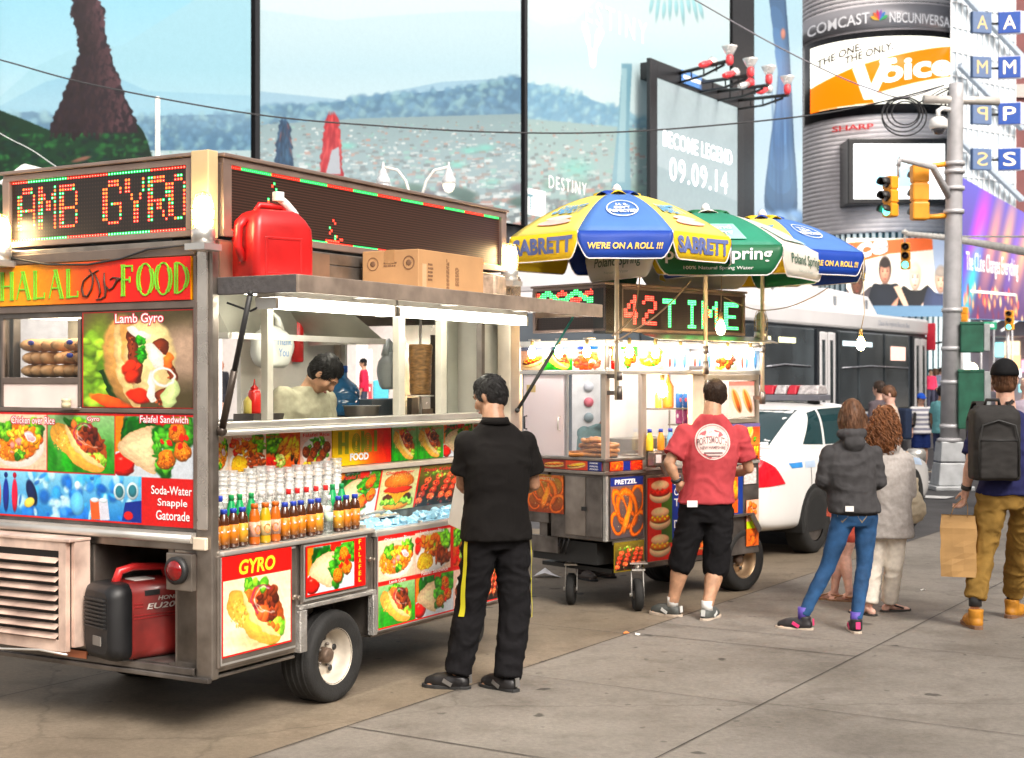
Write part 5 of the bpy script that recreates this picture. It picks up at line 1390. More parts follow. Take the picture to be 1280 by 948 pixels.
# --- roof and header
m=MB();m.box(0,2.92,0,Wd,2.30,2.36);m.box(.05,2.90,.004,.05,2.14,2.298);m.box(.02,2.92,Wd-.05,Wd,2.14,2.298);m.build('roof',steel,cart,.005)
m=MB();m.box(.05,.9,-.004,.003,2.17,2.35);m.build('roof_fascia',mat('copper_tinted_steel',(.42,.28,.20),.33,.75,.25,4),cart)
m=MB();m.box(2.30,2.92,-.006,.003,2.185,2.345);m.build('roof_fascia',mat('foil_steel',(.60,.45,.34),.28,.8,.35,9,.3,14),cart)
m=MB();m.box(2.80,2.92,.0,.10,.86,2.30);m.box(2.86,2.92,Wd-.08,Wd,.3,2.30);m.box(2.655,2.92,.3,Wd,.86,.90);m.build('front_post',mat('warm_steel',(.62,.54,.46),.35,.7,.15,5),cart,.006)
# --- corner post cap
m=MB();m.box(-.02,.05,.005,.115,2.36,2.775);m.build('sign_corner_post',mat('cream_post',(.62,.47,.26),.4,.2,.12,6),cart,.006)
m=MB();m.box(-.012,.0,.02,.085,.99,2.3);m.build('corner_trim',mat('polished_corner',(.66,.60,.54),.28,.8,.1,8),cart,.005)
# --- LED signs
frame_m=mat('sign_frame',(.30,.22,.185),.42,.5,.15,6)
def led_sign(parent,o,ux,nrm,w,h,mt,mrg=(.05,.04),depth=.14,em=None):
    """frame box plus lit display; o is the lower-left corner of the front"""
    o=V(o);ux=V(ux);nr=V(nrm);uz=V((0,0,1))
    mm=MB()
    def bx(a,b,c,d,d0,d1):
        pts=[]
        for zz in (c,d):
            for uu,dd in ((a,d0),(b,d0),(b,d1),(a,d1)):pts.append(o+ux*uu+uz*zz-nr*dd)
        mm.hexa(pts)
    mw,mh=mrg
    bx(0,w,0,mh,0,depth);bx(0,w,h-mh,h,0,depth);bx(0,mw,mh,h-mh,0,depth);bx(w-mw,w,mh,h-mh,0,depth);bx(mw,w-mw,mh,h-mh,.03,depth)
    bx(-.01,w+.01,h+.002,h+.02,-.015,depth+.02)
    f=mm.build('led_sign',frame_m,parent,.004)
    p=[o+ux*mw+uz*mh,o+ux*(w-mw)+uz*mh,o+ux*(w-mw)+uz*(h-mh),o+ux*mw+uz*(h-mh)]
    sheet('led_display',[q-nr*.022 for q in p],mt,f,.006)
    return f
def amb(g,r_):pass
gl=[]
xx=1
for ch,x in (('A',2),('M',10),('B',18),('G',34),('Y',42),('R',50),('O',57)):
    gl.append((ch,x,2,7 if ch!='O' else 6,12,(1,1,3,3,3,2,2,1)))
cv=led_canvas(64,17,(6,8),gl,True,3)
led_sign(cart,(0.0,1.42,2.375),(0,-1,0),(-1,0,0),1.30,.375,image_mat('led_rear',cv,.35,2.4,1.0,dirt=0),(.045,.03))
def few(g,r_):
    for j,i in ((3,22),(4,21),(5,23),(9,19),(10,19),(13,54),(14,55),(16,52),(17,53),(18,52),(19,55),(19,56),(20,55),(20,58),(20,59),(21,54),(21,55)):g[j,i]=[1,2][r_.randint(2)]
    for k in range(16):g[g.shape[0]-2,50+k%8]=1
cv=led_canvas(168,23,(4,5),(),True,5,few,slats=True)
led_sign(cart,(.075,-.005,2.375),(1,0,0),(0,-1,0),2.665,.375,image_mat('led_side',cv,.4,.8,1.0,dirt=0),(.06,.03))
# --- HALAL FOOD fascia
c=Canvas(300,50);c.grad((.96,.62,.06),(.90,.12,.05),True);c.poly([(0,0),(.3,0),(.1,1),(0,1)],(.98,.68,.07));
v_=c.v();X,Y=c.grid();t_=np.clip((X-.25)/.45,0,1)[...,None];v_[:]=np.array((.97,.62,.06))*(1-t_)+np.array((.93,.10,.05))*t_
hp=[(-.02,1.50,2.075),(-.02,.115,2.075),(-.02,.115,2.28),(-.02,1.50,2.28)]
fas=sheet('fascia_sign',hp,image_mat('halal_fascia',c,.3),cart,.02)
lime=mat('lime_letters',(.20,.62,.03),.35);dkgreen=mat('letter_shadow_green',(.08,.16,.02),.5)
def rtext(name,s,m_,pa,pb,pyb,pyt,x=-.023,parent=None,**k):
    ya,yb=ry(pa,x),ry(pb,x)
    zb_=(rz(pa,pyb,x)+rz(pb,pyb,x))/2;zt=(rz(pa,pyt,x)+rz(pb,pyt,x))/2
    return text(name,s,m_,parent or cart,(x,ya,zb_),(0,-1,0),ya-yb,zt-zb_,off=0,**k)
def serif(o_,s,y0,w,z0,h,thick):
    m1=MB();m2=MB()
    n=len(s);gap=w/n
    SH={'H':[((.12,0),(.12,1),1),((.72,0),(.72,1),1),((.12,.5),(.72,.5),0)],'A':[((.05,0),(.42,1),0),((.42,1),(.80,0),1),((.20,.36),(.64,.36),0)],
          'L':[((.18,0),(.18,1),1),((.18,.03),(.74,.03),0),((.74,0),(.76,.22),0)],'F':[((.2,0),(.2,1),1),((.2,.97),(.72,.97),0),((.2,.52),(.58,.52),0),((.72,.78),(.72,1),0),((.58,.42),(.58,.62),0)],'O':None,'D':None}
    for i,ch in enumerate(s):
        P=lambda u,v,e=0.0:V((-.0235-e,y0-(i+u)*gap,z0+v*h))
        if ch in 'OD':
            if ch=='D':segs=[((.16,0),(.16,1),1)]+[((.16+.62*math.sin(a),.5+.5*math.cos(a)),(.16+.62*math.sin(a+.3),.5+.5*math.cos(a+.3)),1 if .8<a<2.2 else 0) for a in np.arange(0,2.9,.28)]
            else:segs=[((.46+.40*math.sin(a),.5+.52*math.cos(a)),(.46+.40*math.sin(a+.3),.5+.52*math.cos(a+.3)),1 if abs(math.sin(a))>.6 else 0) for a in np.arange(0,6.28,.285)]
        else:
            segs=list(SH[ch])
            for (a,b,k) in SH[ch]:
                for q in (a,b):
                    if k==1 and q[1] in (0,1):segs.append(((q[0]-.12,q[1]),(q[0]+.12,q[1]),0))
        for a,b,k in segs:
            pa,pb=P(*a),P(*b)
            if k==1:
                off=V((0,gap*.055,0))
                m1.beam(pa+off,pb+off,thick*.75,.004,up=(1,0,0));m1.beam(pa-off*1.4,pb-off*1.4,thick*.55,.004,up=(1,0,0))
            else:m1.beam(pa,pb,thick*.6,.0036,up=(1,0,0))
    m1.build('lettering',lime,o_)
serif(fas,'HALAL',ry(1,-.02),ry(1,-.02)-ry(103,-.02),2.106,.140,.012)
serif(fas,'FOOD',ry(150,-.02),ry(150,-.02)-ry(240,-.02),2.106,.146,.013)
m=MB()
def rp(px,py):return (-.0235,ry(px,-.02),rz(px,py,-.02))
for pts,rr in (([(112,337),(116,343),(117,352),(115,362),(110,371),(105,370),(103,361),(105,352),(112,345),(120,340),(124,338)],.0048),([(131,341),(131,352),(133,364),(132,371),(127,374),(121,375)],.005),([(119,342),(124,354),(126,366),(124,372)],.0042),([(133,358),(137,363),(142,360),(147,351),(152,349),(142,347),(138,350)],.005)):
    q=[rp(*p) for p in pts];m.tube(q,[rr*(.5+.8*math.sin(math.pi*(i+.6)/len(q))) for i in range(len(q))],6)
m.build('script_lettering',mat('script_brown',(.06,.02,.01),.5),fas)
# --- rear pictures
def rear_poster(name,cv,pa,pb,pt,pb_,matn,x=-.008,label=None,z=None):
    ya,yb=(ry(pa,x),ry(pb,x));z0,z1=z or ((rz(pa,pb_,x)+rz(pb,pb_,x))/2,(rz(pa,pt,x)+rz(pb,pt,x))/2)
    return sheet(name,[(x,ya,z0),(x,yb,z0),(x,yb,z1),(x,ya,z1)],image_mat(matn,cv,.28),cart,.006,label)
bor=mat('poster_border_red',(.80,.03,.03),.4)
c=Canvas(240,190,(.80,.04,.05));f_biggyro(c.sub(.01,.01,.99,.995))
P_=rear_poster('food_poster',c,103,243,389,510,'poster_lamb_gyro',z=(1.56,2.03),label='tall lamb gyro picture')
rtext('lettering_edge','Lamb Gyro',mat('edge_red',(.80,.03,.08),.4),143,205,408,391,-.0100,bold=.075,parent=P_)
rtext('lettering','Lamb Gyro',white_e,144,204,407,392,-.0112,bold=.012,parent=P_)
c=Canvas(460,180,(.86,.10,.10))
f_rice(c.sub(0,.02,.302,.545));f_gyro(c.sub(.306,.02,.63,.555));f_wrap(c.sub(.634,.02,.995,.57));f_drinks(c.sub(0,.565,.755,.985))
P_=rear_poster('menu_poster',c,-15,246,518,652,'poster_menu',z=(.995,1.53),label='wide menu picture with three dishes and drinks')
for s,pa,pb,yb_,yt in (('Chicken over Rice',14,68,530,521),('Gyro',109,124,528,521),('Falafel Sandwich',175,235,529,520)):
    rtext('lettering_edge',s,_mats['edge_red'],pa-1,pb+1,yb_+1,yt-1,-.0100,bold=.085,parent=P_);rtext('lettering',s,white_e,pa,pb,yb_,yt,-.0112,bold=.01,parent=P_)
for s,pa,pb,yb_,yt in (('Soda-Water',189,240,619,608),('Snapple',197,234,636,624),('Gatorade',195,237,651,639)):rtext('lettering',s,white_e,pa,pb,yb_,yt,-.0112,bold=.012,parent=P_)
# --- rear compartment, louvred door, tail lamp
m=MB();m.box(-.035,.0,ry(246),ry(214),.70,.875);m.build('tail_lamp_plate',steel,cart,.004)
ty=ry(229);tz_=rz(229,712)
tl=MB();tl.lathe([(.066,0),(.066,-.022),(.053,-.028)],(-.035,ty,tz_),20,axis='X');tlo=tl.build('tail_lamp',black,cart)
tl=MB();tl.lathe([(.051,-.022),(.045,-.034),(.02,-.039),(0,-.040)],(-.035,ty,tz_),20,axis='X');tl.build('lens',mat('red_lens',(.20,.003,.004),.12,0,.3,40,coat=.6),tlo)
door_m=mat('louvre_red_lit',(.80,.56,.46),.34,.35,.35,6,.1,20)  # pink reflection of red lights put into the slat colour
dr=MB()
xh=-.015
dz0,dz1=.37,.905;dy0,dy1=.79,1.62;X0=-.16
dr.box(X0,X0+.03,dy0,dy0+.05,dz0,dz1);dr.box(X0,X0+.03,dy1-.05,dy1,dz0,dz1);dr.box(X0,X0+.03,dy0+.05,dy1-.05,dz1-.045,dz1);dr.box(X0,X0+.03,dy0+.05,dy1-.05,dz0,dz0+.055)
dr.box(X0+.03,X0+.13,dy0-.03,dy0-.005,dz0+.02,dz1);dr.box(X0-.01,X0+.13,dy0-.035,dy1,dz1+.002,dz1+.016)
ns=9
for k in range(ns):
    z0=dz0+.065+k*(dz1-dz0-.12)/ns;h_=(dz1-dz0-.12)/ns
    dr.hexa([(X0-.022,dy0+.055,z0),(X0-.022,dy1-.055,z0),(X0-.016,dy1-.055,z0-.004),(X0-.016,dy0+.055,z0-.004),(X0+.014,dy0+.055,z0+h_*.46),(X0+.014,dy1-.055,z0+h_*.46),(X0+.02,dy1-.055,z0+h_*.44),(X0+.02,dy0+.055,z0+h_*.44)])
dro=dr.build('louvre_door',door_m,cart,.003)
m=MB();m.box(X0+.032,X0+.038,dy0+.01,dy1-.01,dz0+.01,dz1-.01);m.build('door_backing',black,dro)
m=MB();m.tube([(X0-.02,1.62,.36),(X0-.03,1.2,.355),(X0-.02,.95,.372),(X0-.01,.77,.362)],.006,6);m.build('door_wire',steel_l,dro)
m=MB();m.box(-.022,-.012,ry(112),ry(72),.315,.352);m.build('reflector_strip',mat('reflector_red_white',(.75,.25,.12),.3),cart)
# --- side lower doors and pictures
def side_door(x0,x1,z0,z1,cv,matn,brd=.02,latch=None,y=-.012):
    mm=MB();mm.box(x0,x1,y,.004,z0,z1);d=mm.build('cabinet_door',steel,cart,.006)
    mm=MB()
    for a,b,c_,e in ((x0+.012,x1-.012,z1-.022,z1-.012),(x0+.012,x1-.012,z0+.012,z0+.022),(x0+.012,x0+.022,z0+.022,z1-.022)):mm.box(a,b,y-.006,y-.001,c_,e)
    mm.build('door_trim',alu,d,.002)
    if latch:
        mm=MB();mm.lathe([(.014,0),(.014,-.012),(.008,-.014),(.008,-.03),(.011,-.032),(.011,-.04)],(latch[0],y,latch[1]),12,axis='Y');mm.beam((latch[0]-.03,y-.02,latch[1]),(latch[0]+.02,y-.02,latch[1]+.004),.012,.012);mm.build('latch',mat('latch_brass',(.28,.24,.2),.4,.8),d)
    return d
def side_poster(par,cv,x0,x1,z0,z1,matn,y=-.019,label=None,name='food_poster'):
    return sheet(name,[(x0,y,z0),(x1,y,z0),(x1,y,z1),(x0,y,z1)],image_mat(matn,cv,.28),par,.005,label)
d1=side_door(.03,.612,.335,.868,None,'',latch=(.592,.60))
c=Canvas(200,180,(.90,.06,.04));f_gyro(c.sub(.015,.24,.985,.985),1)
P1=side_poster(d1,c,.048,.566,.383,.858,'poster_gyro')
text('lettering','GYRO',yel_e,P1,(.165,-.0195,.762),(1,0,0),.27,.072,bold=.03,shear=.15)
d2=side_door(.655,1.23,.555,.866,None,'',latch=(1.245,.72))
c=Canvas(190,100,(.90,.06,.04));f_wrap(c.sub(.02,.04,.80,.96))
P2=side_poster(d2,c,.686,1.198,.588,.847,'poster_falafel')
for k,ch in enumerate('FALAFEL'):
    text('lettering',ch,yel_e,P2,(1.132,-.0195,.815-k*.0335),(1,0,0),.022,.024,bold=.01)
c=Canvas(460,190,(.93,.07,.05))
f_rice(c.sub(0,.07,.282,.50));f_lamb(c.sub(.282,.05,.575,.50));f_gyro(c.sub(0,.545,.282,.985));f_wrap(c.sub(.288,.545,.60,.985));f_tenders(c.sub(.60,.05,.80,.50));f_balls(c.sub(.60,.545,.80,.985));f_burger(c.sub(.80,.05,1,.5));f_kebab(c.sub(.80,.545,1,.985))
d3=side_door(1.30,2.648,.305,.855,None,'')
P3=side_poster(d3,c,1.317,2.60,.325,.848,'poster_combo')
for s,x0,x1,z_ in (('Chicken over Rice',1.37,1.62,.80),('Lamb over Rice',1.73,1.98,.808),('Lamb Gyro',1.42,1.58,.562),('Falafel Sandwich',1.74,2.02,.575)):
    text('lettering',s,white_e,P3,(x0,-.0195,z_),(1,0,0),x1-x0,.022,bold=.008)
# --- wheel arch trim, wheels
m=MB();m.box(LX0-.0,LX1+.0,-.028,.012,.530,.553);m.box(LX0-.002,LX0+.055,-.03,.01,.315,.528);m.box(LX1-.035,LX1+.004,-.03,.01,.305,.528);m.build('wheel_arch_trim',tread,cart,.004)
m=MB();m.box(LX0+.02,LX1,.27,.278,.30,.55);m.box(LX0+.005,LX0+.019,.02,.27,.30,.55);m.build('wheel_bay',black,cart)
def wheel(parent,c,r,w,rim_r,rim_m,side=-1,name='wheel',holes=5):
    t=MB();h=w/2
    prof=[(rim_r,-h*.82),(r*.80,-h),(r*.93,-h*.98),(r*.985,-h*.8),(r,-h*.5),(r,h*.5),(r*.985,h*.8),(r*.93,h*.98),(r*.80,h),(rim_r,h*.82)]
    t.lathe(prof,c,40,axis='Y',cap=False)
    for k in range(3):
        pass
    wh=t.build(name,rubber,parent)
    g=MB()
    for q in (-.55,-.18,.18,.55):
        g.lathe([(r*.992,h*q-.004),(r*1.004,h*q-.003),(r*1.004,h*q+.003+h*.12),(r*.992,h*q+.004+h*.12)],c,40,axis='Y',cap=False)
    g.build('tread',rubber,wh)
    s=side
    m_=MB()
    m_.lathe([(rim_r+.006,s*h*.86),(rim_r,s*h*.80),(rim_r*.93,s*h*.5),(rim_r*.90,-s*h*.1),(rim_r*.80,-s*h*.15),(rim_r*.62,s*h*.05),(rim_r*.48,s*h*.1),(rim_r*.30,-s*h*.02),(0,-s*h*.02)],c,32,axis='Y',cap=False)
    m_.build('rim',rim_m,wh)
    m_=MB()
    for k in range(holes):
        a=2*math.pi*k/holes+.3
        m_.lathe([(rim_r*.12,0),(rim_r*.12,s*.006),(0,s*.007)],V(c)+V((math.cos(a)*rim_r*.66,s*h*.055,math.sin(a)*rim_r*.66)),10,axis='Y')
    m_.build('rim_holes',black,wh)
    m_=MB();m_.lathe([(rim_r*.30,-s*h*.02),(rim_r*.28,s*h*.42),(rim_r*.22,s*h*.50),(0,s*h*.52)],c,16,axis='Y');m_.build('hub',mat('rusty_hub',(.16,.11,.08),.6,.5,.4,20),wh)
    m_=MB()
    for k in range(5):
        a=2*math.pi*k/5
        m_.lathe([(.008,0),(.008,s*.016),(0,s*.017)],V(c)+V((math.cos(a)*rim_r*.42,s*h*.10,math.sin(a)*rim_r*.42)),6,axis='Y')
    m_.build('lug_nuts',steel_d,wh)
    return wh
rim_cream=mat('cream_rim',(.54,.48,.40),.45,.1,.18,12)
wheel(cart,(.955,.085,.242),.242,.20,.142,rim_cream)
wheel(cart,(.955,Wd-.1,.242),.242,.20,.142,rim_cream,1)
def caster(parent,c,r,w,yaw=0.0,m_=rubber,fork=.30,name='caster'):
    M=Matrix.Translation(V((c[0],c[1],0)))@Matrix.Rotation(yaw,4,'Z')
    t=MB();t.lathe([(r*.55,-w*.4),(r*.85,-w*.5),(r,-w*.3),(r,w*.3),(r*.85,w*.5),(r*.55,w*.4)],n=24,axis='Y')
    t.v=[tuple(M@(V(v)+V((0,0,r)))) for v in t.v];o=t.build(name,m_,parent)
    t=MB();t.lathe([(r*.55,-w*.38),(r*.35,-w*.2),(r*.2,-w*.5),(0,-w*.5)],n=16,axis='Y');t.lathe([(r*.55,w*.38),(r*.35,w*.2),(r*.2,w*.5),(0,w*.5)],n=16,axis='Y')
    t.v=[tuple(M@(V(v)+V((0,0,r)))) for v in t.v];t.build('wheel_centre',steel_d,o)
    t=MB()
    for s in (-1,1):
        t.beam((0,s*w*.68,r*.9),(.03,s*w*.68,fork),.035,.006,up=(0,1,0));t.lathe([(.014,0),(.014,.012),(0,.012)],(0,s*w*.72,r),8,axis='Y')
    t.box(-.045,.075,-w*.75,w*.75,fork,fork+.012);t.lathe([(.03,fork+.012),(.03,fork+.05)],(.015,0,0),12);t.box(-.06,.09,-w,w,fork+.05,fork+.058)
    t.v=[tuple(M@V(v)) for v in t.v];t.build('fork',steel_l,o)
    return o
caster(cart,(2.66,.20),.125,.075,R(8),rubber,.265)
m=MB();m.beam((2.66,.12,.325),(2.66,Wd-.1,.325),.05,.05);m.beam((2.0,.74,.27),(3.3,.74,.27),.06,.06);m.build('chassis',black,cart)
# --- counter, sill, upper pictures
m=MB();m.box(.05,1.29,-.022,.285,.862,.886);m.build('bottle_ledge',steel_l,cart,.008)
m=MB();m.box(1.295,2.66,-.022,.06,.836,.866);m.box(1.295,2.66,.30,.345,.836,.93);m.box(1.295,1.32,.06,.30,.836,.90);m.box(1.85,1.88,.06,.30,.836,.875);m.box(2.64,2.66,.06,.30,.836,.90);m.box(1.33,1.80,.17,.30,.905,.917);m.build('cooler_bin',steel_l,cart,.006)
m=MB();m.tube([(1.42,.165,.93),(1.42,.14,.95),(1.60,.14,.95),(1.60,.165,.93)],.008,6);m.build('bin_handle',steel_l,cart)
m=MB();m.box(.05,2.85,.286,.32,.86,1.43);m.build('picture_wall',steel,cart)
m=MB();m.box(.052,2.92,.115,.34,1.425,1.452);m.box(.052,2.92,.12,.17,1.454,1.49);m.tube([(.055,.11,1.438),(2.92,.11,1.438)],.016,8);m.build('service_sill',steel_l,cart,.006)
m=MB();m.box(.30,2.75,.215,.284,1.178,1.208);m.build('picture_rail',mat('cream_rail',(.70,.60,.50),.35,.4,.08),cart,.006)
def sp1(pa,pb,za,zb,fn,nm,y=.278,par=cart,**k):
    c=Canvas(100,90,(1,.95,.9));fn(c,**k)
    x0=sx(pa,y);x1=sx(pb,y)
    return sheet('food_poster',[(x0,y,za),(x1,y,za),(x1,y,zb),(x0,y,zb)],image_mat(nm,c,.28),par,.005)
zr0,zr1=1.212,1.415
row=[(262,286,f_rice,'chicken over rice'),(286.5,332.5,f_lamb,'lamb over rice'),(333,375,f_tenders,'chicken strips'),(375.5,414.5,f_balls,'falafel over rice'),(490,521,f_gyro,'chicken gyro'),(521.5,554,f_gyro,'lamb gyro'),(554.5,590,f_wrap,'falafel sandwich'),(590.5,622,f_burger,'burger')]
for k,(a,b,fn,lb) in enumerate(row):
    o=sp1(a,b,zr0,zr1,fn,'poster_row_%d'%k);o['label']=lb+' picture'
    xa=sx(a,.276)+.02;xb=sx(b,.276)-.02
    if k:text('lettering',{'chicken over rice':'Chicken','lamb over rice':'Lamb over Rice','chicken strips':'Chicken Fry','falafel over rice':'Falafel Rice','chicken gyro':'Chicken Gyro','lamb gyro':'Lamb Gyro','falafel sandwich':'Falafel','burger':'Burger'}[lb],red_e,o,(xa,.2775,zr1-.030),(1,0,0),xb-xa,.020,bold=.01)
c=Canvas(150,90);c.grad((1,.80,.05),(.96,.16,.04),True);X,Y=c.grid();t_=np.clip((X-.35)/.45,0,1)[...,None];c.v()[:]=np.array((1,.80,.05))*(1-t_)+np.array((.97,.18,.03))*t_
c.ell(.86,.55,.10,.6,(1,.55,.1),8,.6,.2,.55);c.ell(.93,.5,.08,.6,(.9,.06,.03),-6,.5,.2)
x0,x1=sx(415.5,.278),sx(488,.278)
hs=sheet('halal_sign',[(x0,.274,zr0),(x1,.274,zr0),(x1,.274,zr1+.004),(x0,.274,zr1+.004)],image_mat('poster_halal',c,.28),cart,.01)
m=MB()
def hl(u,v):return V((x0+(x1-x0)*u,.2725,zr0+(zr1-zr0)*v))
for d in range(4):
    e=d*.016
    for u in (.09+e,.20+e):m.beam(hl(u,.32),hl(u,.94),.0055,.002,up=(0,1,0))
    m.beam(hl(.14,.56+e*1.5),hl(.21,.56+e*1.5),.005,.002,up=(0,1,0))
    for cu in (.385,.585):
        rr=.075-e
        pts=[hl(cu+rr*math.cos(a)*.9,.60+rr*3.6*math.sin(a)) for a in np.linspace(0,2*math.pi,15)]
        for a,b in zip(pts[:-1],pts[1:]):m.beam(a,b,.0045,.002,up=(0,1,0))
        m.beam(hl(cu+.06-e*.7,.34),hl(cu+.06-e*.7,.62),.0045,.002,up=(0,1,0))
    for u in (.475+e*.8,.70+e*.8):m.beam(hl(u,.34),hl(u,.94),.0045,.002,up=(0,1,0))
m.build('lettering',mat('olive_lines',(.30,.34,.02),.4),hs)
text('lettering','FOOD',white_e,hs,(hl(.27,0).x,.2715,zr0+.025),(1,0,0),(x1-x0)*.32,.042,bold=.05)
def slant(pa,pb,qa,qb,fn,nm,lb):
    ya,yb=.275,.245
    y0,z0=.275,.925;y1,z1=.235,1.172
    x0,x1=sx(pa,y1),sx(pb,y1)
    c=Canvas(100,100,(.95,.1,.06));fn(c.sub(.03,0,1,1))
    o=sheet('food_poster',[(x0-.02,y0,z0),(x1-.02,y0,z0),(x1,y1,z1),(x0,y1,z1)],image_mat(nm,c,.28),cart,.004,lb+' picture')
    uz=V((.02,y1-y0,z1-z0)).normalized()
    text('lettering',{'falafel sandwich':'Falafel Sandwich','cheeseburger':'Cheeseburger','steak kebab':'Steak Kebab'}.get(lb,lb),red_e,o,(x0+.04,y1-.0035+.008,z1-.035),(1,0,0),(x1-x0)*.75,.022,uz=uz,bold=.01,shear=.15)
for k,(a,b,fn,lb) in enumerate(((424,477,f_wrap,'falafel sandwich'),(477.5,525,f_burger,'cheeseburger'),(525.5,575,f_kebab,'steak kebab'),(575.5,620,f_tenders,'chicken strips'))):slant(a,b,0,0,fn,'poster_slant_%d'%k,lb)
# --- window mullions and panels
m_m=mat('mullion_steel',(.64,.61,.52),.36,.35,.1,6)
for x0,x1 in ((258,264),(331.7,339),(496,504),(549,556)):
    x0,x1=sx(x0,.14),sx(x1,.14);m=MB();m.box(x0,x1,.125,.17,1.49,2.14);m.build('window_post',m_m,cart,.004)
m=MB();m.box(sx(560,.45),sx(589,.45),.45,.49,1.455,2.14);m.build('side_shield',mat('greenish_steel',(.66,.66,.58),.35,.25,.12,4),cart)
m=MB();m.box(sx(589.5,.46),sx(606,.46),.46,.50,1.455,2.14);m.build('dark_slot',black,cart)
m=MB();m.box(sx(604,.14),sx(640,.14),.13,.16,1.49,2.14);m.build('front_panel',mat('pale_panel_steel',(.68,.66,.58),.35,.3,.12,4),cart,.004)
m=MB();m.box(sx(600,.14),sx(604,.14),.128,.166,1.49,2.14);m.build('panel_edge',steel_d,cart)
# --- interior
cream=mat('interior_cream',(.80,.76,.68),.45,.05,.1,4)
yb_=Wd-.03
def fx(px):return sx(px,yb_)
m=MB();m.box(.05,L_-.06,Wd-.04,Wd,.90,1.44);m.build('far_wall',steel,cart)
m=MB();m.box(fx(300),2.86,Wd-.035,Wd-.005,1.44,2.14);m.build('far_panel',cream,cart)
def ey(px):return C1.rear(px,400,2.90)[0]
m=MB();m.box(2.885,2.91,ey(433),Wd-.04,.90,2.14);m.build('end_panel',cream,cart)
m=MB();m.box(2.885,2.91,.11,ey(566),.90,2.14);m.build('end_panel',cream,cart)
for z0,z1 in ((.90,1.43),(2.06,2.14)):m=MB();m.box(2.885,2.91,ey(566)+.003,ey(433)-.003,z0,z1);m.build('end_wall',steel,cart)
m=MB();m.box(.05,L_-.07,Wd-.25,Wd-.045,1.425,1.45);m.build('far_counter',steel,cart)
hx0,hx1=sx(283,.80),sx(476,.80);hz=sz(380,421,.8)
m=MB();m.hexa([(hx0,.78,hz),(hx1,.78,hz),(hx1,1.38,hz),(hx0,1.38,hz),(hx0+.02,1.0,2.28),(hx1-.35,1.0,2.28),(hx1-.35,1.38,2.28),(hx0+.02,1.38,2.28)])
m.v=m.v;m.f=[f for k,f in enumerate(m.f) if k not in (0,2)];m.m=m.m[2:];m.sm=m.sm[2:]
ho=m.build('range_hood',mat('hood_steel',(.46,.45,.38),.38,.5,.2,4),cart)
m=MB();m.beam((hx0,.775,hz-.012),(hx1,.775,hz-.012),.03,.035);m.beam((hx0,.775,hz-.012),(hx0,1.38,hz-.012),.03,.035);m.beam((hx1,.775,hz-.012),(hx1,1.38,hz-.012),.03,.035);m.build('hood_rim',steel_l,ho)
m=MB();m.box(sx(480,1.0),sx(548,1.0),1.1,1.4,1.42,1.56);m.build('griddle_box',mat('griddle_slate',(.10,.13,.15),.5,.2),cart)
m=MB();m.box(sx(503,1.0),sx(556,1.0),1.0,1.05,1.45,2.12);m.build('rotisserie_back',mat('rotisserie_steel',(.50,.48,.40),.25,.5,.2,5),cart)
gx=sx(525.5,.55)
m=MB();m.tube([(gx,.55,1.44),(gx,.55,2.10)],.009,8);m.lathe([(.004,1.585),(.088,1.588),(.088,1.596),(.004,1.598)],(gx,.55,0),24);m.build('rotisserie_spit',steel_l,cart)
m=MB();m.box(sx(541,.78),sx(547.5,.78),.76,.80,1.46,2.0);m.box(sx(512,.78),sx(520,.78),.765,.80,1.46,1.575);m.box(sx(520,.78),sx(541,.78),.77,.80,1.46,1.50);m.build('rotisserie_burner',mat('burner_dark',(.09,.075,.06),.4,.5),cart)
m=MB();m.box(sx(300,.9),sx(345,.9),.80,.95,1.44,1.50);m.build('sauce_rack',steel_d,cart)
# --- awning
m=MB();m.box(.06,3.12,-.47,-.004,2.135,2.155);m.build('awning',white_d,cart)
aw=cart
m=MB();m.box(.03,3.13,-.49,-.472,2.095,2.176);m.box(3.112,3.13,-.47,-.004,2.10,2.174);m.box(.062,3.11,-.465,-.44,2.098,2.133);m.build('awning_edge',mat('awning_edge_steel',(.46,.36,.29),.38,.6,.25,9),cart,.004)
m=MB();m.box(.03,.058,-.47,-.004,2.095,2.178);m.build('awning_end_plate',mat('dark_tread',(.13,.12,.12),.45,.6,.15,30,.3,50),cart,.004)
for x in (.75,1.55,2.35):
    m=MB();m.box(x,x+.03,-.438,-.006,2.105,2.133);m.build('awning_rib',alu,cart)
def strut(a,b,split,r1,r2,ma,mb,nm='awning_strut'):
    a=V(a);b=V(b);mid=a.lerp(b,split)
    mm=MB();mm.tube([a,mid],r1,10);mm.ball(a,r1*1.2,8);o=mm.build(nm,ma,cart)
    mm=MB();mm.tube([mid,b],r2,8);mm.ball(b,r2*1.6,8);mm.build('piston_rod',mb,o)
    return o
strut((sx(313,-.28),-.28,2.09),(.045,-.02,1.455),.55,.013,.017,black,mat('strut_brown',(.06,.045,.035),.35,.4))
strut((3.02,-.33,2.09),(2.86,-.015,1.50),.35,.008,.011,mat('strut_teal',(.05,.35,.30),.4),black)
for x0,x1 in ((.15,1.14),(1.16,2.56)):
    m=MB();m.box(x0,x1,-.26,-.14,2.085,2.125);o=m.build('fluorescent_lamp',white_p,cart,.004)
    m=MB();m.box(x0+.02,x1-.02,-.25,-.15,2.035,2.083);m.build('tube',tube_w,o,.01)
    for q in (x0-.004,x1-.018):m=MB();m.box(q,q+.022,-.262,-.138,2.03,2.083);m.build('lamp_end',steel_l,o)
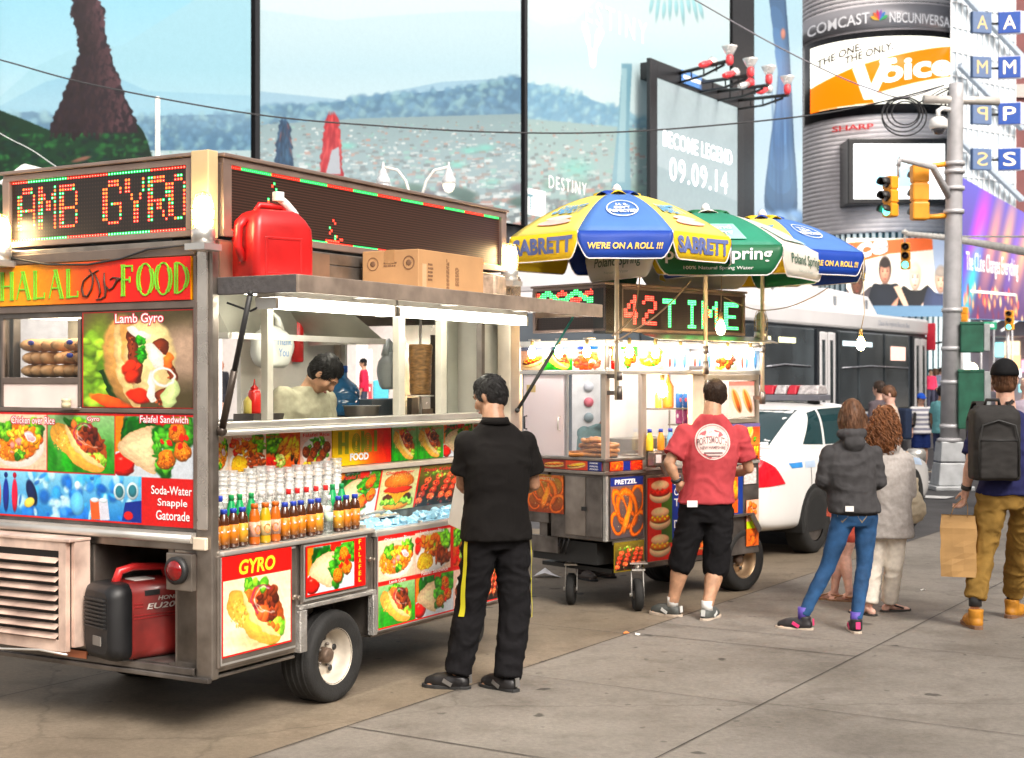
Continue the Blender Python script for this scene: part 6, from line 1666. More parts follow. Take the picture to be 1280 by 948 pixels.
m=MB();m.box(.6,2.2,.62,.70,2.20,2.225);o=m.build('ceiling_lamp',white_p,cart);m=MB();m.box(.62,2.18,.63,.69,2.17,2.198);m.build('tube',mat('inner_tube_glow',(1,1,.95),.4,emit=18,ecol=(1,.95,.80)),o)
def cage_lamp(parent,c,s=1.0,lit=True):
    c=V(c)
    mm=MB();mm.lathe([(.055*s,-.06*s),(.055*s,0),(.048*s,.012*s)],c,16);mm.box(c.x-.06*s,c.x+.06*s,c.y-.06*s,c.y+.06*s,c.z-.09*s,c.z-.06*s);o=mm.build('cage_lamp',alu,parent)
    mm=MB();mm.lathe([(.036*s,.012*s),(.043*s,.04*s),(.043*s,.13*s),(.030*s,.155*s),(0,.165*s)],c,16);mm.build('glass_bulb',lamp_w if lit else mat('unlit_glass',(.55,.56,.52),.15),o)
    mm=MB()
    for k in range(6):
        a=math.pi*k/6*2
        mm.tube([c+V((math.cos(a)*.05*s,math.sin(a)*.05*s,.01*s)),c+V((math.cos(a)*.054*s,math.sin(a)*.054*s,.10*s)),c+V((math.cos(a)*.035*s,math.sin(a)*.035*s,.17*s)),c+V((0,0,.182*s))],.0028*s,5)
    for z in (.05,.10):mm.tube([c+V((math.cos(a)*.054*s,math.sin(a)*.054*s,z*s)) for a in np.linspace(0,2*math.pi,17)],.0025*s,5)
    mm.build('cage',mat('cage_brass',(.52,.40,.16),.4,.7),o)
cage_lamp(cart,(-.075,ry(254,-.075),rz(254,289,-.075)),1.0)
cage_lamp(cart,(-.06,ry(1,-.06),rz(1,312,-.06)),1.0)
cage_lamp(cart,(sx(637,-.03),-.03,sz(637,340,-.03)),1.0)
m=MB();m.tube([rp_ for rp_ in [(-.03,ry(8,-.03),rz(8,322,-.03)),(-.03,ry(60,-.03),rz(60,331,-.03)),(-.03,ry(110,-.03),rz(110,331,-.03)),(-.03,ry(150,-.03),rz(150,324,-.03)),(-.03,ry(185,-.03),rz(185,312,-.03)),(-.03,ry(235,-.03),rz(235,306,-.03))]],.006,6);m.build('wiring',cable_m,cart)
m=MB();m.tube([(.07,-.03,2.06),(.13,-.12,2.02),(.19,-.2,2.07),(.22,-.25,2.12)],.006,6);m.build('wiring',cable_m,cart)
m=MB();m.box(.055,2.9,.16,.30,2.36,2.374);m.box(.16,1.2,.6,1.3,2.362,2.372);m.build('sign_bracket',black,cart)
# ================================================================== loose things on and in the halal cart
def W1(x,y,z):return C1.world(x,y,z)
def ordn(k):return ['first','second','third','fourth','fifth','sixth','seventh','eighth','ninth','tenth','eleventh','twelfth','thirteenth','fourteenth'][k]
tea=mat('tea_brown',(.075,.022,.008),.12,0,.2,10,coat=.4);lab_or=mat('label_orange',(.55,.165,.006),.35,0,.3,30);lab_ye=mat('label_yellow',(.62,.27,.015),.35,0,.3,30)
cap_b=mat('cap_blue',(.02,.05,.40),.35);cap_g=mat('cap_green',(.01,.26,.07),.35);cap_r=mat('cap_red',(.75,.02,.02),.35);cap_o=mat('cap_orange',(.55,.11,.01),.35);cap_s=mat('cap_silver',(.60,.58,.56),.35)
def drink(name,label,group,x,y,z,h,r,liquid,capm,labm,shape='tea',emb=None):
    t=thing(name,label,'bottle',W1(x,y,z),C1.ang+rnd.uniform(-.5,.5),group)
    mm=MB()
    if shape=='tea':prof=[(r*.86,0),(r,.012),(r,h*.60),(r*.98,h*.66),(r*.93,h*.74),(r*.62,h*.86),(r*.52,h*.885),(r*.52,h*.92)]
    elif shape=='sport':prof=[(r*.9,0),(r,.01),(r*.95,h*.2),(r,h*.35),(r*.92,h*.5),(r,h*.62),(r*.9,h*.74),(r*.62,h*.86),(r*.55,h*.9)]
    else:prof=[(r*.8,0),(r,.012),(r,h*.25),(r*.94,h*.4),(r,h*.58),(r*.8,h*.72),(r*.45,h*.88),(r*.40,h*.93)]
    mm.lathe(prof,n=16);mm.build('glass_body',liquid,t)
    mm=MB();cr={'tea':.60,'sport':.66,'soda':.46}[shape];mm.lathe([(r*cr,h*.885),(r*cr,h*.985),(r*cr*.9,h),(0,h)],n=14);mm.build('cap',capm,t)
    if labm:
        mm=MB();a,b={'tea':(.12,.60),'sport':(.20,.56),'soda':(.32,.55)}[shape]
        mm.lathe([(r*1.015,h*a),(r*1.015,h*b)],n=16);lo=mm.build('paper_label',labm,t)
        if shape=='tea':
            m2=MB();ang=C1.ang
            for da in (-.9,0.4):
                aa=-1.9+da+rnd.uniform(-.4,.4)
                m2.ball((r*.66*math.cos(aa),r*.66*math.sin(aa),h*.44),(r*.42,r*.42,h*.045),10)
            m2.build('label_oval',mat('label_pale_blue',(.62,.66,.82),.4),lo)
            m2=MB();aa=-2.3+rnd.uniform(0,1.6);ctr=V((r*.76*math.cos(aa),r*.76*math.sin(aa),h*.22));m2.ball(ctr,(r*.3,r*.3,h*.06),8);m2.build('label_patch',mat('label_cream',(.85,.72,.45),.4),lo)
        if shape=='sport' and emb:
            m2=MB()
            aa=-1.57-.45
            for q in np.arange(.6,5.6,.35):
                px_=.55*math.cos(q);pz_=.07*math.sin(q)*h/.2
                th=aa+.9*px_
                th2=aa+.9*.55*math.cos(q+.35)
                m2.beam((r*1.03*math.cos(th),r*1.03*math.sin(th),h*.38+pz_*.3),(r*1.03*math.cos(th2),r*1.03*math.sin(th2),h*.38+.07*math.sin(q+.35)*h/.2*.3),.006,.004)
            m2.build('letter_mark',mat('mark_%s'%emb,(.85,.25,.05),.4),lo)
    return t
zt=.887
clear=glass_mat('clear_plastic',(.93,.95,.94),.12,.10,(.8,.85,.82))
gcl=mat('green_bottle',(.01,.30,.09),.12,0,.2,10,coat=.4)
teas=[268.5,279,291.5,304,355,366,376.5,387.5,398.5,422.5,433,444]
for k,px in enumerate(teas):
    where=('blue-capped brown iced tea bottle, %s from the left of the left four'%ordn(k)) if k<4 else (('blue-capped brown iced tea bottle, %s of five in the middle of the front row'%ordn(k-4)) if k<9 else ('blue-capped brown iced tea bottle, %s of three at the right end of the row'%ordn(k-9)))
    drink('tea_bottle',where,'brown iced tea bottles in the front row',sx(px,.045),.045+rnd.uniform(-.006,.006),zt,.190,.0285,tea,cap_b,lab_ye if k in (3,8,9) else lab_or)
for px,liq,lb in ((318,(.58,.12,.008),'left of the two orange sports drink bottles with orange caps'),(331.5,(.62,.36,.01),'yellow sports drink bottle with orange cap between two orange ones'),(344,(.56,.12,.01),'right of the two orange sports drink bottles, beside brown bottles')):
    drink('sports_bottle',lb,'sports drink bottles in the front row',sx(px,.045),.045,zt,.200,.028,mat('drink_%d'%int(px),liq,.15,0,.15,9,coat=.3),cap_o,mat('label_clear_%d'%int(px),(min(1,liq[0]*.8+.15),liq[1]*.7+.22,liq[2]+.20),.3,0,.3,60),'sport','g%d'%int(px))
drink('water_bottle','clear water bottle with pale cap between brown bottles in the front row',None,sx(410.8,.045),.045,zt,.200,.024,clear,mat('cap_white',(.8,.8,.8),.4),mat('label_mint',(.50,.62,.48),.4,0,.2,30),'soda')
mid=[(275,'b'),(289,'g'),(299.5,'g'),(314,'g'),(326,'s'),(337.5,'s'),(349,'s'),(360.5,'r'),(371.5,'r'),(383,'r'),(395,'r'),(407,'r'),(415.5,'g'),(427,'g')]
cnt={}
nm_={'b':'blue-capped clear bottle behind the left brown bottles','g':'green bottle with green cap','s':'clear bottle with silver cap','r':'clear bottle with red cap'}
for px,k in mid:
    i=cnt.get(k,0);cnt[k]=i+1
    lb=nm_[k] if k=='b' else '%s, %s from the left in the second row'%(nm_[k],ordn(i))
    drink('soda_bottle',lb,'soda bottles in the second row',sx(px,.135),.135,zt,.245,.030,gcl if k=='g' else clear,{'b':cap_b,'g':cap_g,'s':cap_s,'r':cap_r}[k],None if k=='g' else mat('label_pale',(.65,.62,.60),.4),'soda')
for k in range(13):
    px=277+k*11.9
    t=thing('cup_stack','stack of clear plastic cups, %s from the left at the back of the bottle ledge'%ordn(k),'cups',W1(sx(px,.225),.225,zt),rnd.random()*3,'stacks of clear plastic cups')
    h=.355+.012*(k>10)+rnd.uniform(-.012,.012)
    mm=MB();prof=[]
    nk=16
    for j in range(nk):
        z=h*j/nk;prof+=[(.027,z),(.034,z+h/nk*.86),(.0345,z+h/nk*.98)]
    mm.lathe(prof,n=14);mm.build('cups',glass_mat('cup_plastic',(.92,.94,.92),.22,.40,(.80,.80,.78)),t)
    mm=MB();mm.lathe([(.026,.10),(.026,h*.75)],n=10);mm.build('cup_print',mat('cup_print',(.74,.62,.56),.5,0,.35,40,stretch=(1,1,6)),t)
def ice(x0,x1,nmz,lb):
    mm=MB()
    for k in range(46):
        c_=V((rnd.uniform(x0,x1),rnd.uniform(.075,.29),rnd.uniform(.862,.895)))
        s_=rnd.uniform(.014,.026);M=Euler((rnd.random()*3,rnd.random()*3,rnd.random()*3)).to_matrix()
        mm.hexa([c_+M@V(q)*s_ for q in ((-1,-1,-1),(1,-1,-1),(1,1,-1),(-1,1,-1),(-1,-1,1),(1,-1,1),(1,1,1),(-1,1,1))])
    mm.box(x0,x1,.065,.295,.84,.872)
    o=mm.build('crushed_ice',mat('blue_ice',(.27,.50,.64),.25,0,.2,30),None,.004);o.location=W1(0,0,0);o.rotation_euler=(0,0,C1.ang)
    tag(o,lb,'ice')
ice(1.89,2.63,0,'pale blue ice heaped in the right cooler bin beside the black-shirted man')
ice(1.33,1.84,0,'pale blue ice in the left cooler bin under the open steel lid')
G=thing('generator','red and black portable generator inside the open rear compartment','generator',W1(.075,.575,.34),C1.ang-R(17))
gw,gl_,gh=.20,.50,.37
red_g=mat('generator_red',(.15,.008,.006),.42,0,.45,7,coat=.2);dk_g=mat('generator_black',(.007,.007,.008),.5,0,.25,10)
def gx_(q):return q
mm=MB()
def rr_prof(w,h,r,n=5):
    pts=[]
    for cx_,cy_,a0 in ((w/2-r,h-r,0),(-w/2+r,h-r,90),(-w/2+r,r,180),(w/2-r,r,270)):
        for k in range(n+1):
            a=R(a0+90*k/n);pts.append((cx_+r*math.cos(a),cy_+r*math.sin(a)))
    return pts
rings=[(-.20,.80,.84),(-.185,.92,.95),(-.12,1,1),(.30,1,1),(.34,.9,.94)]
def loft_x(mb,rings,w,h,r,m_=0,x0=0,z0=0):
    pr=rr_prof(w,h,r);n=len(pr);vs=[]
    for x,sy,sz_ in rings:
        for a,b in pr:vs.append((x0+x,a*sy,z0+h/2+(b-h/2)*sz_))
    fs=[]
    for i in range(len(rings)-1):
        for k in range(n):fs.append((i*n+k,i*n+(k+1)%n,(i+1)*n+(k+1)%n,(i+1)*n+k))
    mb.add(vs,fs,m_,True);mb.add(vs[:n],[tuple(range(n))],m_);mb.add(vs[-n:],[tuple(range(n))[::-1]],m_)
mm=MB();loft_x(mm,[(-.09,1,1),(.30,1,1),(.34,.9,.94)],.30,gh,.05);mm.build('case',red_g,G)
mm=MB();loft_x(mm,[(-.20,.78,.80),(-.185,.92,.94),(-.15,1.0,1.0),(-.088,1.02,1.02)],.30,gh,.06);fe=mm.build('end_cover',dk_g,G)
for k in range(8):
    mm=MB();mm.box(-.212,-.198,-.10,.10,.16+k*.019,.168+k*.019);mm.build('grille_bar',black,fe)
mm=MB();mm.box(-.206,-.199,-.055,.02,.075,.12);mm.build('plate',mat('grey_plate',(.20,.18,.16),.5),fe)
mm=MB();mm.tube([(-.10,0,gh-.02),(-.075,0,gh+.05),(.0,0,gh+.065),(.16,0,gh+.055),(.20,0,gh-.02)],[.024,.022,.019,.019,.024],10);mm.build('handle',mat('handle_red',(.50,.02,.02),.35),G)
mm=MB();mm.box(-.02,.09,-.05,.05,gh+.001,gh+.006);mm.build('sticker',mat('sticker_grey',(.5,.48,.45),.5),G)
for z in (.20,.215,.255,.27):
    mm=MB();mm.box(-.08,.24 if z<.22 else -.03,-.1535,-.148,z,z+.006);mm.build('body_line',mat('line_dark_red',(.22,.01,.01),.5),G)
text('lettering','HONDA',mat('logo_silver',(.72,.66,.60),.4,.3),G,(.05,-.151,.283),(1,0,0),.14,.020,bold=.03,shear=.2)
text('lettering','EU2000i',mat('logo_silver',(.72,.66,.60)),G,(-.01,-.151,.243),(1,0,0),.24,.028,bold=.02,shear=.2)
mm=MB();mm.box(-.02,.06,-.153,-.147,.31,.335);mm.build('vent',black,G)
for x in (-.12,.24):mm=MB();mm.box(x,x+.05,-.12,.12,-.0,.012);mm.build('foot',black,G)
ga=thing('fuel_can','red plastic fuel can with white spout, standing on the awning corner','fuel can',W1(sx(340,-.14),-.14,2.157),C1.ang-.35)
red_c=mat('can_red',(.46,.009,.009),.38,0,.22,5,.06,8,coat=.1)
mm=MB()
w2,d2_=.165,.125
lev=[(0,.96,.96),(.01,1,1),(.20,1,1),(.26,.97,.97),(.30,.86,.90),(.335,.66,.74),(.345,.55,.62)]
pr=[]
for cx_,cy_,a0 in ((w2-.035,d2_-.035,0),(-w2+.035,d2_-.035,90),(-w2+.035,-d2_+.035,180),(w2-.035,-d2_+.035,270)):
    for k in range(5):a=R(a0+22.5*k);pr.append((cx_+.035*math.cos(a),cy_+.035*math.sin(a)))
n=len(pr);vs=[]
for z,a,b in lev:vs+=[(x*a-(.01 if z>.28 else 0),y*b,z) for x,y in pr]
fs=[(i*n+k,i*n+(k+1)%n,(i+1)*n+(k+1)%n,(i+1)*n+k) for i in range(len(lev)-1) for k in range(n)]
mm.add(vs,fs,0,True);mm.add(vs[:n],[tuple(range(n))[::-1]]);mm.add(vs[-n:],[tuple(range(n))])
mm.build('can_body',red_c,ga)
mm=MB();mm.tube([(-.163,-.03,.30),(-.19,-.02,.26),(-.195,-.02,.17),(-.165,-.02,.10)],[.022,.02,.02,.022],8);mm.tube([(-.09,0,.335),(-.07,0,.372),(.05,0,.372),(.09,0,.33)],[.018,.016,.016,.018],8);mm.build('handle',red_c,ga)
mm=MB();mm.box(-.10,.085,-.1285,-.122,.03,.045);mm.box(-.10,.085,-.1285,-.122,.20,.213);mm.box(-.11,-.095,-.1285,-.122,.03,.213);mm.box(.08,.095,-.1285,-.122,.03,.213);mm.build('embossed_frame',red_c,ga,.006)
mm=MB();mm.box(.163,.169,-.07,.07,.06,.2);mm.build('side_panel',red_c,ga,.004)
text('lettering','GASOLINE',mat('emboss_dark_red',(.40,.01,.01),.5),ga,(.1695,-.06,.15),(0,1,0),.11,.03,off=.001,bold=.02)
mm=MB();mm.lathe([(.032,0),(.032,.03),(.026,.045)],(.10,0,.315),14,M=Euler((0,.5,0)).to_matrix());mm.build('cap_collar',mat('spout_white',(.78,.76,.72),.4),ga)
mm=MB();mm.tube([(.115,0,.345),(.07,-.01,.385),(.03,-.02,.41)],[.026,.022,.018],10);mm.box(.0,.045,-.04,.0,.395,.44);mm.build('spout',_mats['spout_white'],ga,.004)
cb=mat('cardboard',(.46,.25,.11),.75,0,.12,5,.05,40)
bx=thing('cardboard_box','brown cardboard carton with two round marks, lying on the awning','box',W1(sx(523,-.40),-.40,2.157),C1.ang)
bl_,bw_,bh_=.66,.36,.225
mm=MB();mm.box(0,bl_,0,bw_,0,bh_);mm.build('carton',cb,bx,.004)
mm=MB();mm.box(-.003,bl_*.5,bw_*.5-.03,bw_*.5+.03,bh_,bh_+.002);mm.box(-.003,-.001,bw_*.5-.03,bw_*.5+.03,bh_-.07,bh_);mm.build('tape',mat('brown_tape',(.40,.22,.10),.25),bx)
ink_b=mat('carton_ink',(.20,.10,.05),.7)
for yy,nm in ((.29,0),(.06,1)):
    mm=MB()
    c_=V((-.0015,yy,.155));pts=[c_+V((0,math.cos(a)*.034,math.sin(a)*.034)) for a in np.linspace(0,2*math.pi,25)]
    for a,b in zip(pts[:-1],pts[1:]):mm.beam(a,b,.005 if nm else .003,.002,up=(1,0,0))
    mm.ball(c_,(.001,.018,.016),8)
    mm.build('round_mark',ink_b,bx)
def print_lines(par,o,ux,uz,w,h,rows,m_):
    mm=MB();o=V(o);ux=V(ux);uz=V(uz);r2=random.Random(rows)
    for j in range(rows):
        u=0.0
        while u<w*.9:
            l=min(w-u,r2.uniform(.008,.022));z=h*(j+.5)/rows
            mm.beam(o+ux*u+uz*z,o+ux*(u+l)+uz*z,h/rows*.5,.001,up=ux.cross(uz));u+=l+.005
    return mm.build('print',m_,par)
print_lines(bx,(-.0015,.22,.135),(0,-1,0),(0,0,1),.085,.03,2,ink_b)
print_lines(bx,(.09,-.0015,.06),(1,0,0),(0,0,1),.05,.10,5,ink_b)
print_lines(bx,(.30,-.0015,.03),(0,0,1),(-1,0,0),.16,.03,3,ink_b)
print_lines(bx,(.40,-.0015,.05),(0,0,1),(-1,0,0),.10,.04,4,ink_b)
mm=MB();mm.box(.035,.075,-.0016,-.0002,.03,.15);mm.build('paper_label',mat('carton_label',(.55,.36,.20),.5),bx)
bx2=thing('foil_box','small crumpled foil-wrapped carton behind the cardboard box at the awning end','box',W1(sx(627,-.2),-.2,2.157),C1.ang+.2)
mm=MB();mm.box(-.10,.10,0,.16,0,.17);mm.build('carton',mat('foil_wrap',(.62,.46,.34),.35,.5,.4,14,.9,22),bx2,.02)
gy=thing('gyro_meat','tall brown gyro meat cone roasting upright on the spit','meat',W1(gx,.55,1.598),C1.ang)
mm=MB();prof=[];n=28;nz_=26;vs=[]
for i in range(nz_+1):
    z=.325*i/nz_
    for k in range(n):
        a=2*math.pi*k/n
        rr=(.066+.012*i/nz_)*(1+.05*noise.noise(V((math.cos(a)*3,math.sin(a)*3,z*40)))+.05*noise.noise(V((math.cos(a)*1.2,math.sin(a)*1.2,z*9))))*(1 if 0<i<nz_ else .93)
        vs.append((rr*math.cos(a),rr*math.sin(a),z))
mm.add(vs,[(i*n+k,i*n+(k+1)%n,(i+1)*n+(k+1)%n,(i+1)*n+k) for i in range(nz_) for k in range(n)],0,True);mm.add(vs[-n:],[tuple(range(n))]);mm.add(vs[:n],[tuple(range(n))[::-1]])
mm.build('meat_cone',mat('roast_meat',(.24,.12,.035),.45,0,.5,26,.6,40,stretch=(1,1,3)),gy)
jx=sx(428,1.30)
jg=thing('water_jug','big blue water-cooler jug on the far counter behind the vendor','jug',W1(jx,1.30,1.451),C1.ang)
mm=MB();mm.lathe([(.13*.86,0),(.14*.86,.01),(.12,.10),(.114,.115),(.12,.13),(.118,.17),(.10,.205),(.055,.24),(.034,.262),(.032,.30)],n=28);mm.build('jug_body',mat('blue_poly',(.03,.14,.30),.12,0,.2,6,coat=.5),jg)
mm=MB();mm.lathe([(.036,.295),(.036,.335),(.03,.34),(0,.34)],n=16);mm.build('jug_cap',mat('jug_cap_blue',(.02,.12,.50),.4),jg)
for k,(px,hh,c_,lb) in enumerate(((327,.17,(.78,.76,.70),'white squeeze bottle beside the red one in the sauce rack'),(311,.12,(.70,.55,.12),'short mustard bottle left of the red squeeze bottle'))):
    t=thing('squeeze_bottle',lb,'bottle',W1(sx(px,.90),.90,1.50),0);mm=MB();mm.lathe([(.030,0),(.032,.01),(.032,hh*.6),(.02,hh*.75),(.006,hh*.85),(.003,hh),(0,hh)],n=14);mm.build('bottle_body',mat('squeeze_%d'%k,c_,.35),t)
t=thing('steel_pan','round steel food pan on the counter at the right of the vendor','pan',W1(sx(452,1.0),1.0,1.451),0);mm=MB();mm.lathe([(.05,0),(.11,.01),(.12,.07),(.13,.075),(.112,.07),(.10,.02),(0,.015)],n=22,cap=False);mm.build('pan_body',steel_l,t)
kt=thing('ketchup_bottle','red squeeze bottle standing in the rack by the left window post','bottle',W1(sx(318,.88),.88,1.50),0)
mm=MB();mm.lathe([(.036,0),(.038,.01),(.038,.115),(.030,.135),(.022,.14)],n=16);mm.build('bottle_body',mat('ketchup_red',(.72,.015,.01),.3,coat=.3),kt)
mm=MB();mm.lathe([(.024,.14),(.024,.15),(.008,.165),(.003,.20),(0,.20)],n=12);mm.build('nozzle',mat('ketchup_red',(.72,.015,.01)),kt)
def soft_bag(name,label,c,w,d,h,m_,seed,handles=True):
    t=thing(name,label,'bag',c,C1.ang)
    mm=MB();n=20;k_=12;vs=[]
    for i in range(k_+1):
        q=i/k_;z=h*q
        f=math.sin(math.pi*min(1,.18+q*.62))**.6*(1 if q<.75 else 1-(q-.75)*1.9)
        if i==0:f=.55
        for j in range(n):
            a=2*math.pi*j/n;s_=1+.13*noise.noise(V((math.cos(a)*2+seed,math.sin(a)*2,z*9)))
            vs.append((w/2*f*s_*math.copysign(abs(math.cos(a))**.7,math.cos(a)),d/2*f*s_*math.sin(a),z))
    mm.add(vs,[(i*n+j,i*n+(j+1)%n,(i+1)*n+(j+1)%n,(i+1)*n+j) for i in range(k_) for j in range(n)],0,True);mm.add(vs[:n],[tuple(range(n))[::-1]]);mm.add(vs[-n:],[tuple(range(n))])
    o=mm.build('bag_body',m_,t)
    if handles:
        mm=MB();mm.tube([(-w*.22,0,h*.9),(-w*.16,0,h*1.2),(0,0,h*1.34),(w*.16,0,h*1.2),(w*.22,0,h*.9)],[.03,.018,.008,.018,.03],8);mm.build('handles',m_,t)
    return t
wbag=mat('white_bag_plastic',(.80,.80,.74),.35,0,.06,6,.3,12)
px_,pz_=sx(340,1.20),sz(340,460,1.20)
B_=soft_bag('plastic_bag','white plastic carrier bag with blue lettering hanging behind the window',W1(px_,1.20,pz_),.34,.16,.26,wbag,1)
text('lettering','Thank\nYou',mat('bag_blue',(.12,.30,.60),.5),B_,(-.07,-.088,.07),(1,0,0),.15,.12,bold=0,off=.004)
px_,pz_=sx(486,1.15),sz(486,487,1.15)
soft_bag('plastic_bag','pale translucent plastic bag hanging left of the meat cone',W1(px_,1.15,pz_),.20,.12,.26,mat('grey_bag_plastic',(.60,.64,.62),.35,0,.1,6,.3,12),5)
rdb=thing('fire_extinguisher','slim red extinguisher on the far wall behind the white carrier bag','fire extinguisher',W1(sx(372,1.40),1.40,sz(372,453,1.4)),C1.ang)
mm=MB();mm.lathe([(.035,0),(.04,.01),(.04,.30),(.02,.34)],n=14);mm.build('cylinder_body',mat('extinguisher_red',(.62,.02,.02),.3),rdb)
mm=MB();mm.lathe([(.016,.34),(.016,.37),(0,.37)],n=10);mm.box(-.05,.05,-.012,.012,.37,.385);mm.build('valve',black,rdb)
bun=mat('bread_crust',(.62,.34,.15),.5,0,.3,16,.1,30);bagf=glass_mat('bread_wrap',(.95,.93,.90),.22)
pos=[]
for k,(y,z,wy,lb) in enumerate(((1.30,1.708,.20,'lower left'),(1.02,1.708,.30,'lower right'),(1.30,1.775,.19,'middle left'),(1.02,1.775,.30,'middle right'),(1.26,1.842,.30,'upper left'),(.98,1.842,.22,'upper right'))):
    t=thing('bread_bag','wrapped pack of bread rolls, %s of the heap behind the rear window'%lb,'bread',W1(.10,y,z),C1.ang,'bread packs behind the rear window')
    n_=3 if wy<.25 else 4
    for j in range(n_):
        mm=MB();mm.ball((.06+.01*rnd.random(),-wy/2+wy*(j+.5)/n_,.034),(.09,wy/n_*.47,.035),14);mm.build('roll',bun,t)
    if k>2:
        mm=MB();mm.ball((-.03,rnd.uniform(-.04,.04),.045),(.012,.024,.014),8);mm.build('wrapper_mark',mat('bread_blue',(.03,.06,.40),.4),t)
m=MB();m.box(-.06,-.0145,ry(90)-.07,ry(90)+.05,1.548,1.5565);m.build('shelf_lip',alu_dk,cart)
jar=thing('sauce_jar','small squat white jar at the foot of the rear window','jar',W1(-.0,ry(90),1.557)+V((-.02,-.03,0)),0)
mm=MB();mm.lathe([(.022,0),(.024,.02),(.02,.03),(.024,.034),(.024,.045),(0,.047)],n=14);mm.build('jar_body',mat('jar_cream',(.62,.55,.36),.4),jar)
# ================================================================== hot dog cart
_w=gp(918,742)
_d=(math.sin(R(46)),math.cos(R(46)))
_f=Frame((_w.x,_w.y),_d);_t=_f.side(757,600)[0]
C2=Frame((_w.x+_f.u[0]*_t,_w.y+_f.u[1]*_t),_d)
hd=thing('hot_dog_cart','stainless hot dog cart with glass cabin, green and red LED sign and pretzel pictures','food cart',C2.world(0,0,0),C2.ang)
def hx(px,y=0.0):return C2.side(px,400,y)[0]
def hz_(px,py,y=0.0):return C2.side(px,py,y)[1]
def hy(px,x=0.0):return C2.rear(px,400,x)[0]
def hrz(px,py,x=0.0):return C2.rear(px,py,x)[1]
HL,HW=1.845,.95
xs=hx(805)
m=MB()
m.box(0,xs,0,.55,.525,1.005)
m.box(0,.45,.58,HW,.62,1.005);m.box(0.02,.45,.551,.579,.62,1.0)
m.box(xs+.002,HL,.004,HW,.30,1.02)
m.build('body_shell',steel_d,hd,.005)
m=MB();m.box(-.03,xs,-.02,HW,1.006,1.03);m.box(-.02,xs,-.012,HW,1.105,1.125);m.box(-.008,xs,.0,HW,1.031,1.104);m.build('counter_band',steel,hd,.004)
m=MB();m.box(xs+.002,HL,-.01,HW,1.021,1.045);m.build('side_counter',steel_l,hd,.004)
m=MB();m.box(.03,.10,.62,.70,.45,.62);m.box(.02,.06,.50,.82,.40,.52);m.build('hitch_bracket',steel_d,hd)
m=MB();m.box(.06,.9,.14,.80,.34,.50);m.build('under_tray',black,hd)
zr=1.965
m=MB();m.box(-.015,HL,-.015,HW,1.945,1.985);m.hexa([(xs,-.16,1.985),(HL+.03,-.16,1.985),(HL+.03,.02,2.03),(xs,.02,2.03),(xs,-.16,1.995),(HL+.03,-.16,1.995),(HL+.03,.02,2.04),(xs,.02,2.04)]);m.build('roof',steel_l,hd,.003)
m=MB();m.box(-.02,HL,-.02,.03,1.735,1.765);m.box(-.02,.03,.03,HW,1.736,1.764);m.box(.03,HL,HW-.05,HW,1.736,1.764);m.box(HL-.05,HL,.03,HW-.05,1.737,1.763);m.box(-.01,HL,-.01,-.004,1.766,1.78);m.build('roof_rail',alu,hd,.003)
for nm,x,y,w_ in (('cabin_post',0,0,.045),('cabin_post',0,HW-.05,.045),('cabin_post',HL-.05,HW-.05,.05),('cabin_post',HL-.05,0,.05)):
    m=MB();m.box(x,x+w_,y,y+w_,1.03 if x==0 else 1.045,1.945);m.build(nm,mat('cabin_post_steel',(.58,.50,.42),.35,.6,.1,6),hd,.003)
m=MB();m.box(xs-.02,xs+.025,-.004,.04,1.03,1.735);m.build('cabin_post',_mats['cabin_post_steel'],hd,.003)
x2=hx(866);x3=hx(880)
m=MB();m.box(x2,x3,.0,.05,1.045,1.735);m.build('cabin_post',mat('cream_cabin_post',(.72,.60,.46),.4),hd,.003)  # cream coloured post among the steel ones
cg=glass_mat('cabin_glass',(.985,.99,.99),.07,.02,(.95,.95,.95))
for nm,a in (('front_window',(.018,.024,.05,HW-.05)),):
    m=MB();m.box(.018,.024,.045,hy(711),1.125,1.735);m.build('window',cg,hd)
frost=mat('frosted_white',(.92,.87,.90),.25,0,.05,2)
_n=frost.node_tree;_t=_n.nodes.new('ShaderNodeBsdfTranslucent');_t.inputs[0].default_value=(.95,.90,.92,1);_x=_n.nodes.new('ShaderNodeMixShader');_x.inputs[0].default_value=.62
_n.links.new(_n.nodes['Principled BSDF'].outputs[0],_x.inputs[1]);_n.links.new(_t.outputs[0],_x.inputs[2]);_n.links.new(_x.outputs[0],_n.nodes['Material Output'].inputs[0])
sl_=MB();sl_.box(-.004,.004,hy(709),hy(655),1.13,1.73);slo=sl_.build('sliding_door',frost,hd)
for px in (659,701):
    m=MB();yy=hy(px);m.tube([(-.006,yy,1.42),(-.03,yy,1.415),(-.03,yy,1.325),(-.006,yy,1.32)],.007,8);m.build('handle',black if px<680 else steel_l,slo)
m=MB();m.box(-.0065,-.0045,hy(670),hy(659),1.60,1.655);m.build('yellow_note',mat('note_yellow',(.70,.52,.22),.6),slo)
m=MB();m.box(.05,xs-.022,.012,.018,1.125,1.735);m.build('window',cg,hd)
m=MB();m.box(-.004,.0,hy(711),hy(706),1.125,1.735);m.build('window_rail',alu,hd)
c=Canvas(200,60,(.85,.84,.82));c.sub(0,0,1,.16).fill((.30,.32,.40));c.sub(.62,0,1,.16).fill((.02,.20,.65))
f_hotdog(c.sub(0,.16,.29,1),((.72,.50,.40),(.80,.66,.5)),(.86,.22,.06),-20);f_gyro(c.sub(.29,.16,.63,1));q=c.sub(.63,.16,1,1);q.fill((.98,.86,.8));q.scatter(70,.45,.5,.45,.45,.06,.12,[(.95,.22,.06),(.98,.38,.10),(.9,.3,.2)],1.8,.6)
zb0,zb1=1.768,1.94
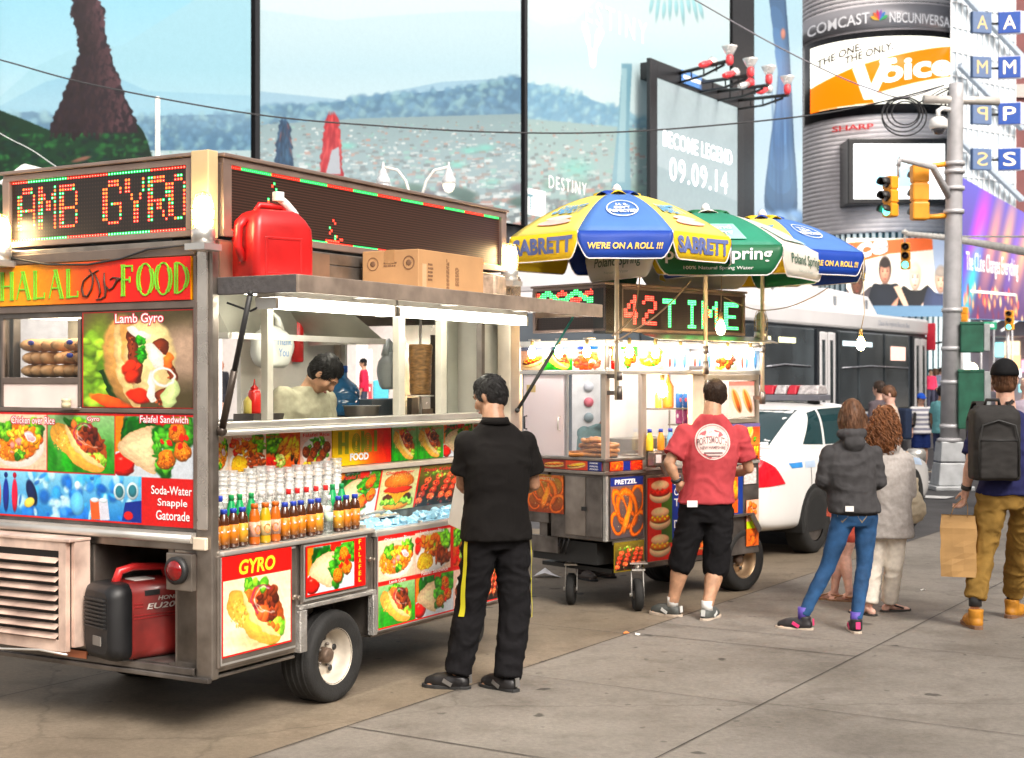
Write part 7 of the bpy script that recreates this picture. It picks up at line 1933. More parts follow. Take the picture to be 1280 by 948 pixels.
sheet('food_poster',[(-.012,.86,zb0),(-.012,0.0,zb0),(-.012,0.0,zb1),(-.012,.86,zb1)],image_mat('hd_band_left',c,.2),hd,.006,'row of food pictures under the roof')
c=Canvas(380,50,(.92,.88,.86));
for k,fn in enumerate((f_wrap,f_rice,None,None,f_balls,None)):
    q=c.sub(k/6,0,(k+1)/6-.006,1)
    if fn:fn(q)
    else:
        q.grad((.55,.72,.92),(.86,.92,.97));[q.ell(.2+.2*j,.55,.07,.4,[(.85,.2,.15),(.2,.35,.7),(.9,.9,.95),(.3,.55,.85)][j%4],0,.2,.4) for j in range(4)]
sheet('food_poster',[(.05,-.012,zb0),(HL,-.012,zb0),(HL,-.012,zb1),(.05,-.012,zb1)],image_mat('hd_band_side',c,.2),hd,.006,'pale row of pictures under the lit eave')
def wave(g,r_):
    rows,cols=g.shape
    for i in range(cols):
        a=3.2+2.0*math.sin(i*.36+2.4);b=3.2+2.0*math.sin(i*.36-.9)
        for j in range(rows):
            if abs(j-a)<1.6:g[j,i]=2
            elif abs(j-b)<1.3:g[j,i]=1
cv=led_canvas(42,20,(6,6),(),False,2,wave)
led_sign(hd,(0,.745,2.045),(0,-1,0),(-1,0,0),.745,.335,image_mat('hd_led_front',cv,.35,2.0,1,dirt=0),(.025,.02),.12)
gl=[('4',2,3,9,17,(1,)),('2',14,3,10,17,(1,)),('T',28,4,9,17,(2,)),('I',43,4,11,17,(2,)),('M',56,4,12,17,(2,2,2,3)),('E',73,4,11,17,(2,))]
cv=led_canvas(86,23,(4,6),gl,False,6)
led_sign(hd,(.185,.02,2.045),(1,0,0),(0,-1,0),1.50,.335,image_mat('hd_led_side',cv,.35,2.2,1,dirt=0),(.03,.02),.12)
m=MB();m.box(.0,.18,.0,.12,2.03,2.385);m.build('sign_corner',black,hd)
cage_lamp(hd,(HL-.02,-.03,2.075),1.0,False)
def hrear(name,cv,y0,y1,z0,z1,matn,lb,x=-.008):
    return sheet(name,[(x,y0,z0),(x,y1,z0),(x,y1,z1),(x,y0,z1)],image_mat(matn,cv,.28),hd,.006,lb)
def hside(name,cv,x0,x1,z0,z1,matn,lb,y=-.012,par=None):
    return sheet(name,[(x0,y,z0),(x1,y,z0),(x1,y,z1),(x0,y,z1)],image_mat(matn,cv,.28),par or hd,.006,lb)
c=Canvas(150,40,(.9,.3,.1));f_hotdog(c.sub(0,0,.40,1),((.55,.12,.08),(.6,.2,.1)),rot=-8);f_hotdog(c.sub(.41,0,.76,1),((.9,.3,.1),(.8,.2,.1)),(.95,.55,.1),-20);c.sub(.77,0,1,1).fill((.06,.16,.50))
P_=hrear('food_poster',c,hy(680),hy(754),1.034,1.102,'hd_strip_front','narrow strip of hot dog pictures',-.016)
for k,s in enumerate(('100%','HALAL','FOOD')):text('lettering',s,white_e,P_,(-.0175,hy(739),1.084-.022*k),(0,-1,0),.085,.012,off=0,bold=.03,shear=.2)
c=Canvas(110,40,(.9,.3,.1));f_pretzel(c.sub(0,0,.40,1),((.8,.2,.1),(.7,.15,.1)));c.sub(.4,0,.62,1).fill((.06,.16,.50));q=c.sub(.62,0,1,1);q.fill((.75,.12,.06));q.scatter(40,.5,.5,.5,.5,.06,.14,[(.95,.3,.08),(.85,.15,.05)],2.5,.6)
P_=hside('food_poster',c,.035,xs-.03,1.034,1.102,'hd_strip_side','short strip of snack pictures',-.012)
c=Canvas(100,100);f_pretzel(c,((.75,.55,.10),(.60,.22,.08)))
P_=hrear('food_poster',c,.80,hy(705),.70,.985,'hd_pretzel_left','pretzel picture with yellow edge')
text('lettering','HOT PRETZEL',mat('faint_yellow',(.70,.60,.30),.5),P_,(-.0095,.76,.945),(0,-1,0),.26,.02,off=0,bold=.01)
m=MB();m.box(-.012,.0,hy(733),hy(708),.555,.985);m.build('cabinet_door',steel,hd,.003)
m=MB();m.box(-.012,.0,hy(753),hy(734),.555,.985);m.build('cabinet_panel',steel_d,hd,.003)
m=MB();m.box(-.03,-.012,hy(734),hy(730),.74,.77);m.build('latch',black,hd)
m=MB();m.box(-.006,.02,-.008,.02,.53,1.004);m.build('corner_trim',tread,hd)
c=Canvas(100,150,(.10,.18,.50));f_pretzel(c.sub(.0,.14,1,1),((.50,.36,.32),(.30,.26,.28)))
P_=hside('food_poster',c,.04,xs-.025,.545,.985,'hd_pretzel','tall pretzel picture with blue heading')
text('lettering','PRETZEL',white_e,P_,(.085,-.0135,.935),(1,0,0),.24,.035,off=0,bold=.03)
c=Canvas(80,90,(.5,.42,.05));f_kebab(c.sub(.03,.03,.97,.97))
kx0,kx1=hx(766,-.005),hx(803,-.005)
hside('food_poster',c,kx0,kx1,.30,.515,'hd_kebab','small kebab picture hanging under the cabinet',-.02)
m=MB();m.box(kx0,xs,-.012,.0,.50,.524);m.build('hanger',steel_d,hd)
c=Canvas(60,150,(.85,.12,.06));c.sub(.55,.2,1,.8).fill((.25,.4,.1))
for k,dg in enumerate(((.80,.13,.06),(.85,.35,.06),(.82,.40,.09))):
    q=c.sub(.03,.02+.325*k,.97,.34+.325*k);q.ell(.5,.62,.48,.30,(.98,.78,.58),0,.06,.5);q.ell(.5,.48,.46,.20,dg,0,.1,.8);q.ell(.5,.24,.42,.20,(.97,.72,.52),0,.1,.4)
    for j in range(7):q.ell(.16+.11*j,.46+(.05 if j%2 else -.05),.06,.05,[(.8,.1,.05),(1,.82,.1),(.95,.75,.2)][k],30 if j%2 else -30,.2,.3)
x0=hx(808);x1=hx(838);x1b=hx(849)
m=MB();m.box(x0-.012,hx(853),-.010,.004,.335,.985);m.build('cabinet_door',steel,hd,.004)
P_=hside('food_poster',c,x0,x1,.345,.965,'hd_hotdogs','tall picture of three hot dogs',-.017)
c=Canvas(20,100,(.06,.20,.55));P_=hside('name_strip',c,x1+.002,x1b,.345,.965,'hd_strip_blue','blue strip of white letters',-.017)
for k,ch in enumerate('HOT DOG'):
    if ch!=' ':text('lettering',ch,white_e,P_,(x1+.022,-.0185,.90-k*.081),(1,0,0),x1b-x1-.044,.058,off=0,bold=.01)
c=Canvas(120,110);f_hotdog(c,((.85,.25,.1),(.6,.12,.05)),(.95,.5,.12),10);c.scatter(10,.3,.7,.3,.2,.08,.14,[(.95,.35,.1)],2,.7)
hside('food_poster',c,hx(856),hx(898),.345,.60,'hd_lowpic','snack picture low behind the red-shirted man')
c=Canvas(60,90,(.10,.22,.55));f_tenders(c.sub(.05,.0,.8,.95))
hside('food_poster',c,hx(896),hx(927),.62,.99,'hd_midpic','blue-edged snack picture')
m=MB();m.box(hx(929),hx(944),-.010,-.004,.86,.985);m.build('white_notice',mat('notice_white',(.66,.58,.56),.5,0,.3,60),hd)
c=Canvas(50,100,(.98,.75,.62));c.scatter(16,.5,.25,.35,.2,.12,.22,[(.75,.25,.06),(.9,.4,.1)],1.6,.8);c.sub(0,.46,1,.62).fill((.80,.92,.08));q=c.sub(0,.62,1,1);q.fill((.9,.4,.1));q.scatter(12,.5,.5,.4,.4,.12,.25,[(.95,.35,.06)],1.6,.7)
hside('food_poster',c,hx(932),hx(947),.36,.73,'hd_endpic','tall snack picture with lime band',-.010)
m=MB();m.box(hx(855),hx(948),-.008,.004,.605,.625);m.build('panel_trim',steel_l,hd)
m=MB();m.box(x3,HL-.05,.0,.03,1.045,1.35);m.box(x3,HL-.05,-.012,.03,1.352,1.385);m.box(x3,HL-.05,-.03,.03,1.69,1.732);m.box(HL-.12,HL-.052,-.012,.03,1.388,1.688);m.box(x3,x3+.03,-.01,.03,1.388,1.688);m.build('display_frame',mat('display_steel',(.46,.40,.32),.35,.6,.15,6),hd,.003)
c=Canvas(120,90,(.6,.2,.15));c.sub(0,0,1,.1).fill((.45,.40,.62));f_pretzel(c.sub(0,.1,.45,1));f_hotdog(c.sub(.46,.1,1,.62),rot=-60,dog=(.95,.55,.15));f_tenders(c.sub(.46,.64,1,1))
hside('food_poster',c,x3+.02,HL-.01,1.06,1.345,'hd_uppic','snack pictures beside the red-shirted man')
c=Canvas(50,60,(.96,.84,.80));c.sub(0,0,1,.12).fill((.95,.6,.55))
for x in (.3,.72):c.ell(x,.55,.15,.38,(.95,.70,.42),-20,.1,.4);c.ell(x,.55,.07,.34,(.85,.35,.12),-20,.1,.6)
hside('menu_card',c,hx(909),hx(941),1.40,1.68,'hd_card','pale card with two hot dogs',-.016)
m=MB();m.box(x3+.03,HL-.12,.018,.022,1.386,1.69);m.build('window',cg,hd)
m=MB();m.box(.98,HL-.06,HW-.05,HW-.02,1.045,1.93);m.box(HL-.045,HL-.02,.055,HW-.055,1.045,1.93);m.build('back_panel',mat('white_interior',(.86,.83,.78),.4,.0,.06,4),hd)
m=MB();m.box(.95,HL-.05,.55,HW-.06,1.045,1.22);m.build('back_shelf',steel,hd)
m=MB();m.box(xs+.03,.80,.05,.40,1.05,1.07);m.box(xs+.06,.70,.02,.30,1.071,1.13);m.build('griddle',steel,hd)
m=MB();m.box(xs+.03,x2,-.10,.12,1.150,1.169);m.box(xs+.03,xs+.05,-.08,0,1.046,1.149);m.build('serving_shelf',steel,hd)
m=MB();m.box(.2,HL-.1,.38,.46,1.915,1.94);o=m.build('ceiling_lamp',white_p,hd);m=MB();m.box(.22,HL-.12,.39,.45,1.885,1.913);m.build('tube',mat('cabin_tube_glow',(1,1,1),.4,emit=20,ecol=(1,.95,.90)),o)
m=MB();m.box(.12,HL,-.06,-.02,1.965,1.983);o=m.build('eave_lamp',white_p,hd)
bulb_g=mat('bulb_glow',(1,.9,.7),.3,emit=70,ecol=(1,.66,.30))
def bulb(parent,c,s=1.0,m_=None):
    mm=MB();mm.lathe([(.013*s,.05*s),(.015*s,.09*s),(.012*s,.11*s),(0,.112*s)],c,10);o=mm.build('bulb_socket',mat('socket_brass',(.45,.30,.10),.4,.6),parent)
    mm=MB();mm.lathe([(0,-.05*s),(.020*s,-.044*s),(.032*s,-.015*s),(.030*s,.01*s),(.014*s,.05*s)],c,14);mm.build('bulb_glass',m_ or bulb_g,o);return o
bulb(hd,(hx(828,.15),.15,hz_(828,487,.15)),1.2)
bulb(hd,(hx(672,.05) if False else -.10,hy(690,-.1),1.86),.8) if False else None
lampl=mat('eave_bulb_glow',(1,.97,.9),.3,emit=34,ecol=(1,.93,.82))
for k in range(6):
    x=.18+.29*k;bulb(hd,(x,-.07,1.90),.9,lampl)
bulb(hd,(-.09,.10,1.90),.9,lampl)
for y_ in (.10,.38,.66):
    m=MB();m.box(-.11,-.02,y_-.02,y_+.02,1.987,1.997);m.build('lamp_bracket',alu,hd)
    if y_>.2:bulb(hd,(-.09,y_,1.90),.9,lampl)
m=MB();m.box(.14,.18,.08,.86,1.915,1.94);o=m.build('ceiling_lamp',white_p,hd);m=MB();m.box(.14,.18,.10,.84,1.893,1.913);m.build('tube',_mats['cabin_tube_glow'],o)
wheel(hd,(hx(921,.09),.10,.255),.255,.20,.145,mat('bronze_rim',(.40,.27,.16),.35,.6,.2,10))
wheel(hd,(hx(921,.09),HW-.12,.255),.255,.20,.145,_mats['bronze_rim'],1)
m=MB();m.hexa([(hx(876),-.05,.615),(hx(936),-.05,.615),(hx(936),.10,.615),(hx(876),.10,.615),(hx(876),-.05,.63),(hx(936),-.05,.63),(hx(936),.10,.63),(hx(876),.10,.63)]);m.beam((hx(934),-.045,.62),(hx(944),-.045,.48),.05,.012,up=(0,1,0));m.build('mudguard',steel_d,hd)
for px,py in ((797,764),(714,756)):
    p=gp(px,py);x,y=C2.loc(p.x,p.y);caster(hd,(x,y),.12,.065,R(50 if px>750 else 38),rubber,.30)
m=MB()
for x,y in [C2.loc(*gp(*q)[:2]) for q in ((797,764),(714,756))]:m.lathe([(.03,.355),(.03,.53)],(x+.02,y+.05,0),10)
m.box(.2,1.8,.12,.84,.27,.30);m.build('chassis',black,hd)
for k in range(4):
    m=MB();y=.35+.05*k;m.tube([(.02,y,.60),(.0+.01*k,y+.03,.48),(.05,y+.10,.40),(.12,y+.16,.42)],.006,5);m.build('hose',cable_m if k<3 else mat('hose_red',(.25,.04,.03),.5),hd)
# --- loose things of the hot dog cart
def W2(x,y,z):return C2.world(x,y,z)
pz_m=mat('pretzel_crust',(.46,.17,.035),.45,0,.35,18,.1,40)
def pretzel(label,x,y,z,rx_,ry_,yaw):
    t=thing('pretzel',label,'pretzel',W2(x,y,z),C2.ang+yaw,'pretzels stacked in the glass cabin')
    mm=MB();pts=[]
    for a in np.linspace(0,2*math.pi,25):pts.append((rx_*math.cos(a),ry_*math.sin(a)*(1-.25*math.cos(a)),.016+.004*math.sin(3*a)))
    mm.tube(pts,.0155,8);mm.tube([(rx_*.8,-.03,.024),(0,.02,.034),(-rx_*.8,ry_*.5,.024)],.0135,8);mm.tube([(rx_*.8,.03,.024),(0,-.02,.034),(-rx_*.8,-ry_*.5,.024)],.0135,8)
    mm.build('twisted_dough',pz_m,t)
pl=['lowest','second from the bottom','third from the bottom','topmost']
for k in range(4):pretzel('brown pretzel, %s of the left pile behind the front glass'%pl[k],.14,hy(742,.14),1.127+.034*k,.10,.085,.6+k)
for k in range(3):pretzel('brown pretzel, %s of the right pile behind the front glass'%['lowest','middle one','topmost'][k],.17,hy(757,.17),1.127+.034*k,.09,.08,k*1.3)
pretzel('single brown pretzel lying left of the two piles behind glass',.08,hy(724,.08),1.127,.11,.07,1.5)
def tin(name,label,group,x,y,z,h,r,c1,c2):
    t=thing(name,label,'can',W2(x,y,z),rnd.random()*2,group)
    mm=MB();mm.lathe([(r*.85,0),(r,.008),(r,h-.01),(r*.85,h)],n=14);mm.build('can_body',mat('can_%s'%name+label[:5],c1,.25,.3),t)
    mm=MB();mm.ball((r*.75*math.cos(-2.2),r*.75*math.sin(-2.2),h*.55),(r*.4,r*.4,h*.2),8);mm.build('can_mark',mat('can_mark_%s'%label[:5],c2,.3),t)
for k,(px,py,c1,c2,lb) in enumerate(((849,510,(.05,.20,.60),(.8,.1,.1),'upper left blue soft drink can by the cream post'),(858,510,(.06,.22,.62),(.85,.85,.9),'upper right blue soft drink can by the cream post'),(849,530,(.55,.1,.3),(.9,.9,.9),'lower left magenta soft drink can by the cream post'),(858,530,(.75,.72,.75),(.7,.1,.15),'lower right pale soft drink can by the cream post'))):
    y=.50;x=hx(px,y);zc=hz_(px,py,y);tin('soft_drink_can',lb,'soft drink cans behind the serving window',x,y,zc-.0,.118,.029,c1,c2)
m=MB();m.box(hx(842,.5),hx(866,.5),.46,.56,hz_(850,510,.5)-.012,hz_(850,510,.5)-.001);m.box(hx(842,.5),hx(866,.5),.46,.56,hz_(850,530,.5)-.012,hz_(850,530,.5)-.001);m.build('can_shelf',steel,hd)
for k,(px,py,c1,cc,lb) in enumerate(((812,552,(.95,.62,.04),cap_b,'yellow juice bottle with blue cap on the serving shelf'),(826,552,(.92,.32,.03),cap_b,'orange juice bottle with blue cap on the serving shelf'),(838,553,(.20,.45,.65),cap_b,'pale blue drink bottle beside the red-shirted man'))):
    t=thing('juice_bottle',lb,'bottle',W2(hx(px,-.05),-.05,1.170),0)
    mm=MB();mm.lathe([(.026,0),(.028,.01),(.028,.09),(.016,.125),(.014,.14)],n=14);mm.build('bottle_body',mat('juice_%d'%k,c1,.2,0,.15,20),t)
    mm=MB();mm.lathe([(.017,.135),(.017,.16),(0,.162)],n=12);mm.build('cap',cc,t)
for px,c1,lb,sc_ in ((835,(.80,.16,.03),'tall orange-red sauce bottle glowing beside the hanging bulb',1.4),(823,(.55,.70,.05),'small green bottle left of the tall red sauce bottle',.8)):
    t=thing('sauce_bottle',lb,'bottle',W2(hx(px,.25),.25,hz_(px,510,.25)),0)
    mm=MB();mm.lathe([(.03*sc_,0),(.032*sc_,.01),(.032*sc_,.12*sc_),(.012,.16*sc_),(.008,.19*sc_),(0,.192*sc_)],n=14);mm.build('bottle_body',mat('sauce_%d'%px,c1,.25),t)
mm=MB();mm.box(hx(815,.25),hx(846,.25),.18,.34,hz_(830,510,.25)-.014,hz_(830,510,.25)-.002);mm.build('sauce_shelf',steel,hd)
for k in range(5):
    t=thing('sausage','browned sausage on the griddle behind the juice bottles','sausage',W2(hx(812+7*k,.12),.12+.02*(k%2),1.132),C2.ang+.5,'sausages on the griddle')
    mm=MB();mm.tube([(-.08,0,.02),(-.06,0,.02),(.06,.008,.02),(.08,.012,.02)],[.006,.017,.017,.006],10);mm.build('sausage_skin',mat('sausage_brown',(.50,.17,.04),.35,0,.3,20),t)
t=thing('napkin_box','small grey steel napkin box on the serving shelf, left of the red-shirted man','napkin box',W2(hx(812,-.06),-.115,1.165),C2.ang)
mm=MB();mm.box(-.05,.05,-.03,.03,-.10,-.001);mm.build('holder',steel,t,.006);mm=MB();mm.box(-.03,.03,-.0325,-.03,-.08,-.02);mm.build('napkin',white_p,t)
t=thing('order_tablet','tilted grey card holder at the edge of the serving shelf','card holder',W2(hx(830,-.1),-.115,1.02),C2.ang)
mm=MB();mm.beam((-.03,0,0),(.08,0,.10),.10,.02,up=(0,1,0));mm.build('plate',steel,t,.004)
# ================================================================== umbrellas
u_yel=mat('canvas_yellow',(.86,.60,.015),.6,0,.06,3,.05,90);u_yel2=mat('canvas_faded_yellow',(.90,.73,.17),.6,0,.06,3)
u_blu=mat('canvas_blue',(.008,.06,.42),.55,0,.1,3);u_blu2=mat('canvas_pale_blue',(.09,.23,.60),.6,0,.08,3)  # paler blue for the gores, deeper blue for the valances
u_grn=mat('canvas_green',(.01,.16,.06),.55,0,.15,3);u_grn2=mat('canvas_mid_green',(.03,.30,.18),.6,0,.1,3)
u_wht=mat('canvas_white',(.80,.76,.68),.6,0,.06,3);pipe_m=mat('white_piping',(.80,.76,.74),.5)
for _m in (u_yel,u_yel2,u_blu,u_blu2,u_grn,u_grn2,u_wht):
    _n=_m.node_tree;_p=_n.nodes['Principled BSDF'];_t=_n.nodes.new('ShaderNodeBsdfTranslucent');_x=_n.nodes.new('ShaderNodeMixShader');_x.inputs[0].default_value=.24
    _n.links.new(_p.inputs['Base Color'].links[0].from_socket,_t.inputs[0]);_n.links.new(_p.outputs[0],_x.inputs[1]);_n.links.new(_t.outputs[0],_x.inputs[2]);_n.links.new(_x.outputs[0],_n.nodes['Material Output'].inputs[0])
pole_m=mat('umbrella_pole',(.72,.62,.46),.4,.1,.1,5)
t_navy=mat('print_navy',(.10,.13,.32),.6);t_teal=mat('print_teal_blue',(.10,.30,.52),.6);t_gold=mat('print_gold',(.95,.58,.12),.5);t_dkg=mat('print_dark_green',(.05,.12,.08),.6);t_pink=mat('print_pink',(.85,.45,.40),.6)
def umbrella(name,label,X,Y,Rr,n,rot,z_rim,z_top,drop,cols,zpole0,writer,lean=(0,0),vent=True):
    """n canvas gores; rot = angle of the first rib measured from the camera side; cols(k) -> (gore, valance) materials"""
    t=thing(name,label,'umbrella',(X,Y,0),0,None)
    def rib(k):a=R(-90)+rot+2*math.pi*k/n;return V((math.cos(a),math.sin(a),0))
    def prof(q):
        return Rr*q,z_rim+(z_top-z_rim)*(1-q**1.75)
    def P(k,s,q):
        a,b=rib(k),rib(k+1);r_,z=prof(q)
        p=a.lerp(b,s)*r_
        sag=-.018*math.sin(math.pi*s)*math.sin(math.pi*min(1,q*1.0))*Rr
        return p+V((lean[0]*(z-z_rim),lean[1]*(z-z_rim),z+sag))
    def Vl(k,s,q):
        c_=.10;e=min(s,1-s);hem=drop*(1-(.55*(1-min(1,e/c_))**2 if e<c_ else 0))
        p=P(k,s,1.0);out=(rib(k).lerp(rib(k+1),s)).normalized()
        sh=V((0,0,0))
        a,b=P(k,0,1),P(k,1,1);mid=a.lerp(b,.5)
        tt=min(q*hem/drop,1)
        sh=(mid-p)*.05*tt
        fl=noise.noise(V((k*3.1+s*2.2,X,0)))*.03*tt
        return p+sh+out*(.012*math.sin(q*3)+fl)+V((0,0,-hem*q))
    ns,nq=8,10
    for k in range(n):
        mg,mv=cols(k)
        mm=MB();vs=[];q0=.10 if vent else 0.02
        for j in range(nq+1):
            for i in range(ns+1):vs.append(P(k,i/ns,q0+(1-q0)*j/nq))
        mm.add(vs,[(j*(ns+1)+i,j*(ns+1)+i+1,(j+1)*(ns+1)+i+1,(j+1)*(ns+1)+i) for j in range(nq) for i in range(ns)],0,True)
        g_=mm.build('canopy_panel',mg,t)
        so_=g_.modifiers.new('thickness','SOLIDIFY');so_.thickness=.003
        mm=MB();vs=[]
        N=24;M_=4
        for j in range(M_+1):
            for i in range(N+1):vs.append(Vl(k,i/N,j/M_))
        mm.add(vs,[(j*(N+1)+i,j*(N+1)+i+1,(j+1)*(N+1)+i+1,(j+1)*(N+1)+i) for j in range(M_) for i in range(N)],0,True)
        v2=mm.build('valance',mv,t);so_=v2.modifiers.new('thickness','SOLIDIFY');so_.thickness=.003
        mm=MB();mm.tube([Vl(k,0,0)]+[Vl(k,i/30,1) for i in range(31)]+[Vl(k,1,0)],.0045,5);mm.build('piping',pipe_m,v2)
        out=(rib(k).lerp(rib(k+1),.5)).normalized()
        writer(k,g_,v2,lambda s,q,k=k,o=out:P(k,s,q)+V((o.x*.008,o.y*.008,.008)),lambda s,q,k=k,o=out:Vl(k,s,q)+o*.006)
    mm=MB()
    for k in range(n):mm.tube([P(k,0,q)+V((0,0,-.012)) for q in (.03,.3,.6,.85,1.0)],.006,6)
    for k in range(n):mm.tube([P(k,0,.55)+V((0,0,-.015)),V((0,0,z_rim-.05))],.005,5)
    mm.build('ribs',mat('rib_wood',(.55,.42,.28),.5),t)
    mm=MB();mm.tube([(0,0,zpole0),(0,0,z_rim),(0,0,z_top+.02)],.0165,12);mm.build('pole',pole_m,t)
    mm=MB();mm.lathe([(.03,z_top+.01),(.035,z_top+.03),(.022,z_top+.055),(0,z_top+.07)],n=12);mm.build('finial',pipe_m,t)
    if vent:
        for k in range(n):
            mg,mv=cols(k+1);mm=MB();vs=[]
            for j in range(4):
                q=.02+.20*j/3
                for i in range(5):
                    a,b=rib(k),rib(k+1);p=a.lerp(b,i/4)*Rr*q
                    vs.append(p+V((0,0,z_top+.012-.10*(q/.22)**2*.5+.035*math.sin(math.pi*i/4)*j/3)))
            mm.add(vs,[(j*5+i,j*5+i+1,(j+1)*5+i+1,(j+1)*5+i) for j in range(3) for i in range(4)],0,True)
            o=mm.build('vent_flap',mv,t);so_=o.modifiers.new('thickness','SOLIDIFY');so_.thickness=.003
    return t,P,Vl
def txt_val(par,s,m_,fn,a,b,c,d,**k):
    return text_fn('lettering',s,m_,par,lambda u,v:fn(a+(b-a)*u,1-(c+(d-c)*v)),**k)
def txt_gore(par,s,m_,fn,a,b,c,d,tilt=0,**k):
    return text_fn('lettering',s,m_,par,lambda u,v:fn(a+(b-a)*u,c+(d-c)*v+tilt*(u-.5)),**k)
def hotdog_print(par,fn):
    for (a,b,c,h,m_) in ((.22,.80,.86,.05,t_pink),(.26,.76,.79,.035,mat('print_salmon',(.90,.60,.50),.6))):
        mm=MB();N=14;up_=[fn(a+(b-a)*i/N,c-h*math.sin(math.pi*i/N)**.6-.02*math.sin(i/N*3.1)) for i in range(N+1)];lo=[fn(a+(b-a)*i/N,c+h*math.sin(math.pi*i/N)**.6-.02*math.sin(i/N*3.1)) for i in range(N+1)]
        mm.add(up_+lo,[(i,i+1,N+2+i,N+1+i) for i in range(N)]);mm.build('sausage_print',m_,par)
def ring_print(par,fn,m_,ca=.5,cq=.62,ra=.27,rq=.17):
    mm=MB();N=36;vs=[]
    for i in range(N):
        a=2*math.pi*i/N
        for e in (1,.93):vs.append(fn(ca+ra*e*math.cos(a),cq+rq*e*math.sin(a)))
    mm.add(vs,[(2*i,2*((i+1)%N),2*((i+1)%N)+1,2*i+1) for i in range(N)]);mm.build('ring_print',m_,par)
def blue_gore(g_,v_,fg,fv):
    ring_print(g_,fg,white_e)
    for s,a,b,c,d in (('U. S.',.38,.62,.575,.53),("GOV'T",.36,.64,.65,.595),('INSPECTED',.28,.72,.72,.665)):txt_gore(g_,s,white_e,fg,a,b,c,d,bold=.05)
    txt_val(v_,"WE'RE ON A ROLL !!!",t_gold,fv,.10,.90,.34,.58,bold=.03,shear=.15)
def yel_gore(g_,v_,fg,fv):
    txt_gore(g_,'SABRETT',t_teal,fg,.18,.82,.70,.52,bold=.035,shear=.15)
    hotdog_print(g_,fg)
    txt_val(v_,'SABRETT',t_navy,fv,.06,.94,.24,.86,bold=.05)
def wr1(k,g_,v_,fg,fv):
    (blue_gore if k%2==0 else yel_gore)(g_,v_,fg,fv)
d1_=10.3
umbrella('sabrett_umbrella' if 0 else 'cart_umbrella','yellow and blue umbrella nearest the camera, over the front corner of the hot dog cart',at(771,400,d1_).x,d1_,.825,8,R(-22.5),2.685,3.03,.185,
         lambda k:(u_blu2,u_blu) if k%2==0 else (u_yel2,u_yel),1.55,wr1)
def wr2(k,g_,v_,fg,fv):
    if k%2==0:
        txt_val(v_,'poland spring',white_e,fv,.08,.92,.38,.92,bold=.02);txt_val(v_,'100% Natural Spring Water',white_e,fv,.22,.78,.16,.30,bold=.005)
        mm=MB();mm.add([fg(.25,.92),fg(.75,.92),fg(.75,.62),fg(.25,.62)],[(0,1,2,3)]);mm.build('scene_print',mat('print_mint',(.28,.58,.50),.6),g_)
        txt_gore(g_,'poland\nspring',white_e,lambda s,q:fg(s,q)+V((0,-.004,.004)),.32,.68,.86,.66,bold=.02)
    else:
        txt_val(v_,'Poland Spring',t_dkg,fv,.16,.84,.36,.80,bold=.01);txt_val(v_,'Natural Water',mat('print_grey_green',(.40,.45,.38),.6),fv,.32,.68,.20,.30,bold=0)
        mm=MB();mm.add([fg(.22,.90),fg(.78,.90),fg(.78,.58),fg(.22,.58)],[(0,1,2,3)]);mm.build('scene_print',mat('print_mint'if 0 else 'print_pale_mint',(.50,.70,.62),.6),g_)
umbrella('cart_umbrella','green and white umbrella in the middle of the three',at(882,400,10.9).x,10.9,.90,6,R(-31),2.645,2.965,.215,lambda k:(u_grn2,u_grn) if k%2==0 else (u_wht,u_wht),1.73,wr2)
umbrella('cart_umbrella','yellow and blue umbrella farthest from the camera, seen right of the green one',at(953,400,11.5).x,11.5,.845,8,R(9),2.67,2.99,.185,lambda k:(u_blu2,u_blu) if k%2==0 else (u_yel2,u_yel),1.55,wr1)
m=MB();a,b=C2.loc(at(762,400,d1_).x,d1_);
for px,Y,z0,z1 in ((774,d1_,1.55,1.75),(882,10.9,1.735,1.95),(953,11.5,1.5,1.97)):
    p=at(px,400,Y);x,y=C2.loc(p.x,Y)
    mm=MB();mm.lathe([(.024,z0),(.024,z0+.10)],(x,y,0),12);mm.lathe([(.024,z1-.06),(.024,z1)],(x,y,0),12)
    xc=min(max(x,.02),HL-.02);yc=min(max(y,.02),.2)
    for z in (z0+.05,z1-.03):mm.beam((x,y,z),(xc,yc,z),.03,.03)
    mm.build('pole_clamp',steel_d,hd)
def hang(name,label,top,bot,sag=0.0):
    t=thing(name,label,'hanging bulb',bot,0)
    d=V(top)-V(bot)
    mm=MB();mm.tube([(0,0,.10),d*.5+V((sag,0,0)),d],.0035,5);mm.build('cord',mat('cord_tan',(.45,.32,.20),.6),t)
    bulb(t,(0,0,0),1.05)
hang('hanging_bulb','bare lit bulb hanging in front of the green LED letters',at(902,340,10.5),at(901,410,10.5))
hang('hanging_bulb','bare lit bulb hanging in front of the bus windows',at(1079,352,11.2),at(1076,430,11.2),.02)
def cord(label,pts,r_=.006,m_=None):
    pts=[V(p) for p in pts];sm_=[]
    for i in range(len(pts)-1):
        p0,p1,p2,p3=pts[max(0,i-1)],pts[i],pts[i+1],pts[min(len(pts)-1,i+2)]
        for k in range(6):
            t=k/6;sm_.append(.5*(2*p1+(p2-p0)*t+(2*p0-5*p1+4*p2-p3)*t*t+(3*p1-p0-3*p2+p3)*t**3))
    sm_.append(pts[-1])
    mm=MB();mm.tube(sm_,r_,6);o=mm.build('cord',m_ or mat('cord_tan',(.45,.32,.20),.6));tag(o,label,'cord');return o
cord('tan cord hanging from the first umbrella past the red LED 4',[at(800,345,10.4),at(797,370,10.35),at(792,393,10.3),at(780,408,10.25),at(765,420,10.25)],.006)
cord('tan cord strung diagonally across the LED digits',[at(864,350,10.4),at(845,372,10.35),at(820,395,10.3),at(795,412,10.25),at(768,428,10.25)],.006)
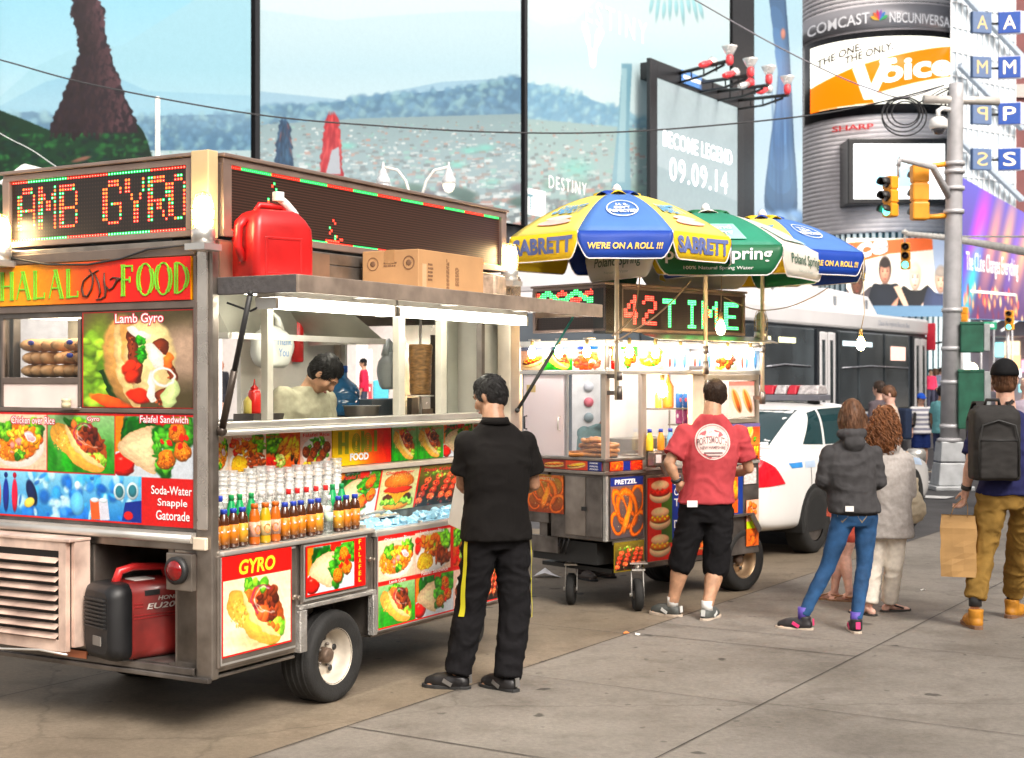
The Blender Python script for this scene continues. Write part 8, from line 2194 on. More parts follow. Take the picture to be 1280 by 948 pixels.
cord('thin cord sagging from the far umbrella rim to its pole',[at(1035,360,11),at(1015,372,11.1),at(985,384,11.3),at(953,388,11.45),at(930,383,11.3),at(905,372,11.2)],.0045)
# ================================================================== people
def grow(name,mb,m_,parent,vox=.010,sm=4,wr=0.0,ws=7.0,zmin=None,seed=0.0,zs=2.0,fine=0.0):
    """joins overlapping closed shapes into one continuous smooth surface"""
    o=link(name,mb.mesh(name,m_),parent)
    r_=o.modifiers.new('r','REMESH');r_.mode='VOXEL';r_.voxel_size=vox
    s_=o.modifiers.new('s','SMOOTH');s_.factor=.5;s_.iterations=sm
    dg=bpy.context.evaluated_depsgraph_get()
    me=bpy.data.meshes.new_from_object(o.evaluated_get(dg));o.modifiers.clear();o.data=me
    n=len(me.vertices);co=np.empty(n*3,np.float32);me.vertices.foreach_get('co',co);co=co.reshape(-1,3)
    if wr or fine:
        no=np.empty(n*3,np.float32);me.vertices.foreach_get('normal',no);no=no.reshape(-1,3)
        for i in range(n):
            x,y,z=co[i]
            d=0.0
            if wr:
                a=noise.noise((x*ws+seed,y*ws,z*ws*zs+1.5*noise.noise((x*4,y*4,z*3+seed))))
                d+=wr*(1-2.2*abs(a))-wr*.9*abs(noise.noise((x*ws*2.7+seed,y*ws*2.7,z*ws*zs*1.3+a*2)))
            if fine:d+=fine*noise.noise((x*55+seed,y*55,z*30))
            co[i]+=no[i]*d
    if zmin is not None:co[:,2]=np.maximum(co[:,2],zmin)
    me.vertices.foreach_set('co',co.ravel());me.polygons.foreach_set('use_smooth',[True]*len(me.polygons));me.update()
    if not me.materials:me.materials.append(m_)
    return o
def chain(mb,pts,rs,n=12):
    mb.tube(pts,rs,n,cap=True)
    for p,r in list(zip(pts,rs))[1:-1]:mb.ball(p,r*.99,n)
def ringloft(mb,rings,n=20):
    """rings: (centre, half-width vector, half-depth vector)"""
    vs=[]
    for c,a,b in rings:
        for k in range(n):
            t=2*math.pi*k/n;cx,sx_=math.cos(t),math.sin(t)
            vs.append(c+a*math.copysign(abs(cx)**.85,cx)+b*math.copysign(abs(sx_)**.85,sx_))
    mb.add(vs,[(i*n+k,i*n+(k+1)%n,(i+1)*n+(k+1)%n,(i+1)*n+k) for i in range(len(rings)-1) for k in range(n)],0,True)
    mb.add(vs[:n],[tuple(range(n))[::-1]]);mb.add(vs[-n:],[tuple(range(n))])
def cloth(name,c,rough=.85,var=.12,sc=30):return mat('cloth_'+name,c,rough,0,var,sc,.12,160,spec=.12)
def skin_m(k):return mat('skin_'+k,{'light':(.58,.33,.24),'tan':(.46,.25,.15),'brown':(.30,.155,.09),'dark':(.16,.08,.05),'pink':(.62,.36,.28)}[k],.5,0,.2,26,.08,120,sub=.05)
def hair_m(k):return mat('hair_'+k,{'black':(.010,.009,.009),'dark':(.035,.020,.013),'brown':(.10,.045,.022),'auburn':(.17,.065,.025),'grey':(.30,.28,.26),'red':(.26,.08,.03)}[k],.55,0,.5,40,.3,90,spec=.25,stretch=(1,1,.25))
def person(label,O,H,face,px={},look=None,skin='tan',hair=('short','black'),top=None,bottom=None,shoes=None,toes=(-14,14),vox=.0085,group=None,lean=0.0,build=1.0,detail=True,hands=None):
    O=V(O);s=H/1.75
    root=thing('person',label,'person',O,0,group)
    a=R(face);f=V((math.sin(a),math.cos(a),0));r=V((math.cos(a),-math.sin(a),0));up=V((0,0,1))
    D0={'pel':(0,0,.93),'waist':(0,0,1.08),'chest':(0,0,1.28),'neck':(0,-.01,1.475),'head':(0,.025,1.625),'shL':(-.18,0,1.415),'shR':(.18,0,1.415),'elL':(-.225,-.02,1.13),'elR':(.225,-.02,1.13),'wrL':(-.235,.06,.885),'wrR':(.235,.06,.885),
          'hipL':(-.09,0,.92),'hipR':(.09,0,.92),'knL':(-.10,.02,.50),'knR':(.10,.02,.50),'anL':(-.10,-.02,.085),'anR':(.10,-.02,.085)}
    J={k:(r*q[0]+f*(q[1]+lean*max(0,q[2]-.9))+up*q[2])*s for k,q in D0.items()}
    for k,q in px.items():J[k]=at(q[0],q[1],O.y+q[2])-O
    for k in ('anL','anR'):J[k].z=max(J[k].z,.075*s)
    look=look or (face,5)
    ya,pi_=R(look[0]),R(look[1])
    hf=V((math.sin(ya)*math.cos(pi_),math.cos(ya)*math.cos(pi_),-math.sin(pi_)));hr=V((math.cos(ya),-math.sin(ya),0));hu=hr.cross(hf)
    Mh=Matrix((hr,hf,hu)).transposed();hc=J['head']
    hs=s*(1.0 if H>1.5 else 1.08)
    HP=lambda x,y,z:hc+Mh@(V((x,y,z))*hs)
    sk=skin_m(skin)
    sv=(J['shR']-J['shL']);sv.z*=.4;sv.normalize();fv=up.cross(sv).normalized();hv=(J['hipR']-J['hipL']);hv.z=0;hv.normalize();fh=up.cross(hv).normalized()
    B=build
    def torso(mb,e,z0=None,shoulder=True):
        """e: ease of the cloth; z0: hem drop below the pelvis joint"""
        P,Wt,Ch,N=J['pel'],J['waist'],J['chest'],J['neck']
        sm=(J['shL']+J['shR'])/2
        rings=[]
        if z0:rings.append((P-up*z0,hv*(.178*B*s+e*1.25),fh*(.122*B*s+e*1.25)))
        rings+=[(P,hv*(.172*B*s+e*1.1),fh*(.122*B*s+e*1.1)),(Wt,(hv+sv).normalized()*(.150*B*s+e),(fh+fv).normalized()*(.112*B*s+e)),(Ch,sv*(.168*B*s+e),fv*(.118*B*s+e*.8)),
                  (Ch.lerp(sm,.65),sv*(.168*B*s+e*.7),fv*(.105*B*s+e*.6)),(sm+up*.012*s,sv*(.160*s+e*.4),fv*(.086*s+e*.4)),(sm.lerp(N,.52),sv*(.112*s+e*.3),fv*(.074*s+e*.3)),(sm.lerp(N,.80),sv*(.070*s+e*.25),fv*(.064*s+e*.3))]
        ringloft(mb,rings)
    # ---- body: one continuous mesh
    mb=MB()
    ee=lambda c,q:mb.ball(HP(*c),tuple(v*hs for v in q),16,M=Mh)
    ee((0,-.010,.022),(.074,.093,.094));ee((0,.018,-.030),(.062,.070,.075));ee((0,.042,-.068),(.042,.042,.042));ee((0,.072,.026),(.048,.022,.014));ee((0,.066,-.062),(.026,.026,.016))
    mb.tube([HP(0,.080,.018),HP(0,.094,-.008),HP(0,.104,-.028)],[.010*hs,.012*hs,.016*hs],8);mb.ball(HP(0,.098,-.030),.014*hs,8)
    for q in (-1,1):ee((q*.074,-.008,-.008),(.010,.020,.031));ee((q*.040,.058,-.022),(.022,.022,.024))
    chain(mb,[J['neck']-up*.05*s,J['neck']+(hc-J['neck'])*.35,HP(0,-.022,-.05)],[.070*s,.058*s*(1+1.2*(B-1)),.058*s])
    torso(mb,-.012)
    for q in 'LR':
        sh,el,wr=J['sh'+q],J['el'+q],J['wr'+q]
        sh=sh-up*.022*s;mb.ball(sh,.056*s,12)
        chain(mb,[sh,sh.lerp(el,.45),el,el.lerp(wr,.3),el.lerp(wr,.8),wr],[.052*s*B,.047*s*B,.037*s*B,.041*s*B,.029*s,.025*s])
        mb.ball(wr,.025*s,10)
        hp_,kn,an=J['hip'+q],J['kn'+q],J['an'+q]
        chain(mb,[hp_,hp_.lerp(kn,.45),kn.lerp(hp_,.08),kn.lerp(an,.28),kn.lerp(an,.7),an],[q_*s*B*(bottom or {}).get('lb',1)*(1 if not bottom or bottom.get('len',1)<.9 or i_==5 else .82) for i_,q_ in enumerate((.085,.074,.050,.054,.038,.034))])
        t_=R(face+toes['LR'.index(q)]);d=V((math.sin(t_),math.cos(t_),0));b_=V((an.x,an.y,0))
        chain(mb,[an-up*.01,b_+d*.04+up*.045*s,b_+d*.11*s+up*.028*s,b_+d*.170*s+up*.02*s],[.032*s,.030*s,.026*s,.018*s]);mb.ball(b_-d*.03*s+up*.036*s,.034*s,10)
        mb.ball(b_+d*.15*s+up*.022*s,(.042*s,.042*s,.02*s),10)
        ad=(wr-el).normalized()
        hd_=(hands or {}).get(q,{})
        ad=V(hd_.get('d',ad)).normalized()
        thumb=V(hd_.get('t',f+up*.1));thumb=(thumb-ad*thumb.dot(ad)).normalized()
        pn=ad.cross(thumb)*(1 if q=='R' else -1)
        if 'n' in hd_:pn=V(hd_['n']);pn=(pn-ad*pn.dot(ad)).normalized();thumb=(thumb-pn*thumb.dot(pn)).normalized()
        cu=hd_.get('curl',.35)
        M3=Matrix((thumb,pn,ad)).transposed()
        mb.ball(wr+ad*.052*s,(.040*s,.0165*s,.052*s),12,M=M3);mb.tube([wr,wr+ad*.04*s],[.025*s,.027*s],10)
        for k,L in enumerate((.070,.080,.075,.060)):
            p=wr+ad*(.088-.004*abs(k-1))*s+thumb*(.028-.0187*k)*s;pts=[p-ad*.03*s];dd=ad;
            pts.append(p)
            for j,fr in enumerate((.45,.32,.23)):
                dd=(Matrix.Rotation(0,3,'X')@dd);an_=cu*(.9+.5*j)
                dd=(dd*math.cos(an_)+pn*math.sin(an_)).normalized() if j==0 else (dd+pn*(cu*1.1)-ad*(cu*.55*j)).normalized()
                p=p+dd*L*fr*s;pts.append(p)
            mb.tube(pts,[.0092*s,.0095*s,.0088*s,.0082*s,.0068*s],8);mb.ball(pts[-1],.0066*s,6)
        p0=wr+ad*.022*s+thumb*.026*s;p1=p0+(thumb*.75+ad*.6+pn*.3).normalized()*.036*s;p2=p1+(thumb*.25+ad*.9+pn*.4).normalized()*.030*s;p3=p2+(ad+pn*.5).normalized()*.022*s
        mb.tube([p0-thumb*.01*s,p0,p1,p2,p3],[.013*s,.014*s,.0105*s,.0098*s,.0078*s],8);mb.ball(p3,.0078*s,6)
    grow('body',mb,sk,root,vox,3)
    if detail:
        for q in (-1,1):
            m=MB();m.ball(HP(q*.032,.0675,.004),(.0095*hs,.0055*hs,.0050*hs),10,M=Mh);ey=m.build('eye',mat('eye_white',(.70,.66,.62),.2),root)
            m=MB();m.ball(HP(q*.032,.0712,.003),(.0055*hs,.0035*hs,.0050*hs),8,M=Mh);m.build('iris',mat('iris_dark',(.03,.017,.01),.15),ey)
            m=MB();m.tube([HP(q*.016,.0890,.029),HP(q*.031,.0835,.032),HP(q*.045,.072,.029)],[.002*hs,.0032*hs,.0015*hs],6);m.build('eyebrow',hair_m(hair[1] if hair[1]!='grey' else 'dark'),root)
        m=MB();m.tube([HP(-.022,.083,-.064),HP(-.008,.0925,-.061),HP(0,.0935,-.0625),HP(.008,.0925,-.061),HP(.022,.083,-.064)],[.002*hs,.006*hs,.0065*hs,.006*hs,.002*hs],8);m.build('lips',mat('lips',(.36,.12,.10),.4),root)
    # ---- hair
    hm=hair_m(hair[1]);mb=MB()
    eh=lambda c,q:mb.ball(HP(*c),tuple(v*hs for v in q),18,M=Mh)
    st=hair[0];rr=random.Random(int(H*100))
    k0=.94 if st=='cap' else 1.0
    if st in ('short','long','curly','cap','tail'):
        eh((0,-.020,.030),(.0805*k0,.097*k0,.094*k0));eh((0,-.036,-.010),(.078*k0,.074*k0,.080))
        if st=='short':eh((0,-.006,.064),(.066,.080,.058))
        for q in (-1,1):eh((q*.066,.005,.012),(.014,.03,.034))
        if st=='cap':eh((0,-.04,-.035),(.076,.066,.062))
        if st=='long':
            chain(mb,[HP(0,-.04,.01),HP(0,-.06,-.08),HP(0,-.062,-.16),HP(0,-.05,-.22)],[.082*hs,.076*hs,.062*hs,.045*hs])
            for q in (-1,1):chain(mb,[HP(q*.055,.01,.03),HP(q*.072,-.01,-.06),HP(q*.06,-.03,-.15)],[.036*hs,.032*hs,.02*hs])
        if st=='curly':chain(mb,[HP(0,-.03,.02),HP(0,-.05,-.07),HP(0,-.065,-.17),HP(.02,-.07,-.25)],[.095*hs,.115*hs,.12*hs,.085*hs])
        if st=='tail':chain(mb,[HP(0,-.08,.0),HP(0,-.12,-.05),HP(0,-.10,-.16)],[.035*hs,.03*hs,.012*hs])
    elif st=='bald':eh((0,-.016,.026),(.081,.0985,.0905));eh((0,-.034,-.012),(.079,.072,.076))
    if mb.v:
        ho_=grow('hair',mb,hm,root,min(vox,.008),3,.003,30,None,H,.4,.0025)
        if detail and vox<.012:
            bv=BVHTree.FromPolygons([v.co[:] for v in ho_.data.vertices],[tuple(p.vertices) for p in ho_.data.polygons]);m=MB()
            n_={'long':420,'curly':620,'tail':90}.get(st,760) if vox<.009 else 150
            for _ in range(n_):
                aa=rr.random()*6.283;el=(1-1.45*rr.random()) if st not in ('long','curly') else (1-1.9*rr.random());c0=HP(0,-.03,.02+(.0 if st not in ('long','curly') else -.10*rr.random()))
                if st=='bald' and el>.72:continue
                dv=Mh@V((math.cos(aa)*math.sqrt(max(0,1-el*el)) if abs(el)<1 else 0,math.sin(aa)*math.sqrt(max(0,1-el*el)) if abs(el)<1 else 0,el))
                p,nn,_i,_d=bv.ray_cast(c0+dv*.5,-dv)
                if p is None:continue
                dn=-hu if st in ('long','curly','tail','bald','cap') else (-hu*.5+hf*(.8 if (Mh.transposed()@(p-hc)).z>.06 else -.2))
                dn=(dn+V((rr.uniform(-.3,.3),rr.uniform(-.3,.3),rr.uniform(-.2,.2))));dn=(dn-nn*dn.dot(nn)).normalized();sd=nn.cross(dn)
                pts=[];L={'long':.13,'curly':.085,'tail':.06}.get(st,.028)*(.7+.6*rr.random());q_=9 if st=='curly' else 4;lift=rr.random()*{'long':.005,'curly':.016}.get(st,.0065);ph=rr.random()*6
                for k in range(q_):
                    t=k/(q_-1);b=p+dn*L*t;h_=bv.find_nearest(b);b=h_[0]+h_[1]*(.0004+lift*t) if h_[0] is not None else b
                    if st=='curly':b=b+sd*.009*math.sin(ph+9*t)+nn*(.004+.008*math.cos(ph+9*t))
                    pts.append(b)
                w_={'long':.0024,'curly':.0036}.get(st,.0018)
                m.tube(pts,[w_*.5]+[w_]*(q_-2)+[w_*.3],4)
            if m.v:m.build('hair_locks',hm,ho_)
    if st=='cap':
        m=MB();cm=cloth('cap_'+hair[2][0],hair[2][1])
        sgn=hair[3] if len(hair)>3 else 1
        vs=[];n=24
        for j in range(9):
            t=math.pi/2*j/8
            for k in range(n):aa=2*math.pi*k/n;vs.append(HP(.090*math.cos(aa)*math.cos(t),-.012+.108*math.sin(aa)*math.cos(t),.026+.110*math.sin(t)**.9))
        m.add(vs,[(j*n+k,j*n+(k+1)%n,(j+1)*n+(k+1)%n,(j+1)*n+k) for j in range(8) for k in range(n)],0,True);m.add(vs[:n],[tuple(range(n))[::-1]])
        co=m.build('cap',cm,root)
        m=MB();pts=[]
        for k in range(13):aa=math.pi*k/12;pts.append((.078*math.cos(aa),sgn*(.085+.075*math.sin(aa))-.012,.036-.018*math.sin(aa)))
        vs=[HP(*p) for p in pts]+[HP(p[0],p[1],p[2]+.008) for p in pts];m.add(vs,[tuple(range(13)),tuple(range(25,12,-1))]+[(k,k+1,14+k,13+k) for k in range(12)]+[(0,13,25,12)]);m.build('peak',cm,co)
    # ---- clothes
    if bottom:
        mb=MB();e=bottom.get('e',.012);k_=bottom.get('len',1.0);wv=bottom.get('w',(.092,.068,.060))
        P,Wt=J['pel'],J['waist']
        ringloft(mb,[(J['hipL'].lerp(J['hipR'],.5)-up*.07*s,hv*(.150*B*s),fh*(.10*B*s)),(P-up*.02,hv*(.170*B*s+e*.5),fh*(.120*B*s+e*.5)),(P.lerp(Wt,.40),hv*(.150*B*s+e*.2),fh*(.106*B*s+e*.2))])
        for q in 'LR':
            hp_,kn,an=J['hip'+q],J['kn'+q],J['an'+q];an2=an-up*bottom.get('drop',.03)*s
            path=[(hp_-up*0.0,wv[0]*B),(hp_.lerp(kn,.5),(wv[0]*.55+wv[1]*.45)*B),(kn,wv[1]*B),(kn.lerp(an2,.35),(wv[1]*.75+wv[2]*.25)*B*1.02),(an2,wv[2]*B)]
            if k_<1:cut=hp_.lerp(kn,k_/.5) if k_<=.5 else kn.lerp(an2,(k_-.5)/.5);path=[path[0],path[1]]+([(kn,wv[1]*B)] if k_>.5 else [])+[(cut,wv[2]*B)]
            mb.ball(hp_,wv[0]*B*s*.98,14);chain(mb,[p for p,_ in path],[w_*s for _,w_ in path],16)
        tr_=grow(bottom.get('name','trousers'),mb,bottom['m'],root,max(vox,.0095),3,bottom.get('wr',.005),8,None,H*3,1.6)
        if 'stripe' in bottom:
            for q,sg in (('L',-1),('R',1)):
                bv=BVHTree.FromPolygons([v.co[:] for v in tr_.data.vertices],[tuple(p.vertices) for p in tr_.data.polygons])
                hp_,kn=J['hip'+q],J['kn'+q];vs=[];N=30
                for i in range(N+1):
                    c=(hp_+up*.03).lerp(kn-up*.04,i/N)
                    for w_ in (-.011,.011):
                        o_=c+hv*sg*.4+fh*(w_-.055);h_=bv.ray_cast(o_,-hv*sg);vs.append((h_[0]+hv*sg*.004) if h_[0] is not None else c+hv*sg*.09)
                vs=[sum((vs[min(max(i+2*d,i%2),2*N+i%2)] for d in range(-3,4)),V((0,0,0)))/7+hv*sg*.009 for i in range(len(vs))];m=MB();m.add(vs,[(2*i,2*i+1,2*i+3,2*i+2) for i in range(N)],0,True);m.build('side_stripe',bottom['stripe'],tr_)
    if top:
        mb=MB();e=top.get('e',.014);torso(mb,e,top.get('hem',.06)*s)
        sl_=top.get('sleeve',.62);rr0,rr1=top.get('r',(.066,.066))
        for q in 'LR':
            sh,el,wr=J['sh'+q],J['el'+q],J['wr'+q]
            sh=sh-up*.028*s;inn=sh+(J['chest']-sh)*.16
            mb.ball(sh,rr0*s*B*.97,14)
            if sl_<=1:chain(mb,[inn,sh,sh.lerp(el,sl_*.55),sh.lerp(el,sl_)],[rr0*s*B,rr0*s*B,rr0*s*B*.96,rr1*s*B],14)
            else:chain(mb,[inn,sh,sh.lerp(el,.5),el,el.lerp(wr,(sl_-1)*.6),el.lerp(wr,sl_-1)],[rr0*s*B,rr0*s*B,rr0*s*B*.92,rr0*s*B*.86,rr1*s*B,rr1*s*B*.85],14)
        if 'hood' in top:
            c=J['neck']+up*.0*s
            for k in range(9):
                aa=math.pi*(k/8);mb.ball(c+sv*.075*s*math.cos(aa)-fv*(.035+.058*math.sin(aa))*s+up*(.012+.012*math.sin(aa))*s,(.042*s,.038*s,.036*s),10)
            mb.ball(c-fv*.095*s-up*.05*s,(.085*s,.04*s,.06*s),12)
        tp=grow(top.get('name','shirt'),mb,top['m'],root,max(vox,.0095),4,top.get('wr',.005),6.5,None,H*5+face,1.5)
        if 'collar' in top:
            m=MB();c=J['neck']+up*.0;ringloft(m,[(c-up*.040-fv*.010,sv*.086*s,fv*.080*s),(c-up*.002-fv*.012,sv*.070*s,fv*.066*s),(c-up*.006-fv*.010,sv*.060*s,fv*.056*s)],24);m.build('collar',top['collar'],tp)
        if 'band' in top:
            m=MB();ringloft(m,[(J['pel']-up*(top['hem']+.03)*s,hv*(.155*s),fh*(.118*s)),(J['pel']-up*(top['hem']-.02)*s,hv*(.170*s*B+e*.8),fh*(.120*s*B+e*.8))],28);m.build('waistband',top['band'],tp)
    if shoes:
        for q in 'LR':
            an=J['an'+q];t_=R(face+toes['LR'.index(q)]);d=V((math.sin(t_),math.cos(t_),0));sd=V((d.y,-d.x,0));b_=V((an.x,an.y,0));lift=max(0,an.z-.10*s)
            b_.z=0
            out=[(-.075,0),(-.068,.026),(-.03,.036),(.04,.036),(.11,.046),(.165,.038),(.195,.018),(.202,0)];out=out+[(x,-y) for x,y in out[-2:0:-1]]
            kind=shoes['kind']
            sh_=MB();k2=1.06 if kind!='sandal' else 1.0
            sh_.prism([(x*s*k2,y*s*k2) for x,y in out],lambda x,y:b_+d*x+sd*y+up*.001,lambda x,y:b_+d*x+sd*y+up*shoes.get('sole_h',.024)*s)
            so2=sh_.build('sole',shoes['sole'],root,.004)
            mb=MB()
            if kind=='sandal':
                for x0 in (.10,):
                    pts=[b_+d*(.075+.05*math.cos(k*.9))*s+sd*.045*math.sin(a_)*s+up*(.03+.035*math.cos(a_))*s for k,a_ in enumerate(np.linspace(-1.4,1.4,7))]
                    mb.tube(pts,.007*s,8)
                if shoes.get('strap'):mb.tube([an+(d*math.cos(k)+sd*math.sin(k))*.04*s-up*.02 for k in np.linspace(0,6.28,13)],.006*s,8)
                mb.build('strap',shoes['m'],so2)
            else:
                hi=.13 if kind=='boot' else (.11 if kind=='hightop' else .075)
                chain(mb,[b_-d*.03*s+up*.045*s,b_+d*.05*s+up*.048*s,b_+d*.12*s+up*.042*s,b_+d*.165*s+up*.036*s],[.042*s,.050*s,.045*s,.032*s]);mb.ball(b_+d*.168*s+up*.034*s,.032*s,10);mb.ball(b_-d*.03*s+up*.045*s,.041*s,12)
                mb.tube([b_+up*.03*s-d*.012*s,b_+up*hi*s-d*.012*s],[.044*s,.049*s if kind=='boot' else .044*s],14)
                u_=grow('shoe' if kind=='shoe' else ('boot' if kind=='boot' else 'high_top_shoe'),mb,shoes['m'],root,.008,2,.0015,20,.010*s)
                if 'accent' in shoes:
                    for p_,q_,w2_,u2 in ((b_-d*.079*s+up*.04,b_-d*.076*s+up*.085,.03,d),(b_+d*.02*s+sd*.046*s+up*.03,b_+d*.07*s+sd*.048*s+up*.055,.022,sd),(b_+d*.02*s-sd*.046*s+up*.03,b_+d*.07*s-sd*.048*s+up*.055,.022,sd)):m=MB();m.beam(p_,q_,w2_,.005,up=u2);m.build('shoe_patch',shoes['accent'],u_)
                if 'sock' in shoes:
                    m=MB();m.tube([an+up*-.03*s,an+up*shoes.get('sock_h',.04)*s],[.040*s,.041*s],14);m.build('sock',shoes['sock'],root)
    return root,J,O,(sv,fv,hv,fh)
gold_sh=mat('yellow_stripe',(.55,.50,.015),.7)
blackc=cloth('black',(.0085,.008,.009),.9);black2=cloth('black_jersey',(.0075,.0065,.0062),.9)
denim=mat('cloth_denim',(.020,.068,.165),.8,0,.5,8,.15,150,spec=.25)
O1=gp(602,862)
P1,J1,_,ax1=person('man in black polo shirt and black trousers with yellow side stripes, at the halal cart',O1,1.72,-24,
    {'head':(612,496,.06),'neck':(618,521,.0),'chest':(622,578,0),'waist':(620,628,0),'pel':(620,664,0),'shL':(585,549,-.05),'shR':(656,549,.08),'elL':(578,606,.02),'wrL':(592,616,.24),'elR':(667,606,.14),'wrR':(646,612,.36),
     'hipL':(601,668,-.03),'hipR':(639,670,.04),'knL':(588,762,.04),'anL':(572,843,.0),'knR':(644,765,.03),'anR':(634,849,-.06)},(-60,22),'brown',('short','black'),
    dict(m=black2,sleeve=.70,e=.020,hem=.045,r=(.074,.078),collar=black2,wr=.006),dict(m=blackc,e=.016,w=(.098,.080,.070),stripe=gold_sh,wr=.011,drop=-.005),dict(kind='shoe',m=mat('shoe_black',(.015,.014,.015),.45),sole=mat('sole_black',(.02,.02,.02),.7),accent=mat('shoe_silver',(.20,.19,.18),.4,.3)),(-48,-22),.0075,build=1.04)
xv=sx(384,.80);O2=C1.world(xv,.80,.31)
person('young vendor with short dark hair and pale T-shirt, looking down inside the halal cart',O2,1.72,122,
    {'head':(406,468,-.04),'neck':(386,482,.02),'chest':(380,522,.04),'waist':(376,575,.05),'pel':(374,612,.05),'shR':(356,493,-.10),'shL':(405,497,.16),'elR':(353,543,-.12),'wrR':(384,556,-.26),'elL':(407,545,.06),'wrL':(412,556,-.14)},(100,54),'tan',('short','black'),
    dict(m=cloth('pale_olive',(.40,.38,.27)),sleeve=.70,e=.030,r=(.080,.086),wr=.009),dict(m=blackc),dict(kind='shoe',m=mat('shoe_black',(.015,.014,.015)),sole=mat('sole_black',(.02,.02,.02))),vox=.0075)
O3=gp(861,773)
redm=cloth('faded_red',(.40,.052,.060),.85,.12,14)
P3,J3,_,ax3=person('stout man in faded red T-shirt and black knee shorts at the hot dog cart',O3,1.71,-4,
    {'head':(893,493,.03),'neck':(890,513,-.02),'chest':(888,572,-.01),'waist':(885,603,0),'pel':(882,627,0),'shL':(856,538,-.02),'shR':(924,539,.03),'elL':(836,579,-.06),'wrL':(847,603,-.03),'elR':(936,586,.06),'wrR':(908,594,.24),
     'hipL':(867,640,0),'hipR':(899,641,0),'knL':(852,704,.03),'anL':(841,753,.06),'knR':(895,710,0),'anR':(884,758,-.10)},(-8,-2),'tan',('bald','dark'),
    dict(m=redm,sleeve=.74,e=.020,hem=.01,r=(.070,.072),wr=.008),dict(m=blackc,len=.53,e=.02,w=(.100,.088,.086),name='shorts',wr=.009,lb=1.16),dict(kind='shoe',m=mat('trainer_grey',(.07,.075,.07),.6),sole=mat('sole_cream',(.55,.45,.36),.6),accent=mat('trainer_white',(.6,.6,.58),.5),sock=mat('sock_white',(.75,.73,.70),.8)),(-42,34),.0078,build=1.07,hands={'L':dict(d=(.6,.1,-.5),n=(.3,.8,0),curl=.3)})
m=MB();c=J3['elL'].lerp(J3['wrL'],.90);d=(J3['wrL']-J3['elL']).normalized();m.tube([c-d*.011,c+d*.011],[.037,.036],16);m.ball(c-V((.034,.01,0)),(.008,.016,.016),10);m.build('wrist_watch',black,P3)
def press(par_o,verts_fn,faces,m_,name,parent,off=.003,dirv=(0,1,0)):
    bv=BVHTree.FromPolygons([v.co[:] for v in par_o.data.vertices],[tuple(p.vertices) for p in par_o.data.polygons]);dv=V(dirv);vs=[]
    for q in verts_fn:
        h_=bv.ray_cast(V(q)-dv*1.5,dv);vs.append((h_[0] if h_[0] is not None else V(q))-dv*off)
    mm=MB();mm.add(vs,faces);return mm.build(name,m_,parent)
sh3=[c for c in P3.children if c.name.startswith('shirt')][0]
def on3(px,py):return at(px,py,O3.y-.2)-O3
pr_w=mat('faded_print',(.70,.52,.48),.8);pr_r=mat('print_red',(.52,.10,.11),.8);pr_d=mat('print_dark',(.16,.10,.10),.8)
pc_=(893,553);N=40
vs=[on3(*pc_)]+[on3(pc_[0]+23*math.cos(2*math.pi*k/N),pc_[1]+23*math.sin(2*math.pi*k/N)) for k in range(N)]
for j in (.35,.7):
    pass
rg=[[on3(pc_[0]+22.5*q*math.cos(2*math.pi*k/N),pc_[1]+22.5*q*math.sin(2*math.pi*k/N)) for k in range(N)] for q in (.02,.25,.5,.75,1)]
press(sh3,[p for r_ in rg for p in r_],[(j*N+k,j*N+(k+1)%N,(j+1)*N+(k+1)%N,(j+1)*N+k) for j in range(4) for k in range(N)],pr_w,'round_print',sh3)
rg=[[on3(pc_[0]+q*math.cos(2*math.pi*k/N),pc_[1]+q*math.sin(2*math.pi*k/N)) for k in range(N)] for q in (20.2,20.9)]
press(sh3,rg[0]+rg[1],[(k,(k+1)%N,N+(k+1)%N,N+k) for k in range(N)],pr_r,'print_ring',sh3,.0045)
ob=[(878,542),(884,539),(890,541),(896,538),(904,541),(907,545),(902,547),(894,546),(888,547),(882,545),(876,545)]
press(sh3,[on3(*p) for p in ob],[tuple(range(len(ob)))],pr_r,'print_shape',sh3,.005)
for s,a,b,y0,y1,arc in (('PORTSMOUTH',873,912,558,549,3),('NEW HAMPSHIRE',877,909,563,559,1)):
    uv,fs,_=text_verts(s,.012 if arc==3 else .005)
    press(sh3,[on3(a+(b-a)*u,y0+(y1-y0)*v+arc*1.2*(2*u-1)**2-arc) for u,v in uv],fs,pr_d,'lettering',sh3,.0048)
for k,(a,b,y) in enumerate(((881,905,567),(884,902,571))):
    press(sh3,[on3(a,y+1),on3(b,y+1),on3(b,y-1),on3(a,y-1)],[(0,1,2,3)],pr_d,'print_line',sh3,.0048)
m=MB();q0=on3(866,630);m.box(q0.x-.036,q0.x+.036,-.002,.002,-.025,.02);m.v=[(x,y+q0.y+.205-.178,z+q0.z) for x,y,z in m.v];m.build('pocket_paper',mat('paper_white',(.72,.70,.68),.6),P3)
O4=gp(1036,788)
